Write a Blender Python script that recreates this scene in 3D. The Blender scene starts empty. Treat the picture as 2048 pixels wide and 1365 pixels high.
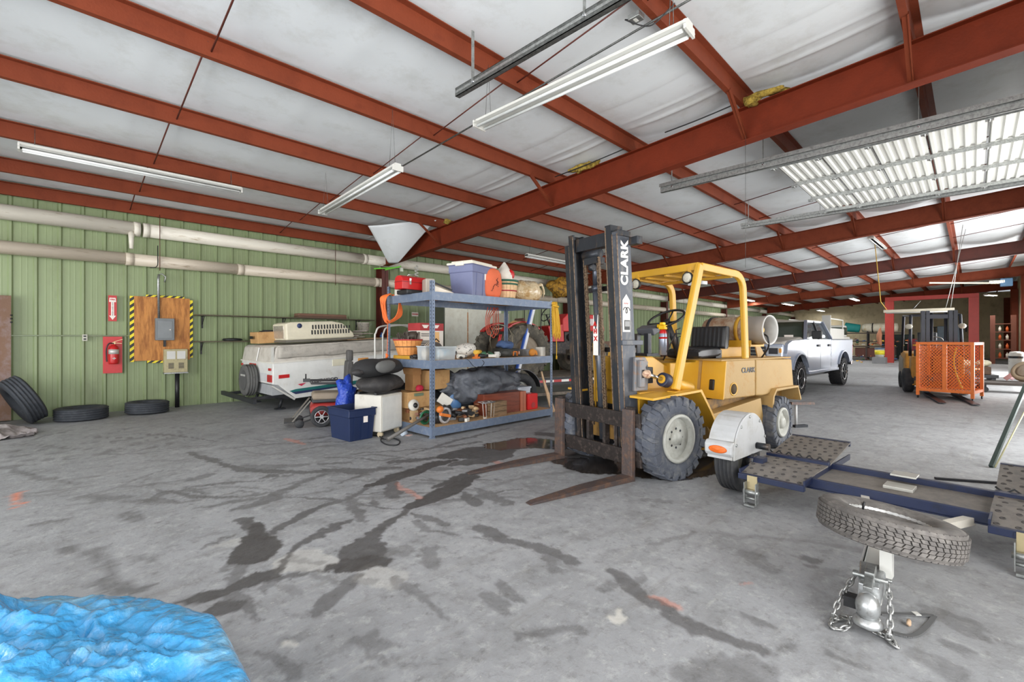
import bpy, bmesh, math, random
import numpy as np
from mathutils import Vector, Matrix, noise
random.seed(7)
C = bpy.context.scene.collection
PI = math.pi
# ------------------------------------------------------------------ camera, sky, sun, exposure
FPX, CAMZ, U0, V0 = 932.0, 1.4, 1024.0, 678.0
YAW = math.radians(44.66)
FW = Vector((math.cos(YAW), math.sin(YAW), 0)); RT = Vector((math.sin(YAW), -math.cos(YAW), 0))
cam_d = bpy.data.cameras.new('camera'); cam = bpy.data.objects.new('camera', cam_d); C.objects.link(cam)
cam.location = (0, 0, CAMZ); cam.rotation_euler = (PI/2, 0, YAW - PI/2)
cam_d.sensor_width = 36; cam_d.lens = 36*FPX/2048; cam_d.shift_y = -(682.5-V0)/2048*1.0
cam_d.clip_start = .05; cam_d.clip_end = 400
bpy.context.scene.camera = cam
sc = bpy.context.scene
sc.view_settings.view_transform = 'Standard'; sc.view_settings.look = 'None'
sc.view_settings.gamma = 1; sc.view_settings.use_curve_mapping = False
sc.view_settings.exposure = 0.08
W = bpy.data.worlds.new('sky'); sc.world = W; W.use_nodes = True
wn = W.node_tree.nodes; wl = W.node_tree.links
bgn = wn['Background']; sky = wn.new('ShaderNodeTexSky'); sky.sky_type = 'HOSEK_WILKIE'; sky.turbidity = 5
sky.sun_direction = Vector((.35, -.8, 1.3)).normalized(); sky.ground_albedo = .5
hs = wn.new('ShaderNodeHueSaturation'); hs.inputs['Saturation'].default_value = .35
wl.new(sky.outputs[0], hs.inputs['Color']); wl.new(hs.outputs[0], bgn.inputs['Color'])
bgn.inputs['Strength'].default_value = 1.6
sd = bpy.data.lights.new('sun', 'SUN'); sd.energy = 5.0; sd.angle = math.radians(.6); sd.color = (1, .98, .95)
sun = bpy.data.objects.new('sun', sd); C.objects.link(sun)
sun.rotation_euler = Vector((-.1, .42, -1.3)).to_track_quat('-Z', 'Y').to_euler()
def daylight(x, y, z, w, h, e, rot):
    d = bpy.data.lights.new('door_daylight', 'AREA'); d.shape = 'RECTANGLE'; d.size = w; d.size_y = h; d.energy = e
    d.color = (.975, .99, 1); o = bpy.data.objects.new('door_daylight', d); C.objects.link(o)
    o.location = (x, y, z); o.rotation_euler = rot
IN_Y = (PI/2, 0, 0)            # shines towards +Y, into the building
IN_Y = Vector((0, 1, .24)).to_track_quat('-Z', 'Y').to_euler()
DOORS = [(-4.9, -1.3), (-.7, 2.96), (7.3, 10.8), (16.2, 20.2), (24.6, 28.6)]
for (a_, b_), e_ in zip(DOORS, (400, 310, 330, 480, 560)):
    daylight((a_+b_)/2, -2.1, 1.9, b_-a_-.1, 3.4, e_, IN_Y)
daylight(-6.6, 5, 1.9, 9, 3.4, 800, Vector((1, 0, .12)).to_track_quat('-Z', 'Y').to_euler())
# ------------------------------------------------------------------ helpers
def ray(u, v): return FW + (u-U0)/FPX*RT - Vector((0, 0, (v-V0)/FPX))
def fl(u, v, z=0.0):
    r = ray(u, v); return Vector((0, 0, CAMZ)) + r*((z-CAMZ)/r.z)
def onX(u, v, x): r = ray(u, v); return Vector((0, 0, CAMZ)) + r*(x/r.x)
def onY(u, v, y): r = ray(u, v); return Vector((0, 0, CAMZ)) + r*(y/r.y)
class Fr:                                   # a thing's own frame: world points to local ones
    def __init__(s, o, deg):
        s.o = Vector(o); a = math.radians(deg); s.a = a
        s.x = Vector((math.cos(a), math.sin(a), 0)); s.y = Vector((-math.sin(a), math.cos(a), 0))
    def loc(s, p): q = Vector(p)-s.o; return Vector((q.dot(s.x), q.dot(s.y), q.z))
    def yp(s, u, v, c):
        r = ray(u, v); cm = Vector((0, 0, CAMZ)); return s.loc(cm + r*((c + s.o.dot(s.y) - cm.dot(s.y))/r.dot(s.y)))
    def xp(s, u, v, c):
        r = ray(u, v); cm = Vector((0, 0, CAMZ)); return s.loc(cm + r*((c + s.o.dot(s.x) - cm.dot(s.x))/r.dot(s.x)))
def lin(c): return tuple(((x/255)/12.92 if x/255 <= .04045 else ((x/255+.055)/1.055)**2.4) for x in c)
MATS = {}
def mat(name, col, rough=.55, metal=0.0, col2=None, scale=6, thr=(.5, .7), bump=0.0, bscale=40, stretch=(1, 1, 1), emit=0, alpha=1, trans=0, var=.08, coat=0, spec=.5):
    if name in MATS: return MATS[name]
    m = bpy.data.materials.new(name); MATS[name] = m; m.use_nodes = True
    n = m.node_tree.nodes; l = m.node_tree.links; b = n['Principled BSDF']
    c1 = lin(col)+(1,); b.inputs['Roughness'].default_value = rough; b.inputs['Metallic'].default_value = metal
    tc = n.new('ShaderNodeTexCoord'); mp = n.new('ShaderNodeMapping'); mp.inputs['Scale'].default_value = stretch
    l.new(tc.outputs['Object'], mp.inputs['Vector'])
    no = n.new('ShaderNodeTexNoise'); no.inputs['Scale'].default_value = scale; no.inputs['Detail'].default_value = 5
    no.inputs['Roughness'].default_value = .62; l.new(mp.outputs[0], no.inputs['Vector'])
    hv = n.new('ShaderNodeHueSaturation'); hv.inputs['Color'].default_value = c1
    mr = n.new('ShaderNodeMapRange'); mr.inputs['From Min'].default_value = .3; mr.inputs['From Max'].default_value = .7
    mr.inputs['To Min'].default_value = 1-var; mr.inputs['To Max'].default_value = 1+var
    l.new(no.outputs['Fac'], mr.inputs['Value']); l.new(mr.outputs[0], hv.inputs['Value']); out = hv.outputs['Color']
    if col2:
        r = n.new('ShaderNodeMapRange'); r.inputs['From Min'].default_value = thr[0]; r.inputs['From Max'].default_value = thr[1]
        n2 = n.new('ShaderNodeTexNoise'); n2.inputs['Scale'].default_value = scale*1.7; n2.inputs['Detail'].default_value = 7
        n2.inputs['Roughness'].default_value = .7; l.new(mp.outputs[0], n2.inputs['Vector']); l.new(n2.outputs['Fac'], r.inputs['Value'])
        mx = n.new('ShaderNodeMix'); mx.data_type = 'RGBA'; mx.inputs[7].default_value = lin(col2)+(1,)
        l.new(r.outputs[0], mx.inputs[0]); l.new(out, mx.inputs[6]); out = mx.outputs[2]
    l.new(out, b.inputs['Base Color'])
    if bump:
        bn = n.new('ShaderNodeTexNoise'); bn.inputs['Scale'].default_value = bscale; bn.inputs['Detail'].default_value = 4
        l.new(mp.outputs[0], bn.inputs['Vector']); bp = n.new('ShaderNodeBump'); bp.inputs['Strength'].default_value = bump
        bp.inputs['Distance'].default_value = .02; l.new(bn.outputs['Fac'], bp.inputs['Height']); l.new(bp.outputs[0], b.inputs['Normal'])
    b.inputs['Specular IOR Level'].default_value = spec
    if emit: b.inputs['Emission Color'].default_value = c1; b.inputs['Emission Strength'].default_value = emit
    if alpha < 1: b.inputs['Alpha'].default_value = alpha
    if trans: b.inputs['Transmission Weight'].default_value = trans
    if coat: b.inputs['Coat Weight'].default_value = coat; b.inputs['Coat Roughness'].default_value = .08
    return m
class MB:
    def __init__(s): s.v = []; s.f = []; s.sm = []
    def add(s, vs, fs, smooth=False):
        k = len(s.v); s.v += [tuple(p) for p in vs]; s.f += [tuple(k+i for i in f) for f in fs]; s.sm += [smooth]*len(fs); return s
    def hexa(s, p):  # 8 points, bottom loop then top loop
        return s.add(p, [(3, 2, 1, 0), (4, 5, 6, 7), (0, 1, 5, 4), (1, 2, 6, 5), (2, 3, 7, 6), (3, 0, 4, 7)])
    def box(s, c, d, rz=0, rx=0, ry=0):
        M = Matrix.Rotation(rz, 3, 'Z') @ Matrix.Rotation(ry, 3, 'Y') @ Matrix.Rotation(rx, 3, 'X'); c = Vector(c); hx, hy, hz = d[0]/2, d[1]/2, d[2]/2
        return s.hexa([c + M @ Vector(q) for q in ((-hx, -hy, -hz), (hx, -hy, -hz), (hx, hy, -hz), (-hx, hy, -hz), (-hx, -hy, hz), (hx, -hy, hz), (hx, hy, hz), (-hx, hy, hz))])
    def bx(s, x0, x1, y0, y1, z0, z1): return s.box(((x0+x1)/2, (y0+y1)/2, (z0+z1)/2), (abs(x1-x0), abs(y1-y0), abs(z1-z0)))
    def bar(s, a, b, w, h, up=(0, 0, 1)):
        a, b = Vector(a), Vector(b); d = (b-a).normalized(); sd_ = d.cross(Vector(up))
        if sd_.length < 1e-4: sd_ = d.cross(Vector((1, 0, 0)))
        sd_.normalize(); u = sd_.cross(d); q = []
        for e in (a, b): q += [e-sd_*w/2-u*h/2, e+sd_*w/2-u*h/2, e+sd_*w/2+u*h/2, e-sd_*w/2+u*h/2]
        return s.add(q, [(0, 1, 2, 3), (7, 6, 5, 4), (0, 4, 5, 1), (1, 5, 6, 2), (2, 6, 7, 3), (3, 7, 4, 0)])
    def prism(s, pts, ax, a, b):
        n = len(pts)
        def mk(p, t): return {'x': (t, p[0], p[1]), 'y': (p[0], t, p[1]), 'z': (p[0], p[1], t)}[ax]
        return s.add([mk(p, a) for p in pts]+[mk(p, b) for p in pts],
                     [tuple(range(n-1, -1, -1)), tuple(range(n, 2*n))]+[(i, (i+1) % n, n+(i+1) % n, n+i) for i in range(n)])
    def lathe(s, prof, o=(0, 0, 0), ax=(0, 0, 1), n=24, close=False, smooth=True):
        o = Vector(o); ax = Vector(ax).normalized(); t = ax.orthogonal().normalized(); w = ax.cross(t); m = len(prof)
        vs = [o + ax*h + (t*math.cos(2*PI*i/n) + w*math.sin(2*PI*i/n))*r for r, h in prof for i in range(n)]
        fs = [(j*n+i, j*n+(i+1) % n, ((j+1) % m)*n+(i+1) % n, ((j+1) % m)*n+i) for j in range(m if close else m-1) for i in range(n)]
        s.add(vs, fs, smooth)
        if not close:
            k = len(s.v)-len(vs)
            if prof[0][0] > 1e-4: s.f.append(tuple(k+i for i in range(n-1, -1, -1))); s.sm.append(False)
            if prof[-1][0] > 1e-4: s.f.append(tuple(k+(m-1)*n+i for i in range(n))); s.sm.append(False)
        return s
    def cyl(s, a, b, r, r2=None, n=16):
        a, b = Vector(a), Vector(b); r2 = r if r2 is None else r2
        return s.lathe([(r, 0), (r2, (b-a).length)], a, b-a, n)
    def tube(s, pts, r, n=8, closed=False):
        P = [Vector(p) for p in pts]; m = len(P); vs = []; t0 = None
        for i, p in enumerate(P):
            d = (P[(i+1) % m]-P[i-1]) if closed else (P[min(i+1, m-1)]-P[max(i-1, 0)])
            d = d.normalized() if d.length > 1e-9 else Vector((0, 0, 1))
            if t0 is None: t0 = d.orthogonal().normalized()
            t0 = (t0 - d*t0.dot(d)); t0 = t0.normalized() if t0.length > 1e-6 else d.orthogonal().normalized()
            w = d.cross(t0); rr = r[i] if isinstance(r, (list, tuple)) else r
            vs += [p + (t0*math.cos(2*PI*k/n)+w*math.sin(2*PI*k/n))*rr for k in range(n)]
        fs = [(i*n+k, i*n+(k+1) % n, ((i+1) % m)*n+(k+1) % n, ((i+1) % m)*n+k) for i in range(m if closed else m-1) for k in range(n)]
        if not closed: fs += [tuple(range(n-1, -1, -1)), tuple((m-1)*n+k for k in range(n))]
        return s.add(vs, fs, True)
    def sheet(s, fn, nu, nv, th=0, smooth=True):
        P = [Vector(fn(i/nu, j/nv)) for j in range(nv+1) for i in range(nu+1)]; w = nu+1
        fs = [(j*w+i, j*w+i+1, (j+1)*w+i+1, (j+1)*w+i) for j in range(nv) for i in range(nu)]
        if th:
            N = len(P); nrm = [Vector((0, 0, 0)) for _ in P]
            for f in fs:
                q = (P[f[1]]-P[f[0]]).cross(P[f[3]]-P[f[0]])
                for i in f: nrm[i] += q
            P2 = [p - (q.normalized() if q.length > 0 else Vector((0, 0, 1)))*th for p, q in zip(P, nrm)]
            edge = [(i, i+1) for i in range(nu)]+[(nu+j*w, nu+(j+1)*w) for j in range(nv)]+[(nv*w+i+1, nv*w+i) for i in range(nu)]+[((j+1)*w, j*w) for j in range(nv)]
            fs = fs+[tuple(N+i for i in reversed(f)) for f in fs]+[(b_, a_, N+a_, N+b_) for a_, b_ in edge]; P = P+P2
        return s.add(P, fs, smooth)
    def ball(s, c, r, n=14, fn=None):
        c = Vector(c); r = (r, r, r) if not hasattr(r, '__len__') else r; h = n//2; vs = [c+Vector((0, 0, -r[2]))]
        for j in range(1, h):
            a = -PI/2+PI*j/h
            vs += [c+Vector((r[0]*math.cos(a)*math.cos(2*PI*i/n), r[1]*math.cos(a)*math.sin(2*PI*i/n), r[2]*math.sin(a))) for i in range(n)]
        vs.append(c+Vector((0, 0, r[2])))
        if fn: vs = [fn(p, c) for p in vs]
        L = len(vs)-1; fs = [(0, 1+(i+1) % n, 1+i) for i in range(n)]+[(L, L-n+i, L-n+(i+1) % n) for i in range(n)]
        fs += [(1+j*n+i, 1+j*n+(i+1) % n, 1+(j+1)*n+(i+1) % n, 1+(j+1)*n+i) for j in range(h-2) for i in range(n)]
        return s.add(vs, fs, True)
    def mesh(s, name, m):
        me = bpy.data.meshes.new(name); me.from_pydata(s.v, [], s.f); me.polygons.foreach_set('use_smooth', s.sm)
        if m: me.materials.append(m)
        me.update(); return me
    def build(s, name, m, parent=None, label=None, bevel=0, kind=None, loc=None, fix=True):
        me = s.mesh(name, m)
        if fix:
            b = bmesh.new(); b.from_mesh(me); bmesh.ops.recalc_face_normals(b, faces=b.faces); b.to_mesh(me); b.free()
        o = bpy.data.objects.new(name, me); C.objects.link(o)
        if parent: o.parent = parent
        if label: o['label'] = label
        if kind: o['kind'] = kind
        if loc: o.location = loc
        if bevel:
            md = o.modifiers.new('bevel', 'BEVEL'); md.width = bevel; md.segments = 2; md.limit_method = 'ANGLE'; md.angle_limit = math.radians(40)
        return o
def T(name, label, cat, loc=(0, 0, 0), deg=0, group=None):
    o = bpy.data.objects.new(name, None); C.objects.link(o); o.location = loc; o.rotation_euler = (0, 0, math.radians(deg))
    o.empty_display_size = .1; o['label'] = label; o['category'] = cat
    if group: o['group'] = group
    return o
def tag(o, label, cat, group=None):
    o['label'] = label; o['category'] = cat
    if group: o['group'] = group
    return o
def base(mb, name, m, label, cat, group=None, bevel=0):      # one-mesh thing with its origin at its base
    v = np.array(mb.v); c = Vector(((v[:, 0].min()+v[:, 0].max())/2, (v[:, 1].min()+v[:, 1].max())/2, v[:, 2].min()))
    mb.v = [tuple(Vector(p)-c) for p in mb.v]; o = mb.build(name, m, bevel=bevel, loc=c); return tag(o, label, cat, group)
def copy_tree(o, parent=None):
    c = o.copy(); C.objects.link(c)
    if parent: c.parent = parent
    for ch in [x for x in o.children]: copy_tree(ch, c)
    return c
def text(body, name, m, parent, loc, rot, size, bold=0, sx=1, ext=.002, sp=1):
    cu = bpy.data.curves.new(name, 'FONT'); cu.body = body; cu.size = size; cu.extrude = ext; cu.offset = bold; cu.align_x = 'CENTER'; cu.align_y = 'CENTER'; cu.space_character = sp
    o = bpy.data.objects.new('tmp', cu); C.objects.link(o); bpy.context.view_layer.update()
    me = bpy.data.meshes.new_from_object(o.evaluated_get(bpy.context.evaluated_depsgraph_get())); bpy.data.objects.remove(o)
    me.materials.clear(); me.materials.append(m); t = bpy.data.objects.new(name, me); C.objects.link(t)
    if parent: t.parent = parent
    t.location = loc; t.rotation_euler = rot; t.scale = (sx, 1, 1); return t
def nz(p, s=1.0, o=0.0): return noise.noise(Vector(p)*s+Vector((o, o*1.7, -o)))
def lumpy(amp, sc_, seed=0, ridge=0):
    def fn(p, c):
        d = p-c; L = d.length or 1; k = 1+amp*nz(p, sc_, seed)+ridge*(.5-abs(nz(p, sc_*1.8, seed+9)))*2
        return c+d*k
    return fn
def curve(pts, n=8):            # Catmull-Rom through points
    P = [Vector(p) for p in pts]; P = [P[0]]+P+[P[-1]]; out = []
    for i in range(1, len(P)-2):
        for k in range(n):
            t = k/n; a, b, c, d = P[i-1], P[i], P[i+1], P[i+2]
            out.append(.5*((2*b)+(c-a)*t+(2*a-5*b+4*c-d)*t*t+(3*b-a-3*c+d)*t**3))
    return out+[P[-2]]
# ------------------------------------------------------------------ materials
RED = mat('red_oxide_steel', (120, 57, 36), .6, 0, (104, 48, 31), 3, (.5, .8), bump=.15, spec=.15)
RAFT = mat('rafter_oxide_steel', (112, 44, 24), .6, 0, (94, 37, 20), 2, (.45, .8), bump=.15, spec=.15)
REDD = mat('dark_oxide_steel', (88, 34, 22), .5, 0, (64, 28, 20), 2, (.45, .8), bump=.15)
INS = mat('white_vinyl_insulation', (218, 222, 224), .5, 0, (200, 202, 200), 1.2, (.5, .75), bump=.12, bscale=8, var=.03)
GREEN = mat('green_wall_steel', (134, 148, 108), .45, 0, (122, 132, 96), 1.2, (.5, .75), bump=.05, var=.04, stretch=(1, 1, .4))
CREAM = mat('cream_wall_lining', (206, 190, 156), .7, 0, (158, 142, 110), 1, (.5, .75), bump=.2, bscale=5)
GALV = mat('galvanised_steel', (165, 167, 165), .38, .75, (120, 122, 120), 18, (.45, .7))
GALVD = mat('dull_zinc_channel', (112, 114, 112), .42, .7, (70, 72, 70), 14, (.4, .7))
WHT = mat('white_enamel', (204, 203, 197), .35, var=.03)
DOORW = mat('white_door_steel', (206, 206, 200), .4, var=.02)
BLK = mat('black_paint', (28, 28, 30), .45)
RUB = mat('tyre_rubber', (44, 45, 48), .72, 0, (66, 65, 64), 8, (.45, .75), bump=.15, bscale=60)
RUBG = mat('dusty_tyre_rubber', (92, 90, 88), .8, 0, (120, 116, 110), 10, (.4, .7), bump=.2, bscale=50)
CHR = mat('chrome', (210, 210, 212), .16, 1)
YEL = mat('forklift_yellow', (208, 158, 46), .42, 0, (204, 156, 62), 3, (.5, .7), bump=.05, var=.06)
YELF = mat('faded_forklift_yellow', (174, 142, 88), .6, 0, (170, 122, 44), 2.2, (.55, .68), bump=.05, var=.05)
STL = mat('oily_mast_steel', (44, 47, 52), .4, .35, (92, 76, 62), 6, (.52, .68), bump=.15, stretch=(1, 1, .35))
MASTP = mat('mast_panel_paint', (74, 78, 86), .42, .2, (110, 108, 106), 5, (.55, .7), stretch=(1, 1, .5))
RUST = mat('rusty_fork_steel', (84, 74, 72), .5, .3, (116, 88, 72), 7, (.45, .65), bump=.2)
CARR = mat('brown_carriage_steel', (54, 48, 46), .45, .3, (96, 84, 78), 8, (.52, .68), bump=.2)
WOODB = mat('chipboard_shelf', (206, 170, 128), .75, 0, (180, 140, 98), 20, (.45, .6), bump=.1)
RACK = mat('blue_grey_rack_steel', (112, 126, 148), .4, .2, (138, 146, 158), 9, (.5, .7))
CARD = mat('cardboard', (198, 156, 104), .8, 0, (176, 132, 84), 4, (.5, .7), bump=.05)
BLKP = mat('black_plastic', (32, 32, 34), .5, bump=.1)
DGREY = mat('dark_grey_cloth', (64, 64, 66), .85, 0, (88, 86, 84), 5, (.45, .7), bump=.3, bscale=14)
REDP = mat('red_paint', (190, 30, 32), .35)
GLASS = mat('dark_window_glass', (58, 68, 58), .06, 0, coat=.5)
PLY = mat('plywood', (196, 132, 66), .6, 0, (150, 92, 40), 3.2, (.42, .62), bump=.1, stretch=(3, 3, .5))
OAK = mat('pale_timber', (214, 182, 146), .7, 0, (184, 146, 108), 8, (.45, .6), stretch=(4, 4, .6))
ALU = mat('bare_aluminium', (196, 198, 198), .3, .85, (170, 172, 172), 12, (.5, .7))
YROPE = mat('yellow_rope', (226, 176, 50), .7, bump=.4, bscale=90)
OROPE = mat('orange_cord', (230, 112, 48), .6)
def w(*a): return Vector(a)
# ================================================================== THE SETTING
XR = [-1.65, 6.6, 14.85, 23.1, 31.4, 39.7]                   # rafter lines
XE, X0, YL, YR = 48.0, -6.5, 11.7, -1.9
YP = [-1.25, .45, 2.13, 3.8, 5.45, 7.15, 8.85, 10.3, 11.5]    # purlin lines
def zrb(y): return 4.16-.069*y                                # rafter underside
def zrt(y): return zrb(y)+.45                                 # rafter top = purlin underside
def struct(o): o['kind'] = 'structure'; return o
# floor: one concrete slab, finely gridded near the camera so that its stains have crisp edges
def axis(segs):
    out = []
    for a, b, s in segs: out += list(np.arange(a, b-1e-6, s))
    return np.array(out+[segs[-1][1]])
gx = axis([(-14, -1, 1), (-1, .6, .05), (.6, 4.6, .014), (4.6, 7, .03), (7, 12, .12), (12, 50, 1)])
gy = axis([(YR-.15, -.6, .05), (-.6, 4.2, .014), (4.2, 7.5, .03), (7.5, 12, .12)])
GX, GY = np.meshgrid(gx, gy); P = np.stack([GX.ravel(), GY.ravel()], 1)
def vnoise(P, s, seed):
    rs = np.random.RandomState(seed); g = rs.rand(256, 256); q = P*s; i = np.floor(q).astype(int); t = q-i; t = t*t*(3-2*t)
    a = g[i[:, 0] % 256, i[:, 1] % 256]; b = g[(i[:, 0]+1) % 256, i[:, 1] % 256]; c = g[i[:, 0] % 256, (i[:, 1]+1) % 256]; d = g[(i[:, 0]+1) % 256, (i[:, 1]+1) % 256]
    return (a*(1-t[:, 0])+b*t[:, 0])*(1-t[:, 1])+(c*(1-t[:, 0])+d*t[:, 0])*t[:, 1]-.5
PW = P + .05*np.stack([vnoise(P, 6, 1), vnoise(P, 6, 2)], 1) + .045*np.stack([vnoise(P, 20, 3), vnoise(P, 20, 4)], 1)+.02*np.stack([vnoise(P, 55, 13), vnoise(P, 55, 14)], 1)
# (strength, [(u, v, half width in metres), ...]) : the tyre-tracked oil stains, traced where they lie on the slab
ST = [(.95, [(1000, 893, .18), (1060, 886, .26), (1120, 892, .2)]), (.8, [(880, 916, .05), (940, 909, .16), (1000, 903, .16)]),
 (.85, [(742, 973, .04), (790, 955, .09), (872, 928, .08), (905, 921, .04)]), (.7, [(905, 930, .06), (960, 921, .14), (990, 918, .06)]),
 (.85, [(826, 1014, .05), (870, 994, .09), (915, 972, .09), (950, 954, .04)]), (.8, [(870, 975, .03), (940, 948, .06), (990, 935, .07)]),
 (.75, [(824, 1017, .025), (790, 1036, .02), (759, 1055, .03), (728, 1079, .05), (722, 1100, .11), (721, 1113, .12)]),
 (.85, [(671, 1136, .05), (700, 1131, .07), (735, 1127, .07), (764, 1124, .055)]), (.6, [(656, 1142, .012), (595, 1150, .02), (554, 1157, .03)]),
 (.8, [(567, 1134, .02), (540, 1150, .06), (502, 1164, .065), (450, 1186, .05), (400, 1198, .06)]), (.75, [(400, 1235, .03), (455, 1218, .06), (480, 1210, .02)]),
 (.7, [(567, 1130, .015), (590, 1098, .02), (619, 1079, .015)]), (.7, [(622, 1078, .03), (660, 1058, .04), (704, 1038, .02)]),
 (.85, [(514, 1050, .04), (516, 1072, .06), (514, 1098, .12), (505, 1110, .12)]), (.7, [(487, 1041, .05), (498, 1056, .02)]),
 (.7, [(543, 1072, .015), (565, 1052, .03), (600, 1034, .05), (636, 1017, .02)]), (.6, [(636, 1017, .02), (690, 1000, .02), (735, 976, .02)]),
 (.55, [(468, 1020, .03), (510, 1010, .05), (545, 998, .08), (564, 983, .04), (646, 950, .03)]),
 (.6, [(434, 925, .03), (482, 940, .05), (537, 944, .05), (612, 945, .04), (673, 942, .06), (720, 943, .08), (760, 940, .03)]),
 (.4, [(492, 933, .06), (554, 935, .08), (610, 930, .03)]), (.55, [(380, 906, .03), (400, 913, .03), (430, 922, .06)]),
 (.7, [(783, 925, .05), (830, 921, .08), (872, 916, .03)]), (.5, [(638, 928, .03), (670, 927, .05), (700, 927, .02)]),
 (.45, [(656, 916, .02), (720, 917, .02), (759, 923, .02), (795, 916, .03)]), (.5, [(700, 908, .01), (800, 902, .02), (900, 893, .03), (960, 885, .03)]),
 (.6, [(955, 1056, .03), (985, 1068, .05), (1015, 1079, .04), (1060, 1092, .05), (1105, 1104, .05), (1150, 1124, .03)]), (.4, [(950, 1075, .01), (985, 1079, .015)]),
 (.6, [(1228, 1142, .03), (1250, 1165, .04), (1275, 1190, .03), (1330, 1222, .04), (1400, 1256, .04), (1470, 1283, .04), (1520, 1299, .03)]),
 (.6, [(926, 986, .02), (938, 996, .05), (955, 1008, .04)]), (.5, [(950, 976, .01), (975, 990, .05), (1010, 1008, .05)]),
 (.55, [(826, 1029, .02), (858, 1040, .04), (892, 1050, .03)]), (.65, [(784, 968, .05), (789, 992, .05)]), (.5, [(701, 997, .03), (712, 1018, .04), (728, 1044, .02)]),
 (.5, [(748, 998, .02), (755, 1008, .03)]), (.45, [(830, 1045, .02), (850, 1060, .03), (880, 1064, .02), (915, 1071, .01)]), (.35, [(775, 1106, .06), (808, 1103, .06)]),
 (.4, [(857, 1102, .05), (860, 1132, .04)]), (.4, [(796, 1157, .03), (820, 1180, .035), (854, 1205, .02), (893, 1242, .01)]),
 (.55, [(701, 1154, .03), (680, 1178, .045), (655, 1203, .035), (635, 1228, .02)]), (.5, [(470, 1196, .04), (485, 1212, .04), (505, 1228, .02), (530, 1242, .01)]),
 (.5, [(480, 1130, .03), (472, 1150, .035), (464, 1170, .02)]), (.45, [(465, 1115, .02), (445, 1145, .02)]), (.4, [(552, 1162, .03), (530, 1185, .015)]),
 (.45, [(992, 1166, .03), (1015, 1182, .04), (1040, 1200, .03)]), (.4, [(975, 1196, .04), (1000, 1212, .05), (1005, 1222, .04)]), (.4, [(1030, 1273, .02), (1070, 1270, .03), (1130, 1258, .02), (1160, 1265, .02)]),
 (.35, [(707, 1286, .03), (745, 1290, .03), (797, 1286, .015)]), (.5, [(410, 1094, .01), (470, 1070, .015)]), (.6, [(524, 958, .02), (545, 952, .05)]), (.45, [(870, 940, .05), (895, 938, .05)]),
 (.97, [(1130, 922, .14), (1190, 930, .3), (1270, 938, .25), (1330, 950, .18), (1400, 940, .18), (1440, 915, .12)]), (.8, [(1150, 905, .2), (1250, 915, .3)]),
 (.55, [(1607, 1113, .03), (1628, 1120, .035)]), (.45, [(1622, 1132, .02), (1640, 1134, .02)]), (.35, [(1870, 1225, .05), (1930, 1250, .06), (1955, 1275, .03)]), (.4, [(1895, 1288, .03), (1910, 1292, .03)]),
 (.3, [(1840, 1310, .05), (1900, 1340, .06)]), (.3, [(1500, 1110, .06), (1545, 1140, .05)]), (.35, [(1500, 1340, .08), (1380, 1345, .05)]), (.3, [(1290, 1000, .04), (1330, 1004, .03)]),
 (.4, [(170, 993, .05), (215, 998, .06), (260, 994, .03)]), (.4, [(60, 1052, .03), (140, 1040, .03)]), (.5, [(138, 1095, .04), (152, 1100, .04)]), (.5, [(205, 1165, .04), (240, 1172, .05), (290, 1180, .03)]),
 (.4, [(190, 1100, .03), (215, 1128, .03), (240, 1150, .02)]), (.5, [(330, 985, .04), (300, 1000, .03)]), (.45, [(250, 1030, .05), (275, 1042, .04)]), (.4, [(380, 960, .04), (420, 950, .03)]),
 (.35, [(1560, 980, .04), (1500, 985, .03)]), (.3, [(640, 1130, .02), (570, 1112, .02)]), (.4, [(1100, 1120, .04), (1105, 1140, .04)])]
def field(strokes):
    out = np.zeros(len(P))
    for s, pts in strokes:
        q = [(fl(u, v).x, fl(u, v).y, r*1.22+.003) for u, v, r in pts]; xs = [a[0] for a in q]; ys = [a[1] for a in q]
        idx = np.where((P[:, 0] > min(xs)-.5) & (P[:, 0] < max(xs)+.5) & (P[:, 1] > min(ys)-.5) & (P[:, 1] < max(ys)+.5))[0]
        if not len(idx): continue
        pp = PW[idx]; best = np.full(len(idx), 9.)
        for a, b in zip(q, q[1:]):
            d = np.array([b[0]-a[0], b[1]-a[1]]); t = np.clip(((pp-np.array(a[:2]))@d)/(d@d+1e-9), 0, 1)
            best = np.minimum(best, np.hypot(pp[:, 0]-a[0]-t*d[0], pp[:, 1]-a[1]-t*d[1])-(a[2]+(b[2]-a[2])*t))
        out[idx] = np.maximum(out[idx], s*np.clip(.5-best/.018, 0, 1)*(.98+.06*vnoise(P[idx], 30, 8)))
    return np.clip(out, 0, 1)
rk_ = np.random.RandomState(11)
for k in range(70):       # lighter criss-cross scuffs left of the oil trail
    u, v = rk_.uniform(10, 980), rk_.uniform(868, 1010); L = rk_.uniform(25, 110); sl_ = rk_.normal(-.08, .16); c_ = rk_.normal(0, 8)
    ST.append((rk_.uniform(.2, .55), [(u-L, v-L*sl_, .008), (u, v+c_*.4, rk_.uniform(.012, .04)), (u+L, v+L*sl_, .008)]))
for k in range(26):       # shorter tread prints in the open floor
    u, v = rk_.uniform(250, 1900), rk_.uniform(1010, 1340); L = rk_.uniform(12, 45); a_ = rk_.uniform(-1, 1)
    ST.append((rk_.uniform(.18, .4), [(u-L, v-L*a_*.7, .015), (u+L, v+L*a_*.7, rk_.uniform(.012, .03))]))
for k in range(60):       # drips
    u, v = rk_.uniform(200, 1500), rk_.uniform(900, 1340); ST.append((.6, [(u, v, .001), (u+2, v+.5, .002)]))
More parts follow.
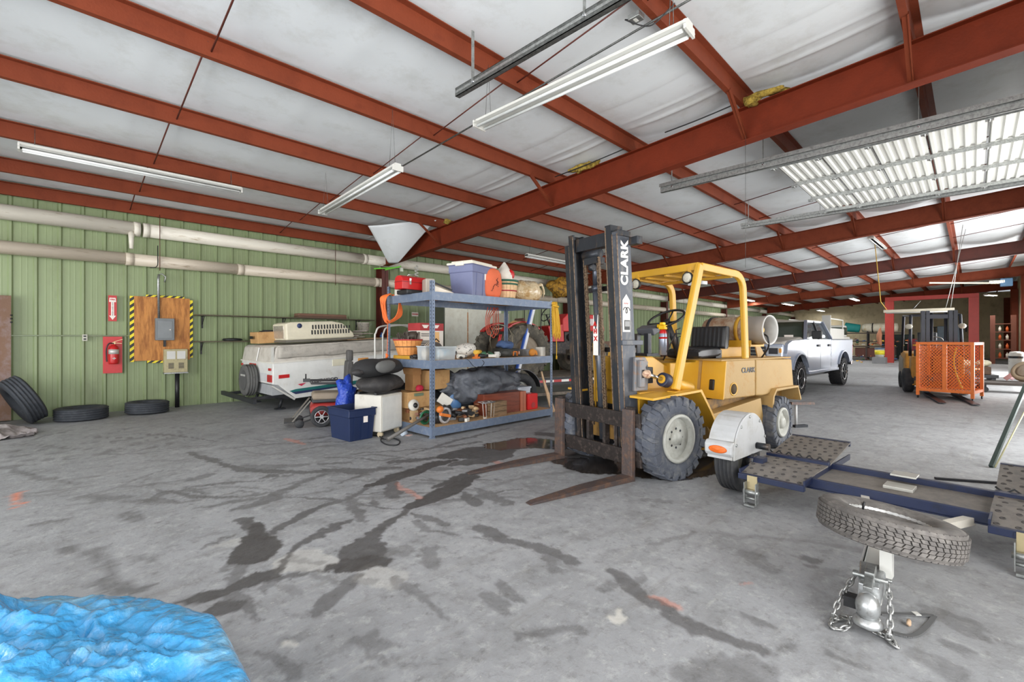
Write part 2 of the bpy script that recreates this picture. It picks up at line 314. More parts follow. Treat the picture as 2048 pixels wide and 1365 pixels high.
ST += [(.8, [(895, 912, .08), (950, 900, .13), (1010, 896, .16)]), (.75, [(930, 930, .05), (980, 920, .1), (1010, 912, .08)]), (.7, [(1085, 868, .1), (1120, 872, .1)]), (.6, [(700, 945, .03), (760, 938, .06), (800, 936, .03)])]
stain = field(ST)
# long sweeping tyre scuffs further out
rs = np.random.RandomState(5); far = []
for k in range(150):
    x, y = rs.uniform(1, 20), rs.uniform(-1, 10.5); L = rs.uniform(.3, 1.6); a = rs.normal(-.25, .5); c_ = rs.normal(0, .5)
    far.append((rs.uniform(.08, .32), [(x+L*t*math.cos(a+c_*t), y+L*t*math.sin(a+c_*t), rs.uniform(.01, .05)) for t in (0, .5, 1)]))
def fieldw(strokes):
    out = np.zeros(len(P))
    for s, q in strokes:
        idx = np.where((abs(P[:, 0]-q[1][0]) < 1.6) & (abs(P[:, 1]-q[1][1]) < 1.6))[0]; pp = PW[idx]; best = np.full(len(idx), 9.)
        for a, b in zip(q, q[1:]):
            d = np.array([b[0]-a[0], b[1]-a[1]]); t = np.clip(((pp-np.array(a[:2]))@d)/(d@d+1e-9), 0, 1)
            best = np.minimum(best, np.hypot(pp[:, 0]-a[0]-t*d[0], pp[:, 1]-a[1]-t*d[1])-(a[2]+(b[2]-a[2])*t))
        out[idx] = np.maximum(out[idx], s*np.clip(.5-best/.05, 0, 1))
    return out
stain = np.maximum(stain, fieldw(far))
paint = field([(.8, [(42, 984, .02), (34, 992, .025), (33, 1004, .02), (42, 1014, .015)]), (.45, [(572, 878, .03), (590, 882, .04), (605, 890, .02)]), (.4, [(795, 968, .02), (812, 982, .03), (838, 998, .02)]),
 (.4, [(1298, 1193, .015), (1320, 1204, .03), (1345, 1212, .02)]), (.4, [(990, 925, .04), (1005, 928, .03)]), (.3, [(1485, 1166, .01), (1498, 1168, .015)])])
white = field([(.6, [(1232, 1226, .02), (1240, 1238, .025)]), (.5, [(575, 1288, .012), (592, 1287, .012)]), (.3, [(600, 1120, .12), (640, 1130, .08)]), (.25, [(740, 1150, .1), (790, 1160, .08)]), (.2, [(470, 1085, .05), (440, 1090, .03)])])
me = bpy.data.meshes.new('floor'); nx_, ny_ = len(gx), len(gy)
co = np.zeros((nx_*ny_, 3), np.float32); co[:, :2] = P
ii = (np.arange(ny_-1)[:, None]*nx_+np.arange(nx_-1)[None, :]).ravel(); quads = np.stack([ii, ii+1, ii+nx_+1, ii+nx_], 1).astype(np.int32)
me.vertices.add(len(co)); me.vertices.foreach_set('co', co.ravel()); me.loops.add(quads.size); me.loops.foreach_set('vertex_index', quads.ravel())
me.polygons.add(len(quads)); me.polygons.foreach_set('loop_start', np.arange(0, quads.size, 4, dtype=np.int32)); me.update(calc_edges=True)
ca = me.color_attributes.new('marks', 'FLOAT_COLOR', 'POINT'); col = np.stack([stain, paint, white, np.ones_like(stain)], 1).astype(np.float32); ca.data.foreach_set('color', col.ravel())
floor = bpy.data.objects.new('floor', me); C.objects.link(floor); struct(floor)
m = bpy.data.materials.new('oil_stained_concrete'); m.use_nodes = True; n = m.node_tree.nodes; l = m.node_tree.links; b = n['Principled BSDF']
def N(t, **k):
    q = n.new(t)
    for a, v in k.items(): q.inputs[a].default_value = v
    return q
tc = N('ShaderNodeTexCoord'); at_ = n.new('ShaderNodeAttribute'); at_.attribute_name = 'marks'; sp = n.new('ShaderNodeSeparateColor'); l.new(at_.outputs['Color'], sp.inputs[0])
def noi(sc_, det=6, ro=.6, vec=None):
    q = N('ShaderNodeTexNoise', Scale=sc_, Detail=det, Roughness=ro); l.new(vec or tc.outputs['Object'], q.inputs['Vector']); return q.outputs['Fac']
def ramp(src, a, b_, c=0, d=1):
    q = N('ShaderNodeMapRange'); [setattr(q.inputs[i+1], 'default_value', v) for i, v in enumerate((a, b_, c, d))]; l.new(src, q.inputs[0]); return q.outputs[0]
def mixc(f, a, bcol):
    q = n.new('ShaderNodeMix'); q.data_type = 'RGBA'
    if hasattr(f, 'links'): l.new(f, q.inputs[0])
    else: q.inputs[0].default_value = f
    for i, c in ((6, a), (7, bcol)):
        if hasattr(c, 'links'): l.new(c, q.inputs[i])
        else: q.inputs[i].default_value = lin(c)+(1,)
    return q.outputs[2]
mp = N('ShaderNodeMapping'); mp.inputs['Rotation'].default_value = (0, 0, .35); mp.inputs['Scale'].default_value = (.5, 3.2, 1); l.new(tc.outputs['Object'], mp.inputs['Vector'])
c0 = mixc(ramp(noi(.55, 5), .35, .68), (160, 161, 163), (140, 141, 143)); c0 = mixc(ramp(noi(3.5, 8, .72), .45, .68, 0, .6), c0, (116, 116, 116)); c0 = mixc(ramp(noi(9, 9, .75), .52, .66, 0, .5), c0, (186, 187, 186)); c0 = mixc(ramp(noi(14, 9, .75), .54, .66, 0, .45), c0, (104, 103, 102))
c0 = mixc(ramp(noi(1.6, 8, .72, mp.outputs[0]), .56, .7, 0, .5), c0, (118, 115, 110)); c0 = mixc(ramp(noi(2.3, 8, .72, mp.outputs[0]), .6, .72, 0, .35), c0, (196, 194, 188))
c0 = mixc(ramp(noi(60, 3), .62, .75, 0, .35), c0, (100, 98, 95)); c0 = mixc(ramp(noi(26, 5), .66, .72, 0, .5), c0, (204, 202, 196))
c0 = mixc(ramp(sp.outputs['Blue'], 0, 1, 0, .9), c0, (222, 218, 208)); c0 = mixc(ramp(sp.outputs['Green'], 0, 1, 0, .9), c0, (224, 128, 92))
c0 = mixc(ramp(sp.outputs['Red'], .0, 1, 0, 1), c0, (46, 40, 37)); l.new(c0, b.inputs['Base Color'])
l.new(ramp(sp.outputs['Red'], .88, .92, .62, .08), b.inputs['Roughness'])
bp = N('ShaderNodeBump', Strength=.5, Distance=.012); l.new(noi(18, 8, .7), bp.inputs['Height']); l.new(bp.outputs[0], b.inputs['Normal']); l.new(ramp(sp.outputs['Red'], .86, .9, .5, .02), bp.inputs['Strength']); me.materials.append(m)
# apron outside the doors
ap = MB().bx(-60, 110, -70, YR-.16, -.12, -.01).bx(-60, -14.05, YR-.15, 60, -.12, -.01).build('ground', mat('sunlit_concrete_apron', (176, 172, 164), .8, 0, (150, 146, 138), .6), kind='structure')
# ceiling: insulation sheet that sags between purlins
def zceil(x, y):
    z = zrt(y)+.235; k = 0
    for a, b_ in zip(YP, YP[1:]):
        if a <= y <= b_: k = math.sin(PI*(y-a)/(b_-a))**.7; break
    dr = min(abs(x-r) for r in XR+[XE]); s = (x/1.52) % 1.0; far_ = min(max((x-9)/6, 0), 1)
    z -= k*(.05+.05*far_+.03*nz((x*.35, y*.2, 3)))
    z -= k*(.022*math.exp(-((dr-.34-.05*k)/.035)**2)+.014*math.exp(-((dr-.52-.08*k)/.03)**2)+.05*math.exp(-(dr/.25)**2))
    z -= .012*k*(math.exp(-((s-.5)/.02)**2)+math.exp(-((s-.6)/.02)**2))+.005*k*nz((x*.6, y*2.5, 7), 1.2)
    return z
cx = axis([(X0, 5.5, .11), (5.5, 7.6, .025), (7.6, 8, .05), (8, 25, .12), (25, XE, .25)]); cy = axis([(YR, YL, .1)])
cv = [(x, y, zceil(x, y)) for y in cy for x in cx]; k = len(cx)
ceiling = MB().add(cv, [(j*k+i, (j+1)*k+i, (j+1)*k+i+1, j*k+i+1) for j in range(len(cy)-1) for i in range(k-1)], True).build('ceiling', INS, kind='structure', fix=False)
roof = MB().hexa([(X0, YR-.2, zrt(YR)+.30), (XE+.2, YR-.2, zrt(YR)+.30), (XE+.2, YL+.2, zrt(YL)+.30), (X0, YL+.2, zrt(YL)+.30), (X0, YR-.2, zrt(YR)+.36), (XE+.2, YR-.2, zrt(YR)+.36), (XE+.2, YL+.2, zrt(YL)+.36), (X0, YL+.2, zrt(YL)+.36)]).build('roof_deck', GALV, ceiling)
# purlins: one Z-section per line and bay, meshes shared
edges = [X0]+XR+[XE]; pm = {}
for bi, (a, b_) in enumerate(zip(edges, edges[1:])):
    for y in YP:
        L = round(b_-a, 2)
        if L not in pm: pm[L] = MB().prism([(-.065, .2), (.004, .2), (.004, .004), (.065, .004), (.065, 0), (0, 0), (0, .19), (-.065, .19)], 'x', 0, L).mesh('purlin', RED)
        o = bpy.data.objects.new('purlin', pm[L]); C.objects.link(o); o.parent = ceiling; o.location = (a, y, zrt(y)+.004)
# rafters with flanges, fly braces
for ri, xr in enumerate(XR):
    mm = REDD if ri in (3,) else (RED if ri in (2, 4) else RAFT)
    def sl(x0, x1, z0, z1, mb):
        ya, yb = YR+.05, YL-.35
        mb.hexa([(x0, ya, zrb(ya)+z0), (x1, ya, zrb(ya)+z0), (x1, yb, zrb(yb)+z0), (x0, yb, zrb(yb)+z0), (x0, ya, zrb(ya)+z1), (x1, ya, zrb(ya)+z1), (x1, yb, zrb(yb)+z1), (x0, yb, zrb(yb)+z1)])
    rf = MB(); sl(xr-.004, xr+.004, .012, .438, rf); rf = rf.build('rafter', mm, ceiling)
    fg = MB(); sl(xr-.085, xr+.085, 0, .012, fg); fg.build('lower_flange', mm, rf)
    fg = MB(); sl(xr-.085, xr+.085, .438, .45, fg); fg.build('upper_flange', mm, rf)
    for y in YP[1:-1]:
        if ri == 1 and y in (3.8, 7.15): continue
        for sgn in ((-1,) if ri < 2 else (-1, 1)):
            MB().bar((xr+sgn*.62, y, zrt(y)+.02), (xr+sgn*.02, y, zrb(y)+.04), .055, .012, (0, 1, 0)).bar((xr+sgn*.62, y+.025, zrt(y)+.02), (xr+sgn*.02, y+.025, zrb(y)+.04), .006, .05, (0, 1, 0)).build('fly_brace', RED, ceiling)
# sag rods between the purlins
for xs in (1.18, 3.9, 10.9, 12.6, 18.0, 20.5, 26.3, 28.5):
    for (a, b_) in zip(YP[:-1], YP[1:]):
        MB().cyl((xs, a, zrt(a)+.15), (xs+.03, b_, zrt(b_)+.06), .009, n=6).build('sag_rod', REDD, ceiling)
# torn insulation tufts along the first rafter
TUFT = mat('yellow_glass_wool', (188, 160, 70), .95, 0, (120, 100, 40), 12, (.4, .6), bump=.8, bscale=30)
for (u, v, a, q) in ((1165, 338, .26, .06), (1182, 326, .14, .05), (1500, 205, .12, .07), (1540, 195, .25, .03), (895, 442, .1, .05)):
    p = onX(u, v, 6.5); p.z = zrt(p.y)+.04
    MB().ball(p, (.07, a, q), 14, lumpy(.9, 14, u)).build('insulation_tuft', TUFT, ceiling, label='torn yellow glass wool tuft')
for (u0_, v0_, u1_, v1_) in ((1110, 372, 1250, 322), (1330, 258, 1470, 208)):  # black tubes added to draw the dark gap along the torn insulation
    a, b_ = onX(u0_, v0_, 6.42), onX(u1_, v1_, 6.42); a.z = zrt(a.y)+.03; b_.z = zrt(b_.y)+.03
    MB().tube(curve([a, (a+b_)/2-Vector((.04, 0, .03)), b_], 6), .009, 6).build('dark_gap_line', BLK, ceiling)
# loose vinyl flap hanging where the first rafter meets the wall
def flap(s, t):
    a, b_, c_ = onY(736, 452, 9.9), onX(872, 440, 6.42), onX(788, 527, 6.2)
    top = a.lerp(b_, s); low = c_ + (b_-a)*(s-.5)*.22 + Vector((0, 0, .04*(2*s-1)**2)); p = top.lerp(low, t)
    return p+Vector((.03*math.sin(s*9+t*2), 0, -.10*math.sin(PI*s)*math.sin(PI*t)*.6))
MB().sheet(flap, 26, 18, .004).build('loose_vinyl_flap', INS, ceiling, label='torn white vinyl flap hanging down')
# columns on the wall lines
wall_left = MB().bx(X0, XE, YL+.06, YL+.2, 0, zrt(YL)+.2).build('wall_left', GREEN, kind='structure')
wall_right = MB(); 
xs = [X0]+[v for d in DOORS for v in d]+[XE]
for i in range(0, len(xs), 2):
    if xs[i+1]-xs[i] > .05: wall_right.bx(xs[i], xs[i+1], YR-.15, YR, 0, zrt(YR)+.2)
for a, b_ in DOORS: wall_right.bx(a, b_, YR-.15, YR, 3.75, zrt(YR)+.2)
wall_right = wall_right.build('wall_right', CREAM, kind='structure')
wall_end = MB().bx(XE, XE+.15, YR, YL+.06, 0, 4.75).build('wall_end', CREAM, kind='structure')
def column(x, y, sg, h, par, m_):
    MB().bx(x-.1, x+.1, y, y+sg*.012, 0, h).bx(x-.1, x+.1, y+sg*.3, y+sg*.312, 0, h).bx(x-.004, x+.004, y, y+sg*.3, 0, h).build('column', m_, par)
for x in XR+[XE-.2]:
    column(x, YL-.32, 1, zrb(YL), wall_left, REDD)
    column(x, YR+.02, 1, zrb(YR), wall_right, RED)
# green ribbed panels, one metre-wide sheet each with three ribs
prof = []
pw = .915
for kx in range(3):
    x = kx*.305; prof += [(x, 0), (x+.02, -.03), (x+.052, -.03), (x+.072, 0), (x+.15, 0), (x+.156, -.002), (x+.168, -.002), (x+.174, 0), (x+.225, 0), (x+.231, -.002), (x+.243, -.002), (x+.249, 0)]
prof += [(pw, 0)]; pp_ = prof+[(pw, .02), (0, .02)]
pmesh = MB().prism(pp_, 'z', 0, zrt(YL)+.2).mesh('wall_panel', GREEN)
x = X0
while x < XE-.9:
    o = bpy.data.objects.new('wall_panel', pmesh); C.objects.link(o); o.parent = wall_left; o.location = (x, YL+.03, 0); x += pw
# cream lining ribs on the end wall
epm = MB().prism([(0, 0), (.03, -.025), (.09, -.025), (.12, 0), (1.2, 0), (1.2, .02), (0, .02)], 'z', 0, 3.0).mesh('lining_panel', CREAM)
for k in range(11):
    o = bpy.data.objects.new('lining_panel', epm); C.objects.link(o); o.parent = wall_end; o.rotation_euler = (0, 0, PI/2); o.location = (XE-.03, YR+.2+k*1.2, 0)
MB().bx(X0, 4.2, YR-.16, YR-.14, 0, .02).build('baseboard_right', GALV, kind='structure')
# overhead door, raised under the roof, with its tracks
dz = 3.9
def overhead(xa, xb, y0, y1, label, full=True):
    t = T('overhead_door', label, 'door', ((xa+xb)/2, (y0+y1)/2, dz)); ox, oy = (xa+xb)/2, (y0+y1)/2
    hx = (xb-xa)/2
    if full:
        ns = 7; sh = (y1-y0)/ns
        for i in range(ns):
            ya = y0-oy+i*sh; q = []
            k_ = 5; g = sh-.02
            for j in range(k_):
                a = ya+.01+j*g/k_; q += [(a, 0), (a+g/k_*.36, 0), (a+g/k_*.5, -.022), (a+g/k_*.82, -.022)]
            q += [(ya+sh-.01, 0), (ya+sh-.01, .02), (ya+.01, .02)]
            s = MB().prism(q, 'x', -hx, hx).build('door_section', DOORW, t)
            MB().bx(-hx, hx, ya+sh-.02, ya+sh-.012, -.012, 0).build('seam', GALVD, s)
        for j in range(4):
            xx = -hx+.02+j*(2*hx-.04)/3
            MB().bx(xx-.025, xx+.025, y0-oy, y1-oy, -.05, -.022).bx(xx-.025, xx-.02, y0-oy, y1-oy, -.075, -.05).build('stile', GALV, t)
            for i in range(ns+1):
                ya = y0-oy+i*sh; MB().bx(xx-.03, xx+.03, ya-.035, ya+.035, -.085, -.05).cyl((xx-.045, ya, -.08), (xx+.045, ya, -.08), .012, n=8).build('hinge', GALV, t)
    return t
overhead(7.35, 10.6, -1.75, 2.02, 'raised white ribbed overhead door lying flat under the roof')
def track(xt, y0, y1, z, label, m_, w_=.07, hang=(), stiff=True):
    t = T('door_track', label, 'door track', (xt, (y0+y1)/2, z)); c0 = (y0+y1)/2
    MB().bx(-.004, .004, y0-c0, y1-c0, -w_/2, w_/2).bx(-.004, .05, y0-c0, y1-c0, w_/2-.004, w_/2).bx(-.004, .05, y0-c0, y1-c0, -w_/2, -w_/2+.004).bx(.045, .049, y0-c0, y1-c0, -w_/2, -w_/2+.02).build('rail', m_, t); MB().bx(-.0065, -.0045, y0-c0, y1-c0, -w_*.14, w_*.14).build('pressed_groove', GALV, t)
    if stiff: MB().bx(-.05, 0, y0-c0, y1-c0, w_/2, w_/2+.004).bx(-.05, -.046, y0-c0, y1-c0, w_/2-.05, w_/2).build('stiffener', m_, t)
    for y in hang:
        zt = zrt(y)-z+.02
        MB().bar((-.01, y-c0, 0), (-.01, y-c0, zt), .035, .005, (0, 1, 0)).build('hanger_strap', GALV, t)
        MB().cyl((-.02, y-c0, 0), (.01, y-c0, 0), .014, n=8).build('bolt', CHR, t)
track(7.27, -1.7, 3.7, 3.9, 'galvanised track on the near side of the raised door', GALV, .13, (.45, 2.13, 3.5))
track(10.78, -1.7, 3.6, 3.86, 'galvanised track on the far side of the raised door', GALV, .1, (.45, 2.13, 3.45))
track(2.96, -1.7, 3.73, 3.9, 'dark zinc door track ending over open floor, nearest the camera', GALVD, .085, (.45, 2.13, 3.45), False)
# ================================================================== THE FORKLIFT
def tyre(mb, c, ax, r, w, lug=0, nl=22, grooves=3, n=44, bead=.6, lug_h=.012):
    """A tyre body round axis ax centred on c; lugs are separate blocks cut into the tread."""
    h = w/2; rb = r*bead
    pr = [(rb, -h*.75), (r*.72, -h*.98), (r*.9, -h), (r*.975, -h*.86)]
    if grooves:
        t = [i/(grooves*2+1) for i in range(grooves*2+2)]
        for i in range(grooves*2+1):
            a, b = -h*.82+1.64*h*t[i], -h*.82+1.64*h*t[i+1]; rr = r if i % 2 == 0 else r-.009; pr += [(rr, a+.001), (rr, b-.001)]
    else: pr += [(r, -h*.8), (r, h*.8)]
    pr += [(r*.975, h*.86), (r*.9, h), (r*.72, h*.98), (rb, h*.75), (rb-.01, 0)]
    mb.lathe(pr, c, ax, n, close=True)
    if lug:
        c, a = Vector(c), Vector(ax).normalized(); t = a.orthogonal().normalized(); q = a.cross(t)
        for k in range(nl):
            for s in (-1, 1):
                th = 2*PI*(k+(.5 if s > 0 else 0))/nl; d = t*math.cos(th)+q*math.sin(th); e = -t*math.sin(th)+q*math.cos(th)
                sk = e*.35*s; wd = 2*PI*r/nl*.3
                o = [c+d*(r-.01)+a*s*h*.02, c+d*(r-.01)+a*s*h*.98]
                for j in (0, 1): pass
                p0, p1 = o; vs = []
                for hh in (0, lug): vs += [p0+d*hh-e*wd, p1+d*(hh*.6)-e*wd+sk*w*.4, p1+d*(hh*.6)+e*wd+sk*w*.4, p0+d*hh+e*wd]
                mb.hexa(vs)
                # lug runs down the shoulder
                v2 = [p1-d*.07-e*wd+sk*w*.4, p1-d*.07+a*s*.008-e*wd+sk*w*.4, p1-d*.07+a*s*.008+e*wd+sk*w*.4, p1-d*.07+e*wd+sk*w*.4]
                v3 = [p1+d*lug*.6-e*wd+sk*w*.4, p1+a*s*.008-e*wd+sk*w*.4, p1+a*s*.008+e*wd+sk*w*.4, p1+d*lug*.6+e*wd+sk*w*.4]; mb.hexa(v2+v3)
    return mb
K = Fr((4.295, 2.89, 0), 168.4)
fk = T('forklift', 'yellow forklift with black mast, forks lowered on the floor and gas tank behind the seat', 'forklift', K.o, 168.4)
GREYR = mat('grey_rim_paint', (178, 178, 170), .5, 0, (150, 148, 138), 5, (.5, .7))
# wheels
def drive_wheel(c, out, name='front_wheel'):
    t = tyre(MB(), c, (0, 1, 0), .405, .25, .03, 20, 0, bead=.56).build(name, mat('worn_lug_tyre', (78, 82, 92), .75, 0, (112, 112, 112), 7, (.48, .7), bump=.25, bscale=30), fk)
    y = c[1]; s = out
    MB().lathe([(.235, 0), (.245, .05*s), (.215, .055*s), (.2, .02*s), (.185, -.06*s), (.12, -.075*s), (.118, -.03*s), (.07, -.02*s), (.065, .03*s), (0, .035*s)], (c[0], y+s*.07, c[2]), (0, 1, 0), 36).build('rim', GREYR, t)
    nb = MB()
    for k in range(8):
        a = 2*PI*k/8; p = Vector((c[0]+.095*math.cos(a), y+s*.045, c[2]+.095*math.sin(a))); nb.cyl(p, p+Vector((0, s*.03, 0)), .012, n=6)
    nb.build('wheel_nuts', STL, t)
drive_wheel((-.33, .655, .405), 1); drive_wheel((-.33, -.52, .405), -1)
def steer_wheel(y, s, tw):
    c = Vector((-2.56, y, .33)); ax = Vector((-math.sin(tw), math.cos(tw), 0))
    t = tyre(MB(), c, ax, .325, .19, .02, 20, 0, bead=.55).build('rear_wheel', MATS['worn_lug_tyre'], fk)
    MB().lathe([(.185, 0), (.19, .04*s), (.16, .045*s), (.15, -.02*s), (.09, -.03*s), (.08, .03*s), (.05, .05*s), (0, .05*s)], c+ax*s*.06, ax, 28).build('rim', GREYR, t)
steer_wheel(.57, 1, .12); steer_wheel(-.42, -1, .12)
# chassis
MB().prism([(-.12, .30), (-.12, .62), (-1.05, .62), (-1.05, .69), (-2.98, .69), (-2.98, .3), (-2.1, .16), (-1.1, .13)], 'y', -.3, .44).build('chassis', mat('grimy_frame_paint', (150, 112, 52), .6, 0, (70, 60, 48), 4, (.45, .65)), fk)
MB().prism([(-1.02, .53), (-2.2, .66), (-2.28, .3), (-2.12, .1), (-1.42, .09), (-1.2, .2)], 'y', .44, .58).build('side_frame', YELF, fk, bevel=.01)
MB().prism([(-1.02, .53), (-2.2, .66), (-2.28, .3), (-2.12, .1), (-1.42, .09), (-1.2, .2)], 'y', -.44, -.3).build('side_frame', YELF, fk, bevel=.01)
# front fender over the drive wheel: top plate, sloping rear leg
def fender(y0, y1):
    q = [(-.02, .82), (-.8, .86), (-.98, .62), (-1.12, .42), (-1.5, .06)]; ins = [(x+.0, z-.022) for x, z in q]; ins[1] = (-.78, .835); ins[2] = (-.95, .62); ins[3] = (-1.08, .42); ins[4] = (-1.46, .06)
    return MB().prism(q+ins[::-1], 'y', y0, y1)
fender(.40, .70).build('front_fender', YEL, fk); fender(-.56, -.3).build('front_fender', YEL, fk)
MB().prism([(-.8, .85), (-.98, .62), (-1.12, .42), (-1.5, .06), (-1.1, .13), (-.95, .5), (-.7, .62)], 'y', .40, .42).build('fender_gusset', YEL, fk)
# front body: dash cowl, floor, seat pedestal
MB().prism([(-.16, .8), (-.16, 1.15), (-.2, 1.2), (-.62, 1.2), (-.98, 1.03), (-.98, .84)], 'y', -.25, .2).build('front_cowl', YEL, fk, bevel=.012)
MB().prism([(-.16, .6), (-.16, .84), (-1.0, .84), (-1.0, .62)], 'y', -.3, .41).build('floor_box', YEL, fk)
MB().prism([(-.86, .69), (-.86, 1.12), (-1.34, 1.12), (-1.40, 1.17), (-1.52, 1.17), (-1.52, .69)], 'y', -.25, .25).build('seat_pedestal', YEL, fk, bevel=.01)
# rear hood / counterweight
hood = MB().prism([(-1.35, .70), (-1.41, 1.145), (-2.03, 1.145), (-2.03, .70)], 'y', -.42, .6).build('engine_side_panel', YELF, fk, bevel=.014)
cw = MB().prism([(-2.045, .70), (-2.045, 1.145), (-2.93, 1.13), (-2.99, .74), (-2.2, .69)], 'y', -.42, .6).build('counterweight', YELF, fk, bevel=.02)
MB().prism([(-1.34, .70), (-1.40, 1.14), (-1.42, 1.14), (-1.36, .70)], 'y', .3, .605).build('front_face_plate', YEL, fk, bevel=.004)
MB().box((-1.365, .45, .86), (.03, .07, .13), ry=-.14).build('slot', BLK, hood, bevel=.015)
MB().lathe([(.058, .0), (.066, .006), (.078, .006), (.078, .0)], (-1.56, .6, .81), (0, 1, 0), 28).build('hole_rim', YEL, hood)
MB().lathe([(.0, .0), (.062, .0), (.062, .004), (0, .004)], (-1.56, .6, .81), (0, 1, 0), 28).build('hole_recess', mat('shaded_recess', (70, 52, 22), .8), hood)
MB().bx(-1.35, -2.95, -.40, .58, 1.14, 1.16).build('hood_lid', YELF, fk, bevel=.006)
text('CLARK', 'lettering', BLK, hood, (-1.87, .603, 1.02), (PI/2, 0, PI), .085, .002, 1.1)
# rear fender arches
for y0, y1 in ((.42, .66), (-.52, -.4)):
    q = [(-2.26, .25), (-2.34, .68), (-2.42, .77), (-2.98, .78), (-3.06, .6), (-3.04, .58), (-2.97, .755), (-2.43, .745), (-2.37, .67), (-2.3, .25)]
    MB().prism(q, 'y', y0, y1).build('rear_fender', YELF, fk)
# raised step box and gas tank bracket behind the seat
MB().prism([(-1.72, 1.16), (-1.72, 1.3), (-2.5, 1.3), (-2.5, 1.16)], 'y', -.36, .28).build('rear_shelf_box', YEL, fk, bevel=.01)
MB().prism([(-2.52, 1.16), (-2.42, 1.42), (-2.46, 1.42), (-2.72, 1.16)], 'y', .35, .365).build('tank_gusset', YELF, fk)
MB().bx(-2.1, -2.42, -.32, .5, 1.3, 1.325).bx(-2.1, -2.12, -.3, .5, 1.325, 1.38).bx(-2.4, -2.42, -.3, .5, 1.325, 1.38).build('tank_cradle', YEL, fk)
TNK = mat('peeling_tank_paint', (176, 160, 140), .7, 0, (140, 104, 78), 6, (.42, .62), bump=.2, stretch=(1, 1, 1))
tank = MB().lathe([(.0, -.36), (.1, -.35), (.16, -.31), (.18, -.24), (.18, .26), (.15, .33), (.08, .36), (0, .365)], (-2.25, .13, 1.51), (0, 1, 0), 32).build('gas_tank', TNK, fk, label='peeling grey gas cylinder lying across the rear')
MB().lathe([(.165, .3), (.175, .3), (.175, .52), (.19, .53), (.18, .545), (.165, .52)], (-2.25, .13, 1.51), (0, 1, 0), 32, close=True).build('collar', mat('pale_tank_collar', (196, 194, 190), .5), tank)
MB().cyl((-2.25, .47, 1.51), (-2.25, .58, 1.51), .03, n=12).cyl((-2.25, .56, 1.51), (-2.25, .56, 1.58), .022, n=10).cyl((-2.25, .5, 1.45), (-2.25, .56, 1.45), .02, n=8).build('valve', mat('brass_valve', (150, 120, 60), .4, .7), tank)
MB().lathe([(.182, 0), (.196, 0), (.196, .045), (.182, .045)], (-2.25, .3, 1.51), (0, 1, 0), 32, close=True).build('strap', YEL, tank)
MB().lathe([(.182, 0), (.192, 0), (.192, .035), (.182, .035)], (-2.25, -.1, 1.51), (0, 1, 0), 32, close=True).build('strap', STL, tank)
MB().tube(curve([(-2.25, .58, 1.46), (-2.2, .66, 1.42), (-2.22, .66, 1.3), (-2.3, .56, 1.2), (-2.35, .5, 1.15)]), .011, 6).build('gas_hose', BLKP, fk)
# seat
SEAT = mat('black_vinyl', (34, 35, 38), .38, bump=.04)
def cushion(s, t): pass
def pad(name, c, d, tilt, parent, m_, rib=0):
    n = 16; vs = []; cx_, cy_, cz_ = c; M = Matrix.Rotation(tilt, 3, 'Y')
    def f(u, v, s):
        x = (u-.5)*d[0]; y = (v-.5)*d[1]; e = (1-(abs(2*u-1))**5)**.35*(1-(abs(2*v-1))**5)**.35
        z = s*d[2]/2*(.35+.65*e)-(s > 0)*rib*abs(math.sin(v*PI*9))*e
        k = .9+.1*e; return Vector(c)+M @ Vector((x*k, y*k, z))
    mb = MB(); mb.sheet(lambda a, b: f(a, b, 1), n, 36 if rib else n); mb.sheet(lambda a, b: f(a, b, -1), n, 36 if rib else n)
    for e in range(4):
        g = [(lambda t: (t, 0)), (lambda t: (1, t)), (lambda t: (t, 1)), (lambda t: (0, t))][e]
        mb.sheet(lambda a, b: f(*g(a), 1).lerp(f(*g(a), -1), b), n, 2)
    return mb.build(name, m_, parent)
pad('seat_cushion', (-1.47, .13, 1.23), (.5, .5, .13), .06, fk, SEAT, .008)
pad('backrest', (-1.76, .16, 1.415), (.31, .52, .12), PI/2-.12, fk, SEAT, .008)
MB().bx(-1.68, -1.8, .02, .3, 1.16, 1.26).build('seat_bracket', BLK, fk)
# steering
sc_ = Vector((-.98, .1, 1.64)); sa = Vector((.5, 0, .87)).normalized()
t1 = sa.orthogonal().normalized(); t2 = sa.cross(t1)
sw = MB().tube([sc_+(t1*math.cos(2*PI*k/32)+t2*math.sin(2*PI*k/32))*.215 for k in range(32)], .014, 8, True)
for k in range(3):
    a = 2*PI*k/3+.5; sw.tube([sc_-sa*.05, sc_-sa*.03+(t1*math.cos(a)+t2*math.sin(a))*.1, sc_+(t1*math.cos(a)+t2*math.sin(a))*.21], .01, 6)
sw.cyl(sc_-sa*.08, sc_-sa*.02, .035); sw.build('steering_wheel', BLKP, fk)
MB().cyl(sc_-sa*.06, sc_-sa*.62, .03, .045, 12).build('steering_column', STL, fk)
MB().tube([(-.98, .28, 1.12), (-.9, .3, 1.5), (-.94, .33, 1.52)], .008, 6).tube([(-1.02, .26, 1.12), (-.96, .28, 1.42), (-1.04, .34, 1.44)], .008, 6).tube([(-.8, .2, 1.15), (-.86, .32, 1.46), (-.97, .36, 1.455)], .009, 6).build('control_levers', STL, fk)
MB().box((-.78, .0, 1.5), (.12, .24, .09), ry=.4).build('dash_panel', mat('grey_dash', (82, 84, 90), .5), fk, bevel=.01)
MB().bx(-.62, -.85, -.2, .12, 1.2, 1.23).bx(-.66, -.72, -.12, -.06, 1.2, 1.46).bx(-.66, -.72, .04, .1, 1.2, 1.46).build('dash_frame', STL, fk)
ex = T('fire_extinguisher', 'small grey and red fire extinguisher with yellow head on the forklift dash', 'extinguisher', K.o+K.x*-.72+K.y*.26, 168.4)
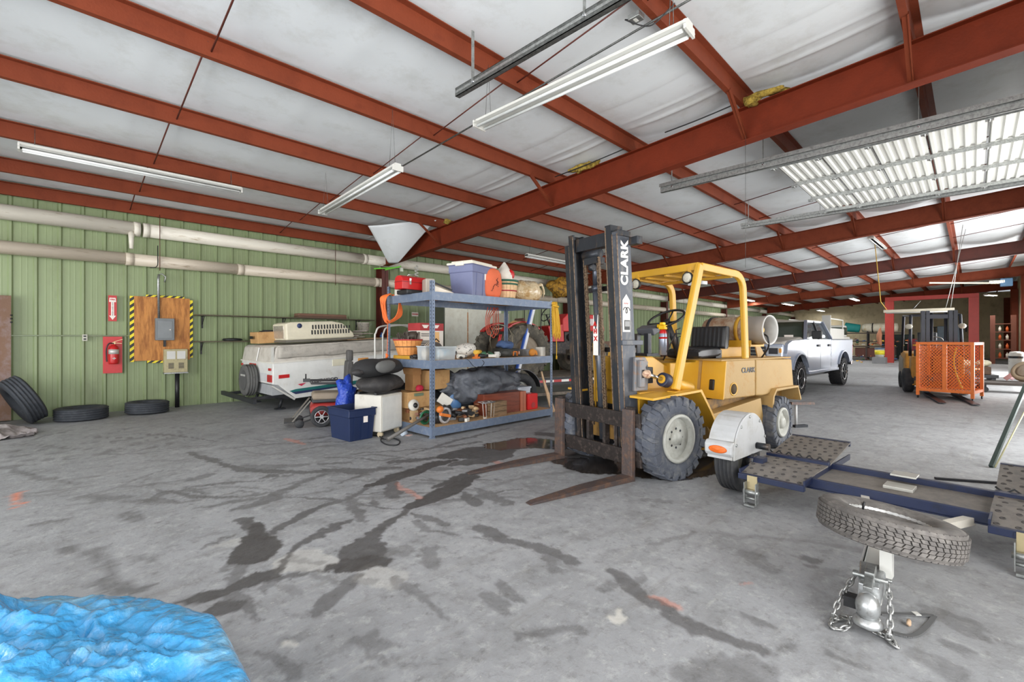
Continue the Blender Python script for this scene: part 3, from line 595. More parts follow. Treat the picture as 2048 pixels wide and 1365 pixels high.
MB().lathe([(0, 1.21), (.045, 1.22), (.045, 1.45), (.03, 1.485), (0, 1.49)], (0, 0, 0), (0, 0, 1), 16).build('cylinder', mat('silver_cylinder', (150, 156, 170), .35, .5), ex)
MB().lathe([(.046, 1.40), (.047, 1.4), (.04, 1.47), (.032, 1.5), (0, 1.505)], (0, 0, 0), (0, 0, 1), 16).build('red_band', REDP, ex)
MB().box((0, 0, 1.53), (.05, .09, .05)).box((.03, .02, 1.57), (.05, .05, .03)).box((0, -.05, 1.545), (.03, .05, .04)).build('head', mat('yellow_plastic', (240, 190, 20), .5), ex, bevel=.008)
MB().tube(curve([(.0, .05, 1.54), (.04, .11, 1.5), (.05, .12, 1.35), (.03, .08, 1.25)]), .007, 6).build('hose', BLKP, ex)
# overhead guard
gd = MB()
def leg(pts, w_=.085, h_=.05):
    P_ = [Vector(p) for p in pts]; vs = []; n_ = len(P_)
    for i, p in enumerate(P_):
        d = (P_[min(i+1, n_-1)]-P_[max(i-1, 0)]).normalized(); y = Vector((0, 1, 0)); u = d.cross(y).normalized(); yy = u.cross(d)
        vs += [p-yy*h_/2-u*w_/2, p+yy*h_/2-u*w_/2, p+yy*h_/2+u*w_/2, p-yy*h_/2+u*w_/2]
    fs = [(i*4+k, i*4+(k+1) % 4, i*4+4+(k+1) % 4, i*4+4+k) for i in range(n_-1) for k in range(4)]+[(3, 2, 1, 0), (n_*4-4, n_*4-3, n_*4-2, n_*4-1)]
    return MB().add(vs, fs)
for y in (.57, -.44):
    leg([(-.53, y, .86), (-.75, y, 1.58), (-.955, y, 2.22)], .095, .06).build('guard_front_leg', YEL, fk, bevel=.012)
    rr = [(-.96, y, 2.2)]+[(-1.45, y, 2.175)]+[(-1.62-.19*math.sin(a), y, 1.98+.19*math.cos(a)) for a in (0, .3, .6, .9, 1.2, 1.45)]+[(-1.83, y, 1.7), (-1.86, y, 1.16)]
    leg(rr, .085, .055).build('guard_rear_leg', YEL, fk, bevel=.012)
    MB().bx(-.46, -.62, y-.05, y+.05, .83, .85).build('foot_plate', YEL, fk)
MB().bx(-.92, -.99, -.44, .57, 2.16, 2.245).bx(-1.55, -1.6, -.44, .57, 2.12, 2.16).build('guard_crossbar', YEL, fk, bevel=.01)
slats = [(-.98-k*.056) for k in range(11)]
for x in slats: MB().bx(x, x-.022, -.42, .55, 2.165, 2.185).build('guard_slat', YEL, fk)
for y in (-.2, .08, .34): MB().bx(-.97, -1.6, y, y+.03, 2.14, 2.165).build('guard_rib', YEL, fk)
for (x, y, z) in ((-.88, .46, 2.08), (-.88, -.28, 2.08)):
    lp = MB().lathe([(0, -.07), (.04, -.06), (.065, -.02), (.068, 0), (.06, .004)], (x, y, z), (1, 0, 0), 24).build('work_lamp', BLK, fk)
    MB().lathe([(.06, .002), (.04, .012), (0, .015)], (x, y, z), (1, 0, 0), 24).build('lens', mat('lamp_glass', (200, 196, 180), .15, bump=.6, bscale=60), lp)
    MB().bx(x-.06, x-.03, y-.015, y+.015, z+.04, z+.12).build('bracket', YEL, lp)
# rear lamp hanging under guard
MB().bx(-1.4, -1.5, .1, .3, 2.06, 2.1).build('dome_lamp', mat('clear_lamp', (210, 214, 220), .2), fk)
# mast, leaning slightly forward
mz0, mz1 = .16, 2.53; lean = .065
def mx(z): return -.165+lean*(z-.5)
def chan(y0, y1, x0, x1, z0, z1, m_, name, wt=.02):
    """C-channel: web on one side, two flanges, following the lean"""
    s = 1 if y1 > y0 else -1; mb = MB()
    def slab(ya, yb, xa, xb):
        mb.hexa([(mx(z0)+xa, ya, z0), (mx(z0)+xb, ya, z0), (mx(z0)+xb, yb, z0), (mx(z0)+xa, yb, z0), (mx(z1)+xa, ya, z1), (mx(z1)+xb, ya, z1), (mx(z1)+xb, yb, z1), (mx(z1)+xa, yb, z1)])
    slab(y0, y0+s*wt, x0, x1); slab(y0+s*wt, y1, x0, x0+wt); slab(y0+s*wt, y1, x1-wt, x1)
    return mb.build(name, m_, fk)
near = chan(.39, .32, 0, .19, mz0, mz1-.05, MASTP, 'outer_mast_rail'); chan(-.42, -.34, 0, .19, mz0, mz1-.07, STL, 'outer_mast_rail')
chan(.315, .235, .03, .2, mz0+.02, mz1+.03, STL, 'inner_mast_rail'); chan(-.335, -.255, .03, .2, mz0+.02, mz1+.03, STL, 'inner_mast_rail')
for nm, z, h, x0, x1, y0, y1, m_ in (('top_crosshead', 2.44, .14, .05, .16, -.29, .27, STL), ('mast_crossbar', 1.95, .05, -.03, .03, -.4, .38, CARR), ('mast_crossbar', 1.28, .05, -.03, .03, -.4, .38, CARR), ('mast_crossbar', .62, .12, -.03, .0, -.4, .38, STL)):
    MB().bx(mx(z)+x0, mx(z)+x1, y0, y1, z-h/2, z+h/2).build(nm, m_, fk)
MB().bx(mx(2.4)-.06, mx(2.4)+.02, .2, .5, 2.36, 2.44).bx(mx(2.45)+.0, mx(2.45)+.19, .26, .4, 2.44, 2.5).build('mast_cap', STL, fk, bevel=.006)
MB().cyl((mx(.3)+.1, -.02, .3), (mx(1.95)+.1, -.02, 1.95), .05, n=20).build('lift_cylinder', mat('cylinder_steel', (88, 92, 100), .35, .5, (130, 110, 92), 6, (.55, .7)), fk)
MB().cyl((mx(1.95)+.1, -.02, 1.95), (mx(2.3)+.1, -.02, 2.3), .042, n=20).cyl((mx(1.93)+.1, -.02, 1.92), (mx(1.98)+.1, -.02, 1.98), .06, n=20).build('cylinder_rod', CHR if False else mat('dark_rod', (74, 78, 88), .3, .6), fk)
MB().box((mx(2.27)+.12, -.02, 2.24), (.12, .2, .07)).cyl((mx(2.2)+.16, -.045, 2.17), (mx(2.2)+.16, .01, 2.17), .035, n=16).build('chain_head', STL, fk)
CH = mat('greasy_chain', (128, 108, 88), .5, .5, (82, 66, 52), 30, (.45, .6))
def leafchain(y, z0, z1):
    mb = MB(); z = z0; k = 0
    while z < z1:
        x = mx(z)+.165; o = .006 if k % 2 else 0
        mb.bx(x-.012, x+.012, y-.022+o, y-.012+o, z-.004, z+.034); mb.bx(x-.012, x+.012, y+.012-o, y+.022-o, z-.004, z+.034)
        mb.cyl((x, y-.02, z+.015), (x, y+.02, z+.015), .011, n=6); z += .03; k += 1
    return mb.build('lift_chain', CH, fk)
leafchain(-.12, .45, 2.3); leafchain(.085, .45, 2.3)
WORN = mat('worn_edge_steel', (150, 128, 108), .4, .5, (104, 88, 76), 20, (.45, .6))
for (y, x, zt) in ((.322, .192, 2.46), (.24, .202, 2.54), (-.342, .192, 2.44), (-.262, .202, 2.54), (.388, .192, 2.46)):
    MB().hexa([(mx(.2)+x-.004, y-.005, .2), (mx(.2)+x+.003, y-.005, .2), (mx(.2)+x+.003, y+.005, .2), (mx(.2)+x-.004, y+.005, .2), (mx(zt)+x-.004, y-.005, zt), (mx(zt)+x+.003, y-.005, zt), (mx(zt)+x+.003, y+.005, zt), (mx(zt)+x-.004, y+.005, zt)]).build('worn_rail_edge', WORN, fk)
MB().cyl((mx(2.3)+.15, -.145, 2.31), (mx(2.3)+.15, .11, 2.31), .045, n=20).build('chain_sheave', STL, fk)
MB().tube([(mx(.5)+.06, -.17, .5), (mx(1.4)+.05, -.165, 1.35)], .012, 6).tube([(mx(.5)+.06, .12, .5), (mx(1.3)+.05, .115, 1.3)], .012, 6).build('hydraulic_hose', mat('ochre_hose', (188, 142, 50), .5), fk)
MB().box((mx(1.42)+.153, -.02, 1.44), (.004, .075, .44)).build('warning_label', mat('white_label', (226, 224, 218), .5), fk)
for zt, s_ in ((1.56, 'A'), (1.48, 'H'), (1.40, 'X'), (1.31, 'M')):
    text(s_, 'label_mark', REDP, fk, (mx(zt)+.157, -.02, zt), (PI/2, 0, PI/2), .07, .003)
# near rail outer face carries the lettering and the decals
def onrail(z, dx): return (mx(z)+dx, .393, z)
r_ = (PI/2, -math.atan(lean), PI)
tl = text('CLARK', 'lettering', mat('white_lettering', (236, 234, 226), .5), near, onrail(2.17, .1), (0, 0, 0), .135, .006, 1.0, .002, 1.1)
tl.rotation_euler = (Matrix.Rotation(PI, 3, 'Z') @ Matrix.Rotation(PI/2, 3, 'X') @ Matrix.Rotation(PI/2, 3, 'Z')).to_euler()
dec = MB().prism([(mx(1.6)+.055, 1.47), (mx(1.6)+.165, 1.47), (mx(1.6)+.17, 1.79), (mx(1.6)+.115, 1.855), (mx(1.6)+.06, 1.79)], 'y', .391, .394).build('white_decal', mat('white_label', (226, 224, 218)), near)
MB().bx(mx(1.5)+.07, mx(1.5)+.15, .394, .3965, 1.49, 1.59).build('decal_frame', BLK, near)
MB().bx(mx(1.5)+.077, mx(1.5)+.143, .3965, .398, 1.525, 1.58).build('decal_text_block', mat('grey_print', (150, 150, 150)), near)
MB().tube([(mx(1.68)+.135+.02*math.cos(a)-a*.006, .395, 1.69+.03*math.sin(a)) for a in [k*.5 for k in range(20)]], .0045, 5).build('decal_swirl', BLK, near)
MB().tube([(mx(1.75)+.08+k*.012, .395, 1.76+.008*(-1)**k) for k in range(6)], .0025, 4).build('decal_scribble', REDP, near)
MB().bx(mx(1.5)+.2, mx(1.4)-.1, .39, .42, 1.335, 1.385).build('rail_bracket', MASTP, near, bevel=.004)
# tilt-cylinder bracket and near tilt cylinder
MB().prism([(mx(1.1)+.06, .86), (mx(1.1)-.14, .86), (mx(1.1)-.15, 1.0), (mx(1.1)-.11, 1.1), (mx(1.1)-.15, 1.15), (mx(1.1)-.1, 1.21), (mx(1.1)+.05, 1.21)], 'y', .39, .43).prism([(mx(1.1)+.02, .9), (mx(1.1)-.05, .9), (mx(1.1)-.05, 1.18), (mx(1.1)+.02, 1.18)], 'y', .43, .47).build('tilt_bracket', mat('worn_bracket', (122, 122, 124), .5, .3, (150, 120, 100), 8, (.5, .65)), fk, bevel=.008)
MB().bx(mx(1.1)-.03, mx(1.1)-.005, .43, .475, 1.0, 1.08).build('bracket_window', BLK, fk)
MB().ball((-.17, .5, 1.04), (.05, .04, .045), 12, lumpy(.3, 20)).build('rod_end', mat('greasy_rod_end', (206, 176, 150), .5, .2, (150, 110, 90), 14, (.5, .6)), fk)
MB().cyl((-.2, .5, 1.03), (-.4, .5, .975), .02, n=14).build('tilt_rod', CHR, fk)
MB().cyl((-.4, .5, .975), (-.49, .5, .95), .075, n=24).build('cylinder_gland', mat('navy_gland', (42, 46, 66), .5), fk, bevel=.008)
MB().cyl((-.392, .5, .977), (-.4, .5, .975), .045, n=20).build('gland_face', YEL, fk)
MB().cyl((-.49, .5, .95), (-.86, .5, .85), .06, .07, 20).build('tilt_cylinder', YEL, fk)
MB().bx(-.27, -.36, .3, .42, .93, 1.1).bx(-.25, -.28, .3, .42, .88, 1.13).build('valve_block', STL, fk, bevel=.006)
# carriage and forks
c_ = MB().prism([(.04, .50), (.07, .50), (.09, .66), (.055, .66)], 'y', -.50, .62).build('carriage_top_bar', CARR, fk, bevel=.005)
MB().prism([(.03, .13), (.06, .13), (.08, .29), (.045, .29)], 'y', -.50, .62).build('carriage_lower_bar', CARR, fk, bevel=.005)
for y in (-.3, -.15, .1, .27): MB().bx(-.02, .045, y-.02, y+.02, .12, .62).build('carriage_upright', CARR, fk)
for y in (.5, -.56):
    f = MB().prism([(.085, .0), (.085, .7), (.125, .7), (.135, .055), (.7, .045), (1.28, .02), (1.33, .008), (1.33, .0)], 'y', -.0675, .0675)
    v = []
    for p in f.v:                                      # forks narrow towards the tip
        k = max(0, (p[0]-.75)/.58); v.append((p[0], y+p[1]*(1-.45*k*k), p[2]))
    f.v = v; fo = f.build('fork', RUST, fk, bevel=.006)
    MB().bx(.05, .1, y-.04, y+.04, .64, .72).bx(.05, .09, y-.04, y+.04, .1, .15).build('fork_hook', CARR, fo)
# rear tow pin
# ================================================================== PUDDLES
# ================================================================== TOW DOLLY
D = Fr((4.45, .35, 0), 176); td = T('tow_dolly', 'blue steel tow dolly with perforated platforms and white fender', 'tow dolly', D.o, 176)
NAVY = mat('navy_blue_paint', (20, 31, 62), .42, 0, (18, 26, 46), 8, (.5, .7)); DUST = mat('dusty_grey_plate', (118, 112, 106), .7, 0, (94, 90, 88), 6, (.45, .7), bump=.1)
FEND = mat('white_plastic_fender', (180, 181, 182), .45, 0, (158, 155, 148), 3, (.5, .75))
for s in (-1, 1):
    y = s*1.2
    t = tyre(MB(), (0, y, .3), (0, 1, 0), .295, .19, 0, 0, 4, bead=.58).build('road_wheel', RUB, td)
    MB().lathe([(.17, 0), (.175, .05), (.16, .055), (.14, .01), (.06, .0), (.05, .06), (0, .065)], (0, y+s*.02, .3), (0, s, 0), 28).build('rim', GREYR, t)
    # fender: half-round shell with closed sides
    def arc(r): return [(r*.94*math.cos(a), .33+r*math.sin(a)) for a in np.linspace(-.05, PI+.05, 20)]
    o_, i_ = arc(.36), arc(.347)
    fe = MB().prism([(x*1.02+.02, z+.04) for x, z in o_]+[(x*1.02+.02, z+.04) for x, z in i_[::-1]], 'y', y-.11, y+.11).build('fender', FEND, td, bevel=.004)
    MB().prism([(x*1.02+.02, z+.04) for x, z in o_], 'y', y-s*.12-.008, y-s*.12+.008).build('fender_side', FEND, fe, bevel=.006)
    MB().prism([(.28, .38), (.38, .38), (.4, .41), (.4, .48), (.37, .51), (.3, .51)], 'y', y-.12, y+.12).build('lamp_housing', FEND, fe, bevel=.012)
    MB().lathe([(0, 0), (.03, 0), (.034, .006), (.03, .014), (0, .016)], (0, 0, 0), (1, 0, 0), 20).build('amber_lamp', mat('amber_lens', (226, 104, 30), .25, bump=.5, bscale=80), fe, loc=(.395, y, .44)).scale = (1, 2.4, 1.0)
    bo = MB()
    for a in (.35, .9, 1.5, 2.2, 2.8): bo.cyl((.33*math.cos(a)+.02, y-s*.135, .37+.33*math.sin(a)), (.33*math.cos(a)+.02, y-s*.12, .37+.33*math.sin(a)), .014, n=6)
    bo.build('fender_bolts', GALV, fe)
    MB().bx(-.05, .05, y-s*.11, y-s*.24, .24, .34).build('hub_bracket', NAVY, td)
    MB().cyl((0, y-s*.1, .3), (0, y-s*.16, .3), .06, n=16).cyl((-.1, y-s*.13, .42), (-.1, y-s*.24, .42), .03, n=12).build('hub', STL, td)
# frame: cross pan with raised lips
MB().bx(-.42, .1, -1.0, 1.0, .235, .25).build('cross_pan', DUST, td)
MB().bx(.1, .125, -1.06, 1.06, .2, .275).bx(.06, .125, -1.06, 1.06, .19, .2).build('front_beam', NAVY, td, bevel=.005)
MB().bx(-.47, -.42, -1.06, 1.06, .22, .295).build('rear_beam', NAVY, td, bevel=.005)
for s in (-1, 1):
    y0, y1 = (-1.06, -.56) if s < 0 else (.44, 1.0)
    def slab(xa, za, xb, zb, name, hole_rows):
        L = math.hypot(xb-xa, zb-za); k = MB()
        k.hexa([(xa, y0, za-.012), (xb, y0, zb-.012), (xb, y1, zb-.012), (xa, y1, za-.012), (xa, y0, za), (xb, y0, zb), (xb, y1, zb), (xa, y1, za)])
        pl_ = k.build(name, DUST, td); hm = MB()
        for i in range(hole_rows):
            for j in range(6):
                f_ = (i+.5)/hole_rows; yy = y0+(j+.5+(.25 if i % 2 else -.25)*.5)*(y1-y0)/6
                p = Vector((xa+(xb-xa)*f_, yy, za+(zb-za)*f_)); nn = Vector((-(zb-za), 0, xb-xa)); nn = nn.normalized()*(1 if nn.z > 0 else -1)
                hm.lathe([(.0, .001), (.009, .001), (.010, .005), (.014, .004), (.016, 0)], p, nn, 10)
        h_ = hm.build('dimpled_holes', mat('dark_dimple', (72, 68, 66), .7), pl_); h_['kind'] = 'stuff'
    slab(-.36, .3, -1.02, .40, 'rear_ramp_plate', 8)
    slab(.30, .245, .04, .3, 'front_ramp_plate', 3); slab(.04, .3, -.30, .30, 'middle_plate', 3)
    MB().bx(-.36, -.30, y0, y1, .26, .325).build('cross_rib', NAVY, td); MB().bx(.28, .325, y0, y1, .205, .252).build('front_lip', NAVY, td, bevel=.004)
    MB().bx(-1.03, -.99, y0, y1, .36, .402).build('rear_lip', NAVY, td)
    MB().bx(-1.0, .3, y1-.012, y1, .235, .285).bx(-1.0, .3, y0, y0+.012, .235, .285).build('side_skirt', NAVY, td)
    MB().tube([(-.38, y0+(y1-y0)*k/12, .325+.018*(-1)**k) for k in range(13)], .007, 6).build('wheel_rope_hook', BLK, td)
    yr = y0+.12 if s < 0 else y0+.16
    rt = MB().bx(.325, .335, yr-.04, yr+.04, .1, .25).build('ratchet', mat('gold_zinc', (206, 190, 150), .3, .8), td)
    k = MB(); [k.bx(.325, .385, yr+q*.045-.003, yr+q*.045+.003, .03, .2) for q in (-1, 1)]; k.cyl((.36, yr-.06, .12), (.36, yr+.06, .12), .02, n=12).cyl((.36, yr-.05, .07), (.36, yr+.05, .07), .012, n=10).bx(.34, .4, yr-.04, yr+.04, .01, .025).build('ratchet_drum', GALV, rt)
    MB().bx(.28, .33, yr-.05, yr+.05, .22, .245).build('ratchet_mount', NAVY, rt)
for yy in (-.06,): MB().bx(-.26, -.1, yy-.09, yy+.09, .25, .275).bx(-.45, -.3, yy-.08, yy+.08, .31, .325).build('clamp_plate', mat('bare_plate', (186, 184, 176), .4, .5), td, bevel=.004)
MB().bar((.1, -.22, .2), (1.0, .0, .2), .05, .05).bar((.1, .35, .2), (1.0, .0, .2), .05, .05).build('draw_bars', mat('pale_bar_paint', (214, 208, 196), .5), td)
tg = MB().hexa([(.7, -.045, .12), (1.6, -.045, .1), (1.6, .045, .1), (.7, .045, .12), (.7, -.045, .22), (1.6, -.045, .2), (1.6, .045, .2), (.7, .045, .22)]).build('tongue', WHT, td, bevel=.008)
MB().prism([(1.05, -.055), (1.5, -.055), (1.5, -.048), (1.05, -.048)], 'z', .1, .225).prism([(1.05, .048), (1.5, .048), (1.5, .055), (1.05, .055)], 'z', .1, .225).build('tongue_side_plates', mat('bare_aluminium', (196, 198, 198)), tg)
cp = MB().hexa([(1.42, -.055, .14), (1.66, -.045, .13), (1.66, .045, .13), (1.42, .055, .14), (1.42, -.055, .235), (1.66, -.04, .215), (1.66, .04, .215), (1.42, .055, .235)]).ball((1.70, 0, .13), (.058, .05, .065), 20).lathe([(.06, 0), (.06, .018), (.045, .04)], (1.70, 0, .045), (0, 0, 1), 20).build('coupler', mat('cast_grey_coupler', (176, 178, 178), .35, .7, (130, 128, 124), 14, (.5, .7)), td, bevel=.006)
MB().bx(1.5, 1.62, -.02, .02, .21, .26).bar((1.58, 0, .25), (1.72, 0, .22), .035, .02).cyl((1.6, -.07, .23), (1.6, .07, .23), .012, n=8).cyl((1.48, -.08, .19), (1.48, .08, .19), .01, n=8).build('latch', GALV, cp, bevel=.003)
MB().bx(1.6, 1.66, -.1, -.05, .08, .13).build('jack_foot', BLKP, cp)
def chain(pts, name, par, m_, pitch=.034, r=.0055):
    P_ = curve(pts, 16); out = MB(); acc = 0; last = P_[0]; k = 0; q = [P_[0]]
    for a, b in zip(P_, P_[1:]):
        L = (b-a).length; t = pitch-acc
        while t <= L: q.append(a.lerp(b, t/L)); t += pitch
        acc = (acc+L) % pitch
    for i in range(len(q)-1):
        c = (q[i]+q[i+1])/2; d = (q[i+1]-q[i]).normalized(); s_ = d.orthogonal().normalized(); s_ = Matrix.Rotation((PI/2 if i % 2 else 0)+.5, 3, d) @ s_
        out.tube([c+d*.024*math.cos(a)+s_*.011*math.sin(a) for a in [2*PI*j/10 for j in range(10)]], r, 6, True)
    return out.build(name, m_, par)
def dl(u, v, z): return D.loc(fl(u, v, z))
for o_ in (tg, cp):
    pv = Vector((.75, -.03, 0)); a_ = math.radians(7); o_.rotation_euler = (0, 0, a_); o_.location = pv-Matrix.Rotation(a_, 3, 'Z') @ pv
CHN = mat('galvanised_chain', (168, 168, 166), .38, .8)
chain([w(1.54, .035, .2), w(1.63, .0, .12), w(1.7, -.02, .02), dl(1700, 1235, .01), dl(1668, 1240, .01), dl(1662, 1255, .01), dl(1690, 1258, .012), dl(1700, 1240, .03), dl(1680, 1232, .02)], 'safety_chain', td, CHN)
chain([w(1.54, .165, .2), w(1.64, .19, .12), w(1.72, .2, .03), dl(1775, 1262, .01), dl(1785, 1290, .01), dl(1796, 1292, .01), dl(1775, 1275, .012), dl(1745, 1262, .012), dl(1715, 1242, .012)], 'safety_chain', td, CHN)
# spare wheel carried flat over the tongue
SPC = fl(1775, 1052, .455)
sp_ = T('spare_wheel', 'dusty spare wheel with deep tread lying flat above the dolly tongue', 'wheel', SPC, 0)
tl_ = Vector((-.02, -.17, 1)).normalized(); tl_ = Vector((-.10, -.13, 1)).normalized()*1
tl_ = (RT*.17+FW*.04+Vector((0, 0, 1))).normalized()
R_ = .296; SPT = mat('spare_tread_rubber', (86, 82, 79), .8, 0, (116, 111, 106), 10, (.45, .7), bump=.1)
tb = MB(); tyre(tb, (0, 0, 0), tl_, R_-.006, .15, 0, 0, 0, n=64, bead=.6); tb = tb.build('tyre', SPT, sp_)
# tread blocks: five rings of small zig-zag blocks
e1 = tl_.orthogonal().normalized(); e2 = tl_.cross(e1); tm = MB()
for row in range(7):
    h0 = -.066+row*.0192; nb_ = 60
    for k in range(nb_):
        a0 = 2*PI*(k+.06)/nb_; a1 = 2*PI*(k+.86)/nb_; sk = (.035 if row in (0, 1, 2) else -.035)*(1 if row != 3 else .6)
        vs = []
        rr_ = R_+.004-(.012 if row in (0, 6) else .0)
        for r in (R_-.012, rr_):
            for (a, h) in ((a0, h0), (a1, h0), (a1+sk, h0+.0165), (a0+sk, h0+.0165)):
                vs.append((e1*math.cos(a+row*.01)+e2*math.sin(a+row*.01))*r+tl_*h)
        tm.hexa(vs)
tm = tm.build('tread_blocks', SPT, tb); tm['kind'] = 'stuff'
MB().lathe([(.18, -.055), (.184, .05), (.176, .056), (.17, .04), (.172, .0), (.15, -.02), (.125, -.03), (.1, -.015), (.06, -.01), (.055, .02), (0, .022)], (0, 0, 0), tl_, 40).build('rim', mat('silver_rim', (196, 196, 194), .35, .6), sp_)
k = MB().cyl(e1*.172+tl_*.02, e1*.165+tl_*.07, .006, n=8); k.build('valve_stem', BLK, sp_)
q0 = SPC-tl_*.03
MB().bar(D.loc(w(q0.x, q0.y, .2)), D.loc(q0), .05, .05, (0, 1, 0)).build('spare_post', WHT, td)
# strap, stone and bars near the dolly
sb = MB(); P_ = curve([fl(1760, 1228, .006), fl(1800, 1229, .006), fl(1862, 1232, .006), fl(1866, 1238, .006), fl(1845, 1262, .006), fl(1820, 1273, .006), fl(1785, 1266, .006)], 10)
for a, b in zip(P_, P_[1:]): sb.bar(a, b, .022, .006)
o = base(sb, 'webbing_strap', mat('grey_webbing', (92, 92, 92), .8), 'dark grey webbing strap looped on the floor beside the dolly coupler', 'strap')
c = fl(1833, 1228, .012); MB().box((c-o.location), (.03, .026, .004), rz=.7).build('white_tag', WHT, o)
base(MB().ball(fl(1818, 1248, .014), (.022, .014, .014), 8, lumpy(.8, 40, 3)), 'stone', mat('tan_stone', (188, 160, 132), .9), 'small tan stone lying inside the strap loop', 'stone')
a, b = fl(1870, 957, .03), fl(1990, 967, .2)
base(MB().bar(fl(1870, 957, .012), fl(2120, 975, .015), .03, .02), 'steel_bar', mat('black_bar', (48, 50, 56), .5), 'long thin black steel bar on the floor behind the dolly', 'bar')
a = fl(1982, 936, 0); b_ = w(a.x+1.25, a.y-1.05, 2.0)
pt = T('leaning_pole', 'dark green steel pole leaning at the right edge of the picture', 'pole', a)
MB().bar(w(0, 0, .01), onX(2052, 770, 8.2)-a, .035, .035).build('bar', mat('dark_green_metal', (52, 66, 62), .45), pt)
MB().tube([w(.02, -.03, .005), (onX(2062, 800, 8.1)-a)], .008, 6).build('wire', mat('pale_wire', (196, 190, 150), .6), pt)
# ================================================================== THE GREEN WALL
WY = YL
def wp(u, v, y=WY-.03): return onY(u, v, y)
# the two big pipes that run the whole wall
PIPE = mat('grimy_white_pipe', (222, 216, 202), .45, 0, (166, 148, 118), 2.4, (.56, .74), bump=.08, stretch=(.5, 3, 3))
PIPE2 = mat('beige_pipe', (206, 194, 176), .4, 0, (140, 122, 98), 2.6, (.56, .74), bump=.08, stretch=(.5, 3, 3))
t = T('wall_duct', 'large white insulated pipe running just under the roof along the green wall', 'pipe', (0, WY-.2, 3.52))
xs = [X0, 1.31]+[1.45+4.6*k for k in range(11)]
for a, b in zip(xs, xs[1:]):
    if b-a > .2: MB().cyl((a+.01, 0, 0), (min(b, XE)-.01, 0, 0), .13, n=24).build('pipe_length', PIPE, t)
for x in xs[1:]: MB().cyl((x-.05, 0, 0), (x+.05, 0, 0), .138, n=24).build('coupling', PIPE, t)
MB().cyl((1.22, -.06, -.06), (1.22, -.08, -.4), .05, .03, 14).build('outlet_stub', PIPE, t)
for x in (1.65, 5.2, 9.5, 14, 19, 25, 31): MB().cyl((x, -.14, -.78), (x, -.14, .32), .006, n=6).build('hanger_rod', REDD, t)
t2 = T('lower_wall_pipe', 'beige dirty pipe running along the green wall below the larger pipe', 'pipe', (0, WY-.19, 2.93))
xs = [X0, 1.2, 3.1, 6.4, 9.5, 15, 21, 27, 33, 39, XE]
for a, b in zip(xs, xs[1:]): MB().cyl((a+.01, 0, 0), (b-.01, 0, 0), .115, n=24).build('pipe_length', PIPE2, t2)
for x in xs[1:-1]: MB().cyl((x-.06, 0, 0), (x+.06, 0, 0), .122, n=24).build('coupling', PIPE2, t2)
for x in (1.62, 9.6, 19): MB().tube([(x, -.13, .3), (x, -.13, -.08), (x-.03, -.13, -.13), (x-.12, -.14, -.15)], .008, 6).build('wire_hook', BLK, t2)
# fire arrow sign, extinguisher on its red board
REDS = mat('red_sign', (196, 56, 58), .5); SIGNW = mat('sign_white', (236, 226, 218), .5)
sg = T('fire_arrow_sign', 'narrow red and white arrow sign lettered FIRE EXTINGUISHER', 'sign', (.965, WY-.05, 1.98))
MB().bx(-.062, .062, -.005, .005, -.245, .245).build('plate', REDS, sg)
ar = [(-.045, .2), (-.05, .12), (-.022, .12), (-.022, -.14), (-.05, -.14), (0, -.22), (.05, -.14), (.022, -.14), (.022, .12), (.05, .12), (.045, .2)]
MB().prism(ar, 'y', -.008, -.005).build('arrow', SIGNW, sg)
text('FIRE', 'lettering', REDS, sg, (0, -.009, .165), (PI/2, 0, 0), .038, .001)
for i, ch in enumerate('EXTINGUISHER'): text(ch, 'letter', BLK, sg, (0, -.009, .105-i*.0215), (PI/2, 0, 0), .023, .0005)
eb = T('extinguisher_board', 'red board on the green wall behind the fire extinguisher', 'board', (.967, WY-.05, 1.09))
MB().bx(-.14, .14, -.008, .012, -.345, .35).build('board', REDS, eb)
fe = T('fire_extinguisher', 'red wall-mounted fire extinguisher on the red board', 'extinguisher', (.975, WY-.142, 1.09))
MB().lathe([(0, -.17), (.072, -.165), (.078, -.14), (.078, .12), (.06, .165), (.028, .19), (.026, .21), (0, .21)], n=24).build('cylinder', REDP, fe)
MB().lathe([(.0785, .02), (.0785, .11), (.078, .11)], n=24).build('silver_label', mat('silver_label', (200, 196, 190), .4, .3), fe)
MB().box((0, 0, .225), (.045, .045, .04)).bar((0, 0, .25), (.13, -.03, .3), .02, .01).bar((0, 0, .23), (.12, -.03, .22), .02, .01).build('handle', mat('brass_handle', (214, 190, 150), .4, .6), fe, bevel=.003)
MB().tube(curve([(0, -.02, .22), (-.07, -.04, .22), (-.105, -.03, .12), (-.105, -.02, -.02), (-.1, -.02, -.12)]), .011, 7).build('hose', BLKP, fe)
MB().box((0, -.079, -.06), (.05, .004, .012)).box((0, -.079, -.06), (.012, .004, .04)).build('cross_mark', WHT, fe)
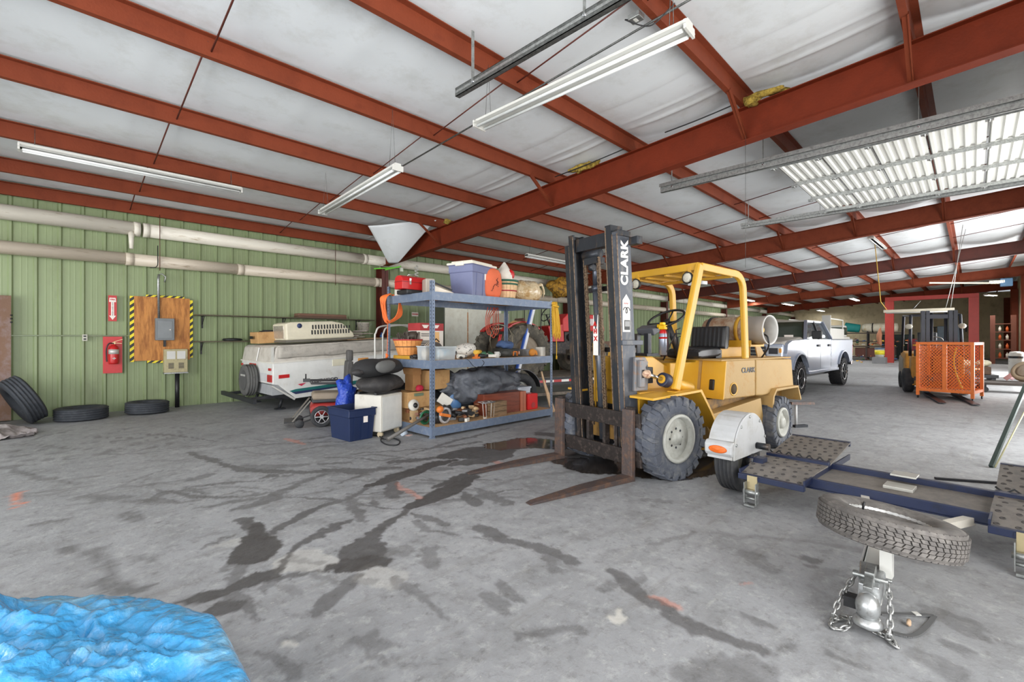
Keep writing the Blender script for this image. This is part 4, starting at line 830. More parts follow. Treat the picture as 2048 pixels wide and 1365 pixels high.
# plywood board with hazard tape, breaker panel, meter box
pb = T('electrical_backboard', 'orange plywood board edged with black and yellow hazard tape', 'board', (1.74, WY-.05, 1.585))
MB().bx(-.455, .455, -.012, .012, -.62, .65).build('plywood', PLY, pb)
HY = mat('hazard_yellow', (234, 214, 40), .5)
def tape(x0, x1, z0, z1, name='hazard_tape'):
    o = MB().bx(x0, x1, -.003, .012, z0, z1).build(name, HY, pb); mb = MB(); vert = (z1-z0) > (x1-x0); L = (z1-z0) if vert else (x1-x0); W_ = (x1-x0) if vert else (z1-z0); k = 0
    while k*.13+.065+W_ < L+.02:
        a = k*.13
        if vert: mb.prism([(x0, z0+a), (x1, z0+a+W_*.9), (x1, min(z1, z0+a+W_*.9+.065)), (x0, z0+a+.065)][::1], 'y', -.0045, -.003)
        else: mb.prism([(x0+a, z0), (x0+a+.065, z0), (min(x1, x0+a+.065+W_*1.3), z1), (x0+a+W_*1.3, z1)], 'y', -.0045, -.003)
        k += 1
    mb.build('black_stripes', BLK, o)
tape(-.52, -.455, -.64, .65); tape(.455, .51, -.58, .62); tape(-.27, .36, .65, .69); tape(-.25, .0, -.67, -.62)
bp_ = T('breaker_panel', 'grey steel breaker panel on the plywood board', 'electrical box', (1.76, WY-.114, 1.59))
MB().bx(-.155, .155, -.05, .05, -.22, .22).build('housing', mat('grey_panel', (112, 116, 118), .4, .3), bp_, bevel=.004)
MB().bx(-.115, .115, -.058, -.05, -.18, .17).build('door', mat('grey_panel_door', (122, 126, 128), .4, .3), bp_, bevel=.003)
MB().cyl((.08, -.058, -.01), (.08, -.068, -.01), .013, n=12).build('latch', CHR, bp_)
MB().tube([(-.09, .02, .22), (-.10, .02, 1.0), (-.09, .02, 1.1)], .022, 10).tube([(-.1, .03, 1.09), (-.04, .02, 1.12), (.02, .0, 1.06), (.0, 0, .95)], .012, 6).build('conduit', GALV, bp_)
MB().bx(-.02, .02, -.02, .03, -.35, -.22).build('lower_nipple', BLK, bp_)
mb_ = T('meter_box', 'beige metal box with two white cards standing on a black pipe', 'electrical box', (1.935, WY-.14, .97))
MB().bx(-.195, .195, -.08, .07, -.25, .22).build('housing', mat('beige_box', (176, 166, 128), .5, 0, (140, 130, 96), 5), mb_, bevel=.008)
for s in (-.085, .085):
    MB().bx(s-.07, s+.07, -.085, -.08, .02, .18).build('white_card', WHT, mb_)
    pr_ = MB()
    for i in range(5): pr_.bx(s-.045, s+.045, -.086, -.08, -.17+i*.024, -.155+i*.024)
    pr_.build('vent_print', mat('dark_print', (70, 66, 60)), mb_)
MB().bx(-.2, .2, -.1, .07, -.275, -.25).build('base_ledge', GALV, mb_)
MB().cyl((.03, 0, -.27), (.03, 0, -.97), .04, n=16).build('riser_pipe', BLK, mb_)
# conduit and outlet along the wall
o = base(MB().cyl((X0+.2, WY-.03, 1.455), (1.6, WY-.03, 1.455), .011, n=8), 'wall_conduit', mat('painted_conduit', (176, 188, 160), .5), 'thin painted conduit running level across the green wall', 'conduit')
ol = T('outlet_box', 'small grey double outlet box on the thin conduit', 'outlet', (.575, WY-.06, 1.42))
MB().bx(-.035, .035, -.02, .03, -.06, .06).build('box', mat('outlet_grey', (186, 184, 170), .5), ol, bevel=.003); MB().bx(-.018, .018, -.024, -.02, .012, .04).build('socket', BLK, ol); MB().bx(-.018, .018, -.024, -.02, -.04, -.012).build('socket', BLK, ol)
# two long wall shelves
SH = mat('dark_shelf', (84, 76, 58), .6)
def wshelf(x0, x1, z, label, brs):
    t = T('wall_shelf', label, 'shelf', (x0, WY-.16, z)); MB().bx(0, x1-x0, -.14, .13, 0, .022).build('shelf_board', SH, t)
    for x in brs: MB().bar((x-x0, .12, -.26), (x-x0, .12, 0), .03, .01, (0, 1, 0)).bar((x-x0, .12, -.01), (x-x0, -.12, -.01), .03, .01).bar((x-x0, .11, -.18), (x-x0, -.06, -.01), .012, .012).build('bracket', BLK, t)
wshelf(2.27, 6.3, 1.885, 'long dark upper shelf on the green wall above the camper', (2.42, 4.05, 5.9))
wshelf(2.27, 3.5, 1.33, 'dark lower shelf on the green wall beside the camper', (2.40,))
o = base(MB().lathe([(.0, 0), (.16, 0), (.2, .02), (.17, .05), (.06, .06), (0, .06)], (2.95, WY-.19, 1.355), n=20), 'black_disc', BLKP, 'round black lid lying on the lower wall shelf', 'lid')
bc = T('brown_case', 'long brown flat case resting on the upper wall shelf end over the camper', 'case', (4.9, WY-.19, 1.908))
MB().bx(-.6, .6, -.14, .14, 0, .04).build('base_tray', mat('brown_fibre', (104, 78, 64), .7), bc); MB().bx(-.6, .6, -.13, .13, .042, .1).build('lid', mat('brown_fibre_light', (124, 92, 74), .7, bump=.2), bc, bevel=.01)
# brown board at far left
bb = T('leaning_board', 'tall brown weathered board standing against the wall at far left', 'board', (-.75, WY-.1, 0), 0)
MB().bx(-.4, .4, -.02, .02, .02, 2.13).build('board', mat('weathered_brown_board', (120, 92, 74), .75, 0, (140, 124, 124), 2, (.5, .7), bump=.1), bb)
for z in (1.68, 1.74, 1.8): MB().cyl((.39, -.03, z), (.42, -.03, z), .012, n=8).build('bolt_head', BLK, bb)
# tyres on the floor by the wall
TYD = mat('dark_truck_tyre', (50, 54, 60), .75, 0, (74, 76, 80), 8, (.5, .75), bump=.15)
def flat_tyre(x, y, r, w_, label, tilt=(0, 0), name='tyre'):
    ax = Vector((tilt[0], tilt[1], 1)).normalized(); z = w_/2+.003+r*math.hypot(*tilt)*.96
    t = T(name, label, 'tyre', (x, y, 0)); tyre(MB(), (0, 0, z), ax, r, w_, 0, 0, 4, n=48, bead=.52).build('tread_and_sidewall', TYD, t)
    return t
flat_tyre(.505, 11.02, .36, .21, 'worn black tyre lying flat by the wall, left of the two', (.0, .0)); flat_tyre(1.42, 11.08, .335, .21, 'worn black tyre lying flat by the wall, nearer the black pipe', (.02, .0))
def lean_tyre(c, ax, r, w_, label):
    t = T('tyre', label, 'tyre', (c[0], c[1], 0)); ax = Vector(ax).normalized()
    up = (Vector((0, 0, 1))-ax*ax.z).normalized(); zc = r*up.z*.985+w_/2*abs(ax.z)*.96
    tyre(MB(), (0, 0, zc), ax, r, w_, 0, 0, 4, n=48, bead=.52).build('tread_and_sidewall', TYD, t); return t
lean_tyre((-.2, 11.0), (.85, .2, .45), .40, .25, 'large black tyre leaning over to the left against the brown board'); lean_tyre((-.98, 10.8), (.8, .1, .5), .38, .25, 'black tyre half hidden at the left picture edge under the leaning one')
# ------------------------------------------------------------------ crumpled sheets: helper
def crumple(fn, nu, nv, amp, s, seed, th=.004):
    def g(u, v):
        p = Vector(fn(u, v)); n1 = abs(nz(p, s, seed)); n2 = abs(nz(p, s*2.3, seed+5)); n3 = nz(p, s*.5, seed+2)
        return p+Vector((nz(p, s*.8, seed+7)*amp*.5, nz(p, s*.8, seed+8)*amp*.5, (n3*1.2-n1*1.6-n2*.7+.5)*amp))
    return g
gt = T('grey_tarp', 'crumpled grey cloth tarp heaped at the left edge in front of the tyres', 'tarp', (-.55, 10.0, 0))
def gtf(u, v):
    x = -.95+1.45*u; y = -.65+1.2*v; e = min(u, 1-u, v, 1-v)*4; k = min(1, e)
    return (x, y*(1-.25*u), .02+.26*k*(1-u)**.6*(.6+.4*math.sin(v*5)))
def gtg(u, v):
    p = crumple(gtf, 1, 1, .09, 4.5, 3)(u, v); p.z = max(.006, p.z); return p
MB().sheet(gtg, 60, 50, .004).build('folded_cloth', mat('grey_tarp_cloth', (166, 158, 156), .8, 0, (128, 120, 120), 4, (.45, .7), bump=.2), gt)
# ------------------------------------------------------------------ blue tarp in the foreground
bt = T('blue_tarp', 'crumpled shiny blue plastic tarp draped over a low load in the foreground', 'tarp', (-.3, 1.8, 0))
PL = [(.41, .2), (.43, 1.5), (.45, 1.8), (.43, 2.05), (.36, 2.26), (.24, 2.44), (-.08, 2.70), (-1.6, 2.95), (-1.6, .2)]
def sdpoly(x, y):
    d = 9; ins = False; n_ = len(PL)
    for i in range(n_):
        ax_, ay = PL[i]; bx_, by = PL[(i+1) % n_]; ex, ey = bx_-ax_, by-ay; t = max(0, min(1, ((x-ax_)*ex+(y-ay)*ey)/(ex*ex+ey*ey)))
        d = min(d, math.hypot(x-ax_-t*ex, y-ay-t*ey))
        if (ay > y) != (by > y) and x < (bx_-ax_)*(y-ay)/(by-ay)+ax_: ins = not ins
    return -d if ins else d
def tarpz(x, y):
    s = sdpoly(x+.03*nz((x, y, 0), 3, 4), y+.03*nz((x, y, 5), 3, 4)); inside = max(0, -s)
    if s >= 0: z = .18*(1+math.cos(PI*min(1, s/.14)))
    else: z = .36+.05*min(1, inside/.3)**.8
    k = min(1, max(.2, inside/.15)) if s < 0 else .25
    p = Vector((x, y, 0)); wv = Vector((x+.12*nz(p, 2.2, 1), y+.12*nz(p, 2.2, 2), 0))
    rid = abs(nz(wv, 3.1, 11)); rid2 = abs(nz(wv, 6.5, 13)); rid3 = abs(nz(wv, 14, 17)); stretch = abs(nz((wv.x*.9+wv.y*.3, wv.y*2.6-wv.x*.8, 0), 4.2, 23))
    left = min(1, max(0, (.25-x)/.5))
    d1 = noise.voronoi(wv*3.4+Vector((3, 7, 1)))[0]; d2 = noise.voronoi(wv*8.0+Vector((1, 2, 5)))[0]; d3 = noise.voronoi(Vector((wv.x*9+wv.y*4, wv.y*17-wv.x*6, 2)))[0]
    z += k*(left*(.12*(.45-rid**.8)*1.3+.05*nz(p, 1.7, 30))+.05*(1-2.2*abs(nz(wv, 2.6, 41)))*(.35+left)+.03*(1-2.4*abs(nz(Vector((wv.x*1.6+wv.y, wv.y*.7-wv.x*.4, 0)), 5.2, 43)))+.016*(1-2.4*abs(nz(Vector((wv.x-wv.y*1.3, wv.y+wv.x*.6, 0)), 9.5, 47)))+.008*(1-2.4*abs(nz(wv, 21, 49)))-.012*(d1[1]-d1[0] < .15)*(1-(d1[1]-d1[0])/.15)-.045)
    z += .10*math.exp(-((x+.42)/.22)**2-((y-2.72)/.2)**2)*(s < .1)
    return max(.004, z)
tx = np.linspace(-1.55, .62, 250); ty = np.linspace(.9, 3.0, 260)
tv = [(x+.3, y-1.8, tarpz(x, y)) for y in ty for x in tx]; k = len(tx)
keep = [(j*k+i, j*k+i+1, (j+1)*k+i+1, (j+1)*k+i) for j in range(len(ty)-1) for i in range(k-1) if sdpoly(tx[i], ty[j]) < .15+.03*nz((tx[i], ty[j], 0), 6, 2)]
TARP = mat('blue_tarp_plastic', (56, 150, 206), .24, 0, (132, 182, 208), 2.6, (.48, .68), bump=.7, bscale=30, var=.12, coat=.7)  # paler blue patches put the plastic's sheen into the colour
MB().add(tv, keep, True).build('tarp_sheet', TARP, bt, fix=False)
MB().lathe([(.006, 0), (.012, 0), (.012, .003), (.006, .003)], (.41+.3, 1.42-1.8, tarpz(.41, 1.42)+.002), (.8, 0, .6), 14, close=True).build('eyelet', GALV, bt)
# ================================================================== CAMPER
cm_ = T('pop_up_camper', 'white folded pop-up camper trailer with grey lid and spare wheel on its back', 'camper', (3.12, 9.5, 0), 0)
pit = .05
def cz(x, z): return z+x*pit
CW = mat('camper_white', (226, 226, 222), .4, 0, (206, 202, 192), 3, (.55, .75)); CG = mat('camper_grey_lid', (206, 200, 190), .6, 0, (178, 170, 158), 3, (.5, .7), bump=.15)
def tilt(mb): mb.v = [(x, y, z+x*pit) for x, y, z in mb.v]; return mb
L_ = 3.9; B0 = .93
body = tilt(MB().prism([(0, .52), (0, .93), (L_, .93), (L_, .22), (.42, .2), (.1, .5)], 'y', 0, 1.95)).build('body', CW, cm_, bevel=.012)
tilt(MB().prism([(.0, .93), (.05, 1.22), (.12, 1.26), (L_, 1.26), (L_, .93)], 'y', -.0, 1.95)).build('lid', CG, cm_, bevel=.025)
tilt(MB().bx(-.02, L_, -.02, 1.97, .925, .95)).build('lid_rim', mat('lid_rim_white', (220, 216, 206), .5), cm_)
def canv(u, v):
    x = .08+(L_-.1)*u; return Vector((x, -.02-.03*math.sin(PI*v)-.02*nz((x*2, v*2, 0), 2)*(v > .1), 1.24-.23*v+.02*nz((x*1.5, v, 3), 2)))
MB().sheet(lambda u, v: Vector((0, 0, canv(u, v).x*pit))+canv(u, v), 50, 8, .006).build('canvas_skirt', mat('grey_canvas_skirt', (184, 178, 168), .8, 0, (158, 152, 144), 5, bump=.2), cm_)
tilt(MB().bx(-.012, .02, .0, .08, .93, 1.24)).build('corner_trim', WHT, cm_)
MB().bar((-.01, .92, .95), (.03, .88, 1.22), .02, .02).build('lid_strap', WHT, cm_)
tilt(MB().prism([(-.0, .5), (.42, .2), (.40, .17), (-.03, .49)], 'y', 0, .05)).build('lower_trim', WHT, cm_)
tilt(MB().bx(.02, .4, .1, 1.85, .3, .5)).build('rear_lower_panel', mat('grey_lower_panel', (168, 170, 172), .5), cm_)
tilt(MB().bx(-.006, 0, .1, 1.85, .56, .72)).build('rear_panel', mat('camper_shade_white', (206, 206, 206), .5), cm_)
tilt(MB().prism([(.3, .36), (.42, .3), (2.1, .36), (2.1, .42), (.42, .385)], 'y', -.006, 0)).build('teal_stripe', mat('teal_stripe', (40, 116, 112), .4), cm_)
tilt(MB().prism([(.34, .335), (.42, .285), (1.9, .335), (1.9, .345)], 'y', -.007, 0)).build('navy_line', mat('navy_line', (40, 50, 90)), cm_)
text('FLEETWOOD', 'lettering', mat('dark_lettering', (54, 52, 60)), cm_, (.98, -.008, cz(.98, .50)), (PI/2, -pit, 0), .085, .002, 1.15)
MB().prism([(.46, .5), (.62, .52), (.53, .46)], 'y', -.008, 0).build('triangle_emblem', mat('emblem_pink', (200, 60, 84)), cm_)
for (x, z, sx_, sz, m_, nm) in ((.2, .66, .1, .035, REDP, 'side_marker'), (1.85, .83, .12, .06, mat('amber_marker', (216, 142, 40), .3), 'amber_marker'), (1.3, .84, .14, .07, mat('cream_plate', (226, 220, 196)), 'vent_plate')):
    tilt(MB().bx(x-sx_, x+sx_, -.016, 0, z-sz/1, z+sz)).build(nm, m_, cm_, bevel=.006)
RL = mat('red_lens', (176, 38, 38), .25)
for (y0, y1, z0, z1, nm) in ((.04, .26, .56, .70, 'tail_light'), (1.76, 1.93, .57, .72, 'tail_light'), (.08, .2, .78, .83, 'upper_lamp'), (1.84, 1.93, .82, .87, 'upper_lamp'), (.98, 1.08, .86, .89, 'centre_lamp'), (1.12, 1.22, .86, .89, 'centre_lamp'), (1.26, 1.36, .86, .89, 'centre_lamp')):
    MB().bx(-.025, 0, y0, y1, z0, z1).build(nm, RL, cm_, bevel=.006)
MB().bx(-.03, -.02, 1.78, 1.92, .34, .52).build('license_plate', mat('plate_cream', (224, 222, 210)), cm_)
tw = tyre(MB(), (-.14, 1.0, .56), (1, 0, 0), .32, .2, 0, 0, 3, bead=.3).build('spare_tyre_cover', mat('dusty_spare_cover', (96, 96, 94), .8, 0, (74, 74, 72), 5), cm_)
MB().cyl((-.24, 1.0, .56), (-.235, 1.0, .56), .2, n=28).build('cover_face', mat('dusty_cover_face', (84, 84, 84), .8), tw)
text('FLEETWOOD', 'lettering', WHT, tw, (-.243, 1.0, .66), (PI/2, 0, -PI/2), .05, .001)
fr_ = mat('black_frame', (38, 40, 44), .5)
for nm, a, b, s1, s2 in (('bumper', (-.36, -.15, .24), (-.36, 2.0, .24), .06, .08), ('bumper_arm', (-.36, .3, .24), (.3, .3, .27), .05, .06), ('bumper_arm', (-.36, 1.7, .24), (.3, 1.7, .27), .05, .06), ('bumper_step', (-.36, .1, .26), (-.1, .1, .27), .14, .02)):
    MB().bar(a, b, s1, s2).build(nm, fr_, cm_)
MB().bx(.2, 3.7, .25, 1.7, .2, .34).build('chassis', fr_, cm_)
for y in (.14, 1.8): tyre(MB(), (1.8, y, .27), (0, 1, 0), .27, .16, 0, 0, 3, bead=.5).build('road_wheel', RUB, cm_)
for y in (.25, 1.7): MB().cyl((.25, y, .22), (.2, y, .03), .03, n=10).bx(.12, .3, y-.06, y+.06, 0, .03).build('corner_jack', fr_, cm_)
top = lambda x: 1.26+(x-3.12)*pit
# things on the camper
def cbox(name, label, cat, x, y, z, dx, dy, dz_, deg, m_, parts=None, group=None):
    t = T(name, label, cat, (x, y, z), deg, group); MB().bx(-dx/2, dx/2, -dy/2, dy/2, 0, dz_).build('body', m_, t, bevel=min(.012, dz_*.1)); return t
t = cbox('cardboard_box', 'long closed cardboard box on the camper lid left of the cream roof unit', 'box', 3.5, 10.72, top(3.5)+.035, .7, .5, .24, 0, CARD); t.rotation_euler = (0, -math.atan(pit), 0)
MB().bx(-.401, .401, -.03, .03, .24, .243).build('tape', mat('brown_tape', (170, 130, 84)), t); MB().bx(-.405, -.4, -.1, .1, .1, .16).build('hand_hole', BLK, t)
base(MB().bx(-.13, .13, -.1, .1, 0, .03).bx(-.08, .1, -.08, .05, .03, .05), 'black_tray', BLKP, 'x', 'tray').location = (3.4, 10.7, top(3.45)+.26)
bpy.data.objects[-1] if False else None
for o in bpy.data.objects:
    if o.get('label') == 'x': o['label'] = 'small black tray on top of the long cardboard box on the camper'
ac = T('camper_air_conditioner', 'cream slotted rooftop air conditioner shroud lying on the camper lid', 'air conditioner', (4.2, 10.2, top(4.2)+.045), 0); ac.rotation_euler = (0, -math.atan(pit), 0)
ACM = mat('cream_plastic', (226, 218, 194), .5)
sh_ = MB().prism([(-.72, .04), (-.72, .38), (-.6, .41), (.25, .41), (.48, .36), (.72, .14), (.74, .04)], 'y', -.38, .38).build('shroud', ACM, ac, bevel=.03)
MB().bx(-.74, .78, -.4, .4, 0, .04).build('base_pan', mat('grey_pan', (110, 106, 96)), ac)
for row in range(2):
    for k in range(14):
        xx = -.2+k*.062+row*.02; MB().bx(xx-.014, xx+.014, -.386, -.375, .14+row*.11, .23+row*.11-(.03 if row and k > 10 else 0)).build('slot', BLK, sh_)
MB().bx(-.735, -.72, -.28, .28, .08, .34).build('foil_end', mat('crumpled_foil', (206, 200, 190), .3, .6, bump=1, bscale=20), sh_)
MB().lathe([(0, 0), (.05, 0), (.05, .004), (0, .004)], (-.45, -.383, .33), (0, -1, 0), 20).build('oval_badge', mat('blue_badge', (54, 66, 104)), sh_).scale = (1.0, 1, 1)
base(MB().hexa([(5.0, 10.3, top(5.0)+.012), (5.9, 10.3, top(5.9)+.012), (5.9, 10.9, top(5.9)+.012), (5.0, 10.9, top(5.0)+.012), (5.0, 10.3, top(5.0)+.03), (5.9, 10.3, top(5.9)+.03), (5.9, 10.9, top(5.9)+.03), (5.0, 10.9, top(5.0)+.03)]), 'plywood_strip', OAK, 'thin pale board on the camper lid under the papers', 'board')
pp2 = T('paper_pile', 'untidy pile of papers on the camper lid right of the cream roof unit', 'papers', (5.35, 10.5, top(5.5)+.035))
for k in range(9): MB().box((random.uniform(-.16, .16), random.uniform(-.1, .1), .02+.018*k), (.3, .22, .012), rz=random.uniform(-.5, .5), rx=random.uniform(-.1, .1)).build('paper', (mat('paper', (220, 212, 196), .8), mat('news_print', (150, 140, 128), .8), SIGNW)[k % 3], pp2)
bk = T('paint_bucket', 'white metal bucket standing on the papers on the camper', 'bucket', (5.6, 10.7, top(5.6)+.2))
MB().lathe([(0, 0), (.13, 0), (.145, .2), (.15, .2), (.15, .215), (.135, .215), (.125, .02), (0, .02)], n=24).build('pail', mat('scuffed_white_pail', (214, 208, 196), .5, 0, (150, 140, 120), 10, (.55, .7)), bk)
MB().tube([(.15*math.cos(a), .15*math.sin(a)*.2-.15, .2-.1*math.sin(a)) for a in np.linspace(0, PI, 12)], .004, 6).build('bail_handle', GALV, bk)
base(MB().ball((6.05, 10.6, top(6.05)+.06), (.05, .05, .055), 10).cyl((6.05, 10.6, top(6.05)+.1), (6.05, 10.6, top(6.05)+.15), .018, n=8), 'blue_flask', mat('blue_glass', (60, 110, 180), .2), 'small blue flask on the camper lid by the steel column', 'bottle')
base(MB().lathe([(0, 0), (.05, 0), (.055, .05), (0, .06)], (6.3, 10.6, top(6.3)), n=12), 'green_tin', mat('green_tin', (96, 140, 90), .5), 'little green tin on the camper lid by the column', 'tin')
# ================================================================== POWER CHAIR
pc = Fr((3.42, 7.54, 0), 160); ch = T('power_wheelchair', 'dark grey power wheelchair with a red base and silver spoked wheels', 'wheelchair', pc.o, 160)
SG = mat('charcoal_upholstery', (84, 82, 80), .8, 0, (70, 68, 66), 5)
for s in (-1, 1):
    tw = tyre(MB(), (.2, s*.27, .165), (0, 1, 0), .165, .085, 0, 0, 2, bead=.62, n=36).build('drive_wheel', RUB, ch)
    sp__ = MB().lathe([(.098, 0), (.104, 0), (.104, .04), (.098, .04)], (.2, s*.27-s*0, .165), (0, s, 0), 28, close=True)
    for k in range(6):
        a = 2*PI*k/6; sp__.bar((.2+.02*math.cos(a), s*.3, .165+.02*math.sin(a)), (.2+.1*math.cos(a), s*.3, .165+.1*math.sin(a)), .012, .045, (0, 1, 0))
    sp__.cyl((.2, s*.27, .165), (.2, s*.315, .165), .03, n=12).build('alloy_rim', mat('silver_spokes', (206, 206, 206), .25, .7), tw)
    for x in (.52, -.3):
        MB().lathe([(0, -.02), (.06, -.02), (.068, 0), (.06, .02), (0, .02)], (x, s*.24, .065), (0, 1, 0), 18).build('caster', RUB, ch)
        MB().bar((x, s*.24, .07), (x*.5, s*.2, .15), .03, .02).build('caster_fork', BLK, ch)
pad('base_cover', (.08, 0, .26), (.62, .42, .22), 0, ch, mat('red_shroud', (176, 60, 56), .35))
MB().bx(-.28, .25, -.18, .18, .1, .24).build('battery_case', BLK, ch, bevel=.02)
MB().cyl((0, 0, .3), (0, 0, .42), .05, n=12).build('seat_post', BLK, ch)
pad('seat_cushion', (.08, 0, .47), (.56, .52, .13), -.03, ch, mat('tan_dusty_seat', (150, 136, 118), .85)); MB().bx(-.2, .34, -.25, .25, .38, .43).build('seat_pan', mat('charcoal_pan', (62, 62, 64), .6), ch, bevel=.02)
pad('seat_back', (-.23, 0, .80), (.52, .44, .12), PI/2-.05, ch, SG, .006); pad('headrest', (-.25, 0, 1.12), (.2, .26, .1), PI/2, ch, SG)
for s in (-1, 1):
    MB().bar((-.2, s*.3, .68), (.36, s*.3, .7), .06, .035).build('armrest', mat('dark_arm_vinyl', (52, 50, 52), .6), ch, bevel=.012); MB().bar((-.22, s*.28, .45), (-.15, s*.3, .68), .03, .03).build('arm_post', STL, ch)
MB().bar((.36, .22, .42), (.62, .2, .1), .035, .02).bar((.36, -.22, .42), (.62, -.2, .1), .035, .02).build('footrest_hanger', mat('grey_tube', (110, 106, 98)), ch); MB().box((.66, .0, .09), (.16, .42, .02)).build('footplate', BLK, ch)
MB().box((.42, .3, .75), (.1, .07, .05)).cyl((.43, .3, .77), (.43, .3, .85), .01, n=8).build('joystick', BLK, ch)
# ------------------------------------------------------------------ cabinet with casters, black folded seat on it
cb_ = T('small_white_cabinet', 'low white steel cabinet on small casters left of the blue rack', 'cabinet', (3.37, 5.92, 0), 22)
MB().bx(0, .5, 0, .48, .075, .6).build('shell', mat('off_white_cabinet', (206, 202, 192), .5, 0, (180, 172, 156), 3, (.55, .72)), cb_, bevel=.02)
MB().bx(.03, .47, -.004, .0, .1, .57).build('front_panel', mat('pale_cabinet_face', (214, 214, 210), .5), cb_)
for x, y in ((.06, .06), (.44, .06), (.06, .42), (.44, .42)): MB().cyl((x-.025, y, .038), (x+.025, y, .038), .038, n=14).bx(x-.02, x+.02, y-.015, y+.015, .04, .08).build('caster', mat('pale_caster', (196, 180, 150), .6), cb_)
bs = T('folded_car_bench', 'black and grey cloth vehicle seat folded flat on top of the white cabinet', 'seat', (3.40, 6.05, .605), 20)
def bsf(p, c):
    q = lumpy(.35, 3.2, 8)(p, c); return q
MB().ball((.16, .1, .14), (.44, .28, .13), 26, lumpy(.3, 3.0, 8)).build('seat_cushion', mat('black_seat_vinyl', (52, 50, 50), .7, 0, (78, 74, 72), 4, (.5, .7), bump=.15), bs)
MB().ball((.14, .12, .37), (.42, .28, .14), 26, lumpy(.35, 2.6, 18)).build('seat_back', mat('black_seat_cloth', (44, 44, 45), .85, bump=.2), bs)
MB().ball((.0, -.12, .40), (.22, .07, .09), 18, lumpy(.3, 4, 28)).build('grey_insert', mat('grey_seat_cloth', (104, 104, 102), .9), bs)
MB().ball((-.33, .08, .33), (.11, .09, .05), 14, lumpy(.2, 5, 4)).build('headrest', mat('black_seat_vinyl', (52, 50, 50)), bs)
MB().bx(-.1, .45, -.05, -.01, 0, .03).bx(-.1, .45, .26, .3, 0, .03).build('seat_rails', BLK, bs)
# blue netting bag between chair and cabinet
base(MB().ball((3.36, 7.0, .40), (.13, .12, .36), 22, lumpy(.6, 9, 3, .15)), 'blue_bag', mat('crinkled_blue_plastic', (36, 70, 176), .3, 0, (120, 150, 210), 12, (.58, .66), bump=.8, bscale=25), 'crinkled bright blue plastic bag between the wheelchair and the white cabinet', 'bag')
base(MB().ball((3.62, 6.95, .3), (.12, .1, .26), 14, lumpy(.7, 8, 6, .1)), 'wood_scraps', mat('scrap_brown', (116, 92, 66), .9, 0, (60, 50, 40), 14), 'heap of brown scraps behind the white cabinet', 'scraps')
# blue storage tote
def tote(name, label, loc, deg, lx, ly, h, m_, lid=None, tag_=True):
    t = T(name, label, 'storage bin', loc, deg); k = .86; th = .012
    def ring(z, s, off=0): return [(-lx/2*s-off, -ly/2*s-off, z), (lx/2*s+off, -ly/2*s-off, z), (lx/2*s+off, ly/2*s+off, z), (-lx/2*s-off, ly/2*s+off, z)]
    rings = [ring(0, k), ring(h*.74, .955), ring(h*.75, .955, .012), ring(h*.965, 1, .0), ring(h*.965, 1, .015), ring(h, 1, .015), ring(h, 1, -.012), ring(.015, k, -.012)]
    v = [p for r in rings for p in r]; f = [(3, 2, 1, 0), (28, 29, 30, 31)]
    for i in range(7): f += [(i*4+j, i*4+(j+1) % 4, i*4+4+(j+1) % 4, i*4+4+j) for j in range(4)]
    MB().add(v, f).build('tub', m_, t, bevel=.008)
    for x in (-.28, 0, .28):
        for s in (-1, 1): MB().hexa([(x*lx-.012, s*ly/2*k, .01), (x*lx+.012, s*ly/2*k, .01), (x*lx+.012, s*(ly/2*k+.01), .01), (x*lx-.012, s*(ly/2*k+.01), .01), (x*lx-.012, s*ly/2*.95, h*.73), (x*lx+.012, s*ly/2*.95, h*.73), (x*lx+.012, s*(ly/2*.95+.01), h*.73), (x*lx-.012, s*(ly/2*.95+.01), h*.73)]).build('rib', m_, t)
    if tag_: MB().bx(lx*.04, lx*.2, -ly/2-.006+.012, -ly/2+.0+.012, h*.55, h*.82).build('paper_label', SIGNW, t)
    if lid:
        MB().bx(-lx/2-.025, lx/2+.025, -ly/2-.025, ly/2+.025, h-.01, h+.025).bx(-lx/2+.03, lx/2-.03, -ly/2+.03, ly/2-.03, h+.025, h+.055).build('lid', lid, t, bevel=.012)
        for s in (-1, 1): MB().bx(s*(lx/2+.01)-.02, s*(lx/2+.01)+.02, -.08, .08, h-.03, h+.03).build('lid_latch', lid, t, bevel=.008)
    return t
tote('blue_storage_bin', 'open navy blue plastic bin on the floor beside the white cabinet', (3.1, 6.25, 0), 4, .41, .56, .44, mat('navy_plastic', (28, 42, 76), .4))
# cord / vacuum tube on the floor
hs_ = T('hose_and_cord', 'grey tube with a looped black cord on the floor in front of the cabinet', 'hose', fl(775, 880))
oo = hs_.location
MB().cyl(fl(775, 880, .03)-oo, Vector((3.98, 5.62, .3))-oo, .028, .02, 12).build('tube', mat('grey_wand', (98, 94, 90), .5), hs_)
MB().tube([p-oo for p in curve([fl(765, 872, .01), fl(762, 882, .01), fl(775, 890, .01), fl(795, 890, .01), fl(799, 882, .01), fl(785, 877, .015), fl(770, 879, .02), fl(758, 873, .012), fl(745, 871, .01)], 8)], .009, 6).build('cord', BLKP, hs_)
base(MB().cyl(fl(804, 868, .035), fl(812, 866, .035), .035, n=14), 'glass_jar', mat('blue_white_tin', (186, 196, 206), .3), 'small blue and white tin lying by the cabinet caster', 'tin')
base(MB().box(fl(818, 871, .004), (.09, .07, .005), rz=.4), 'paper_scrap', mat('pink_paper', (228, 190, 176)), 'small pink and white paper scrap on the floor by the rack foot', 'paper')
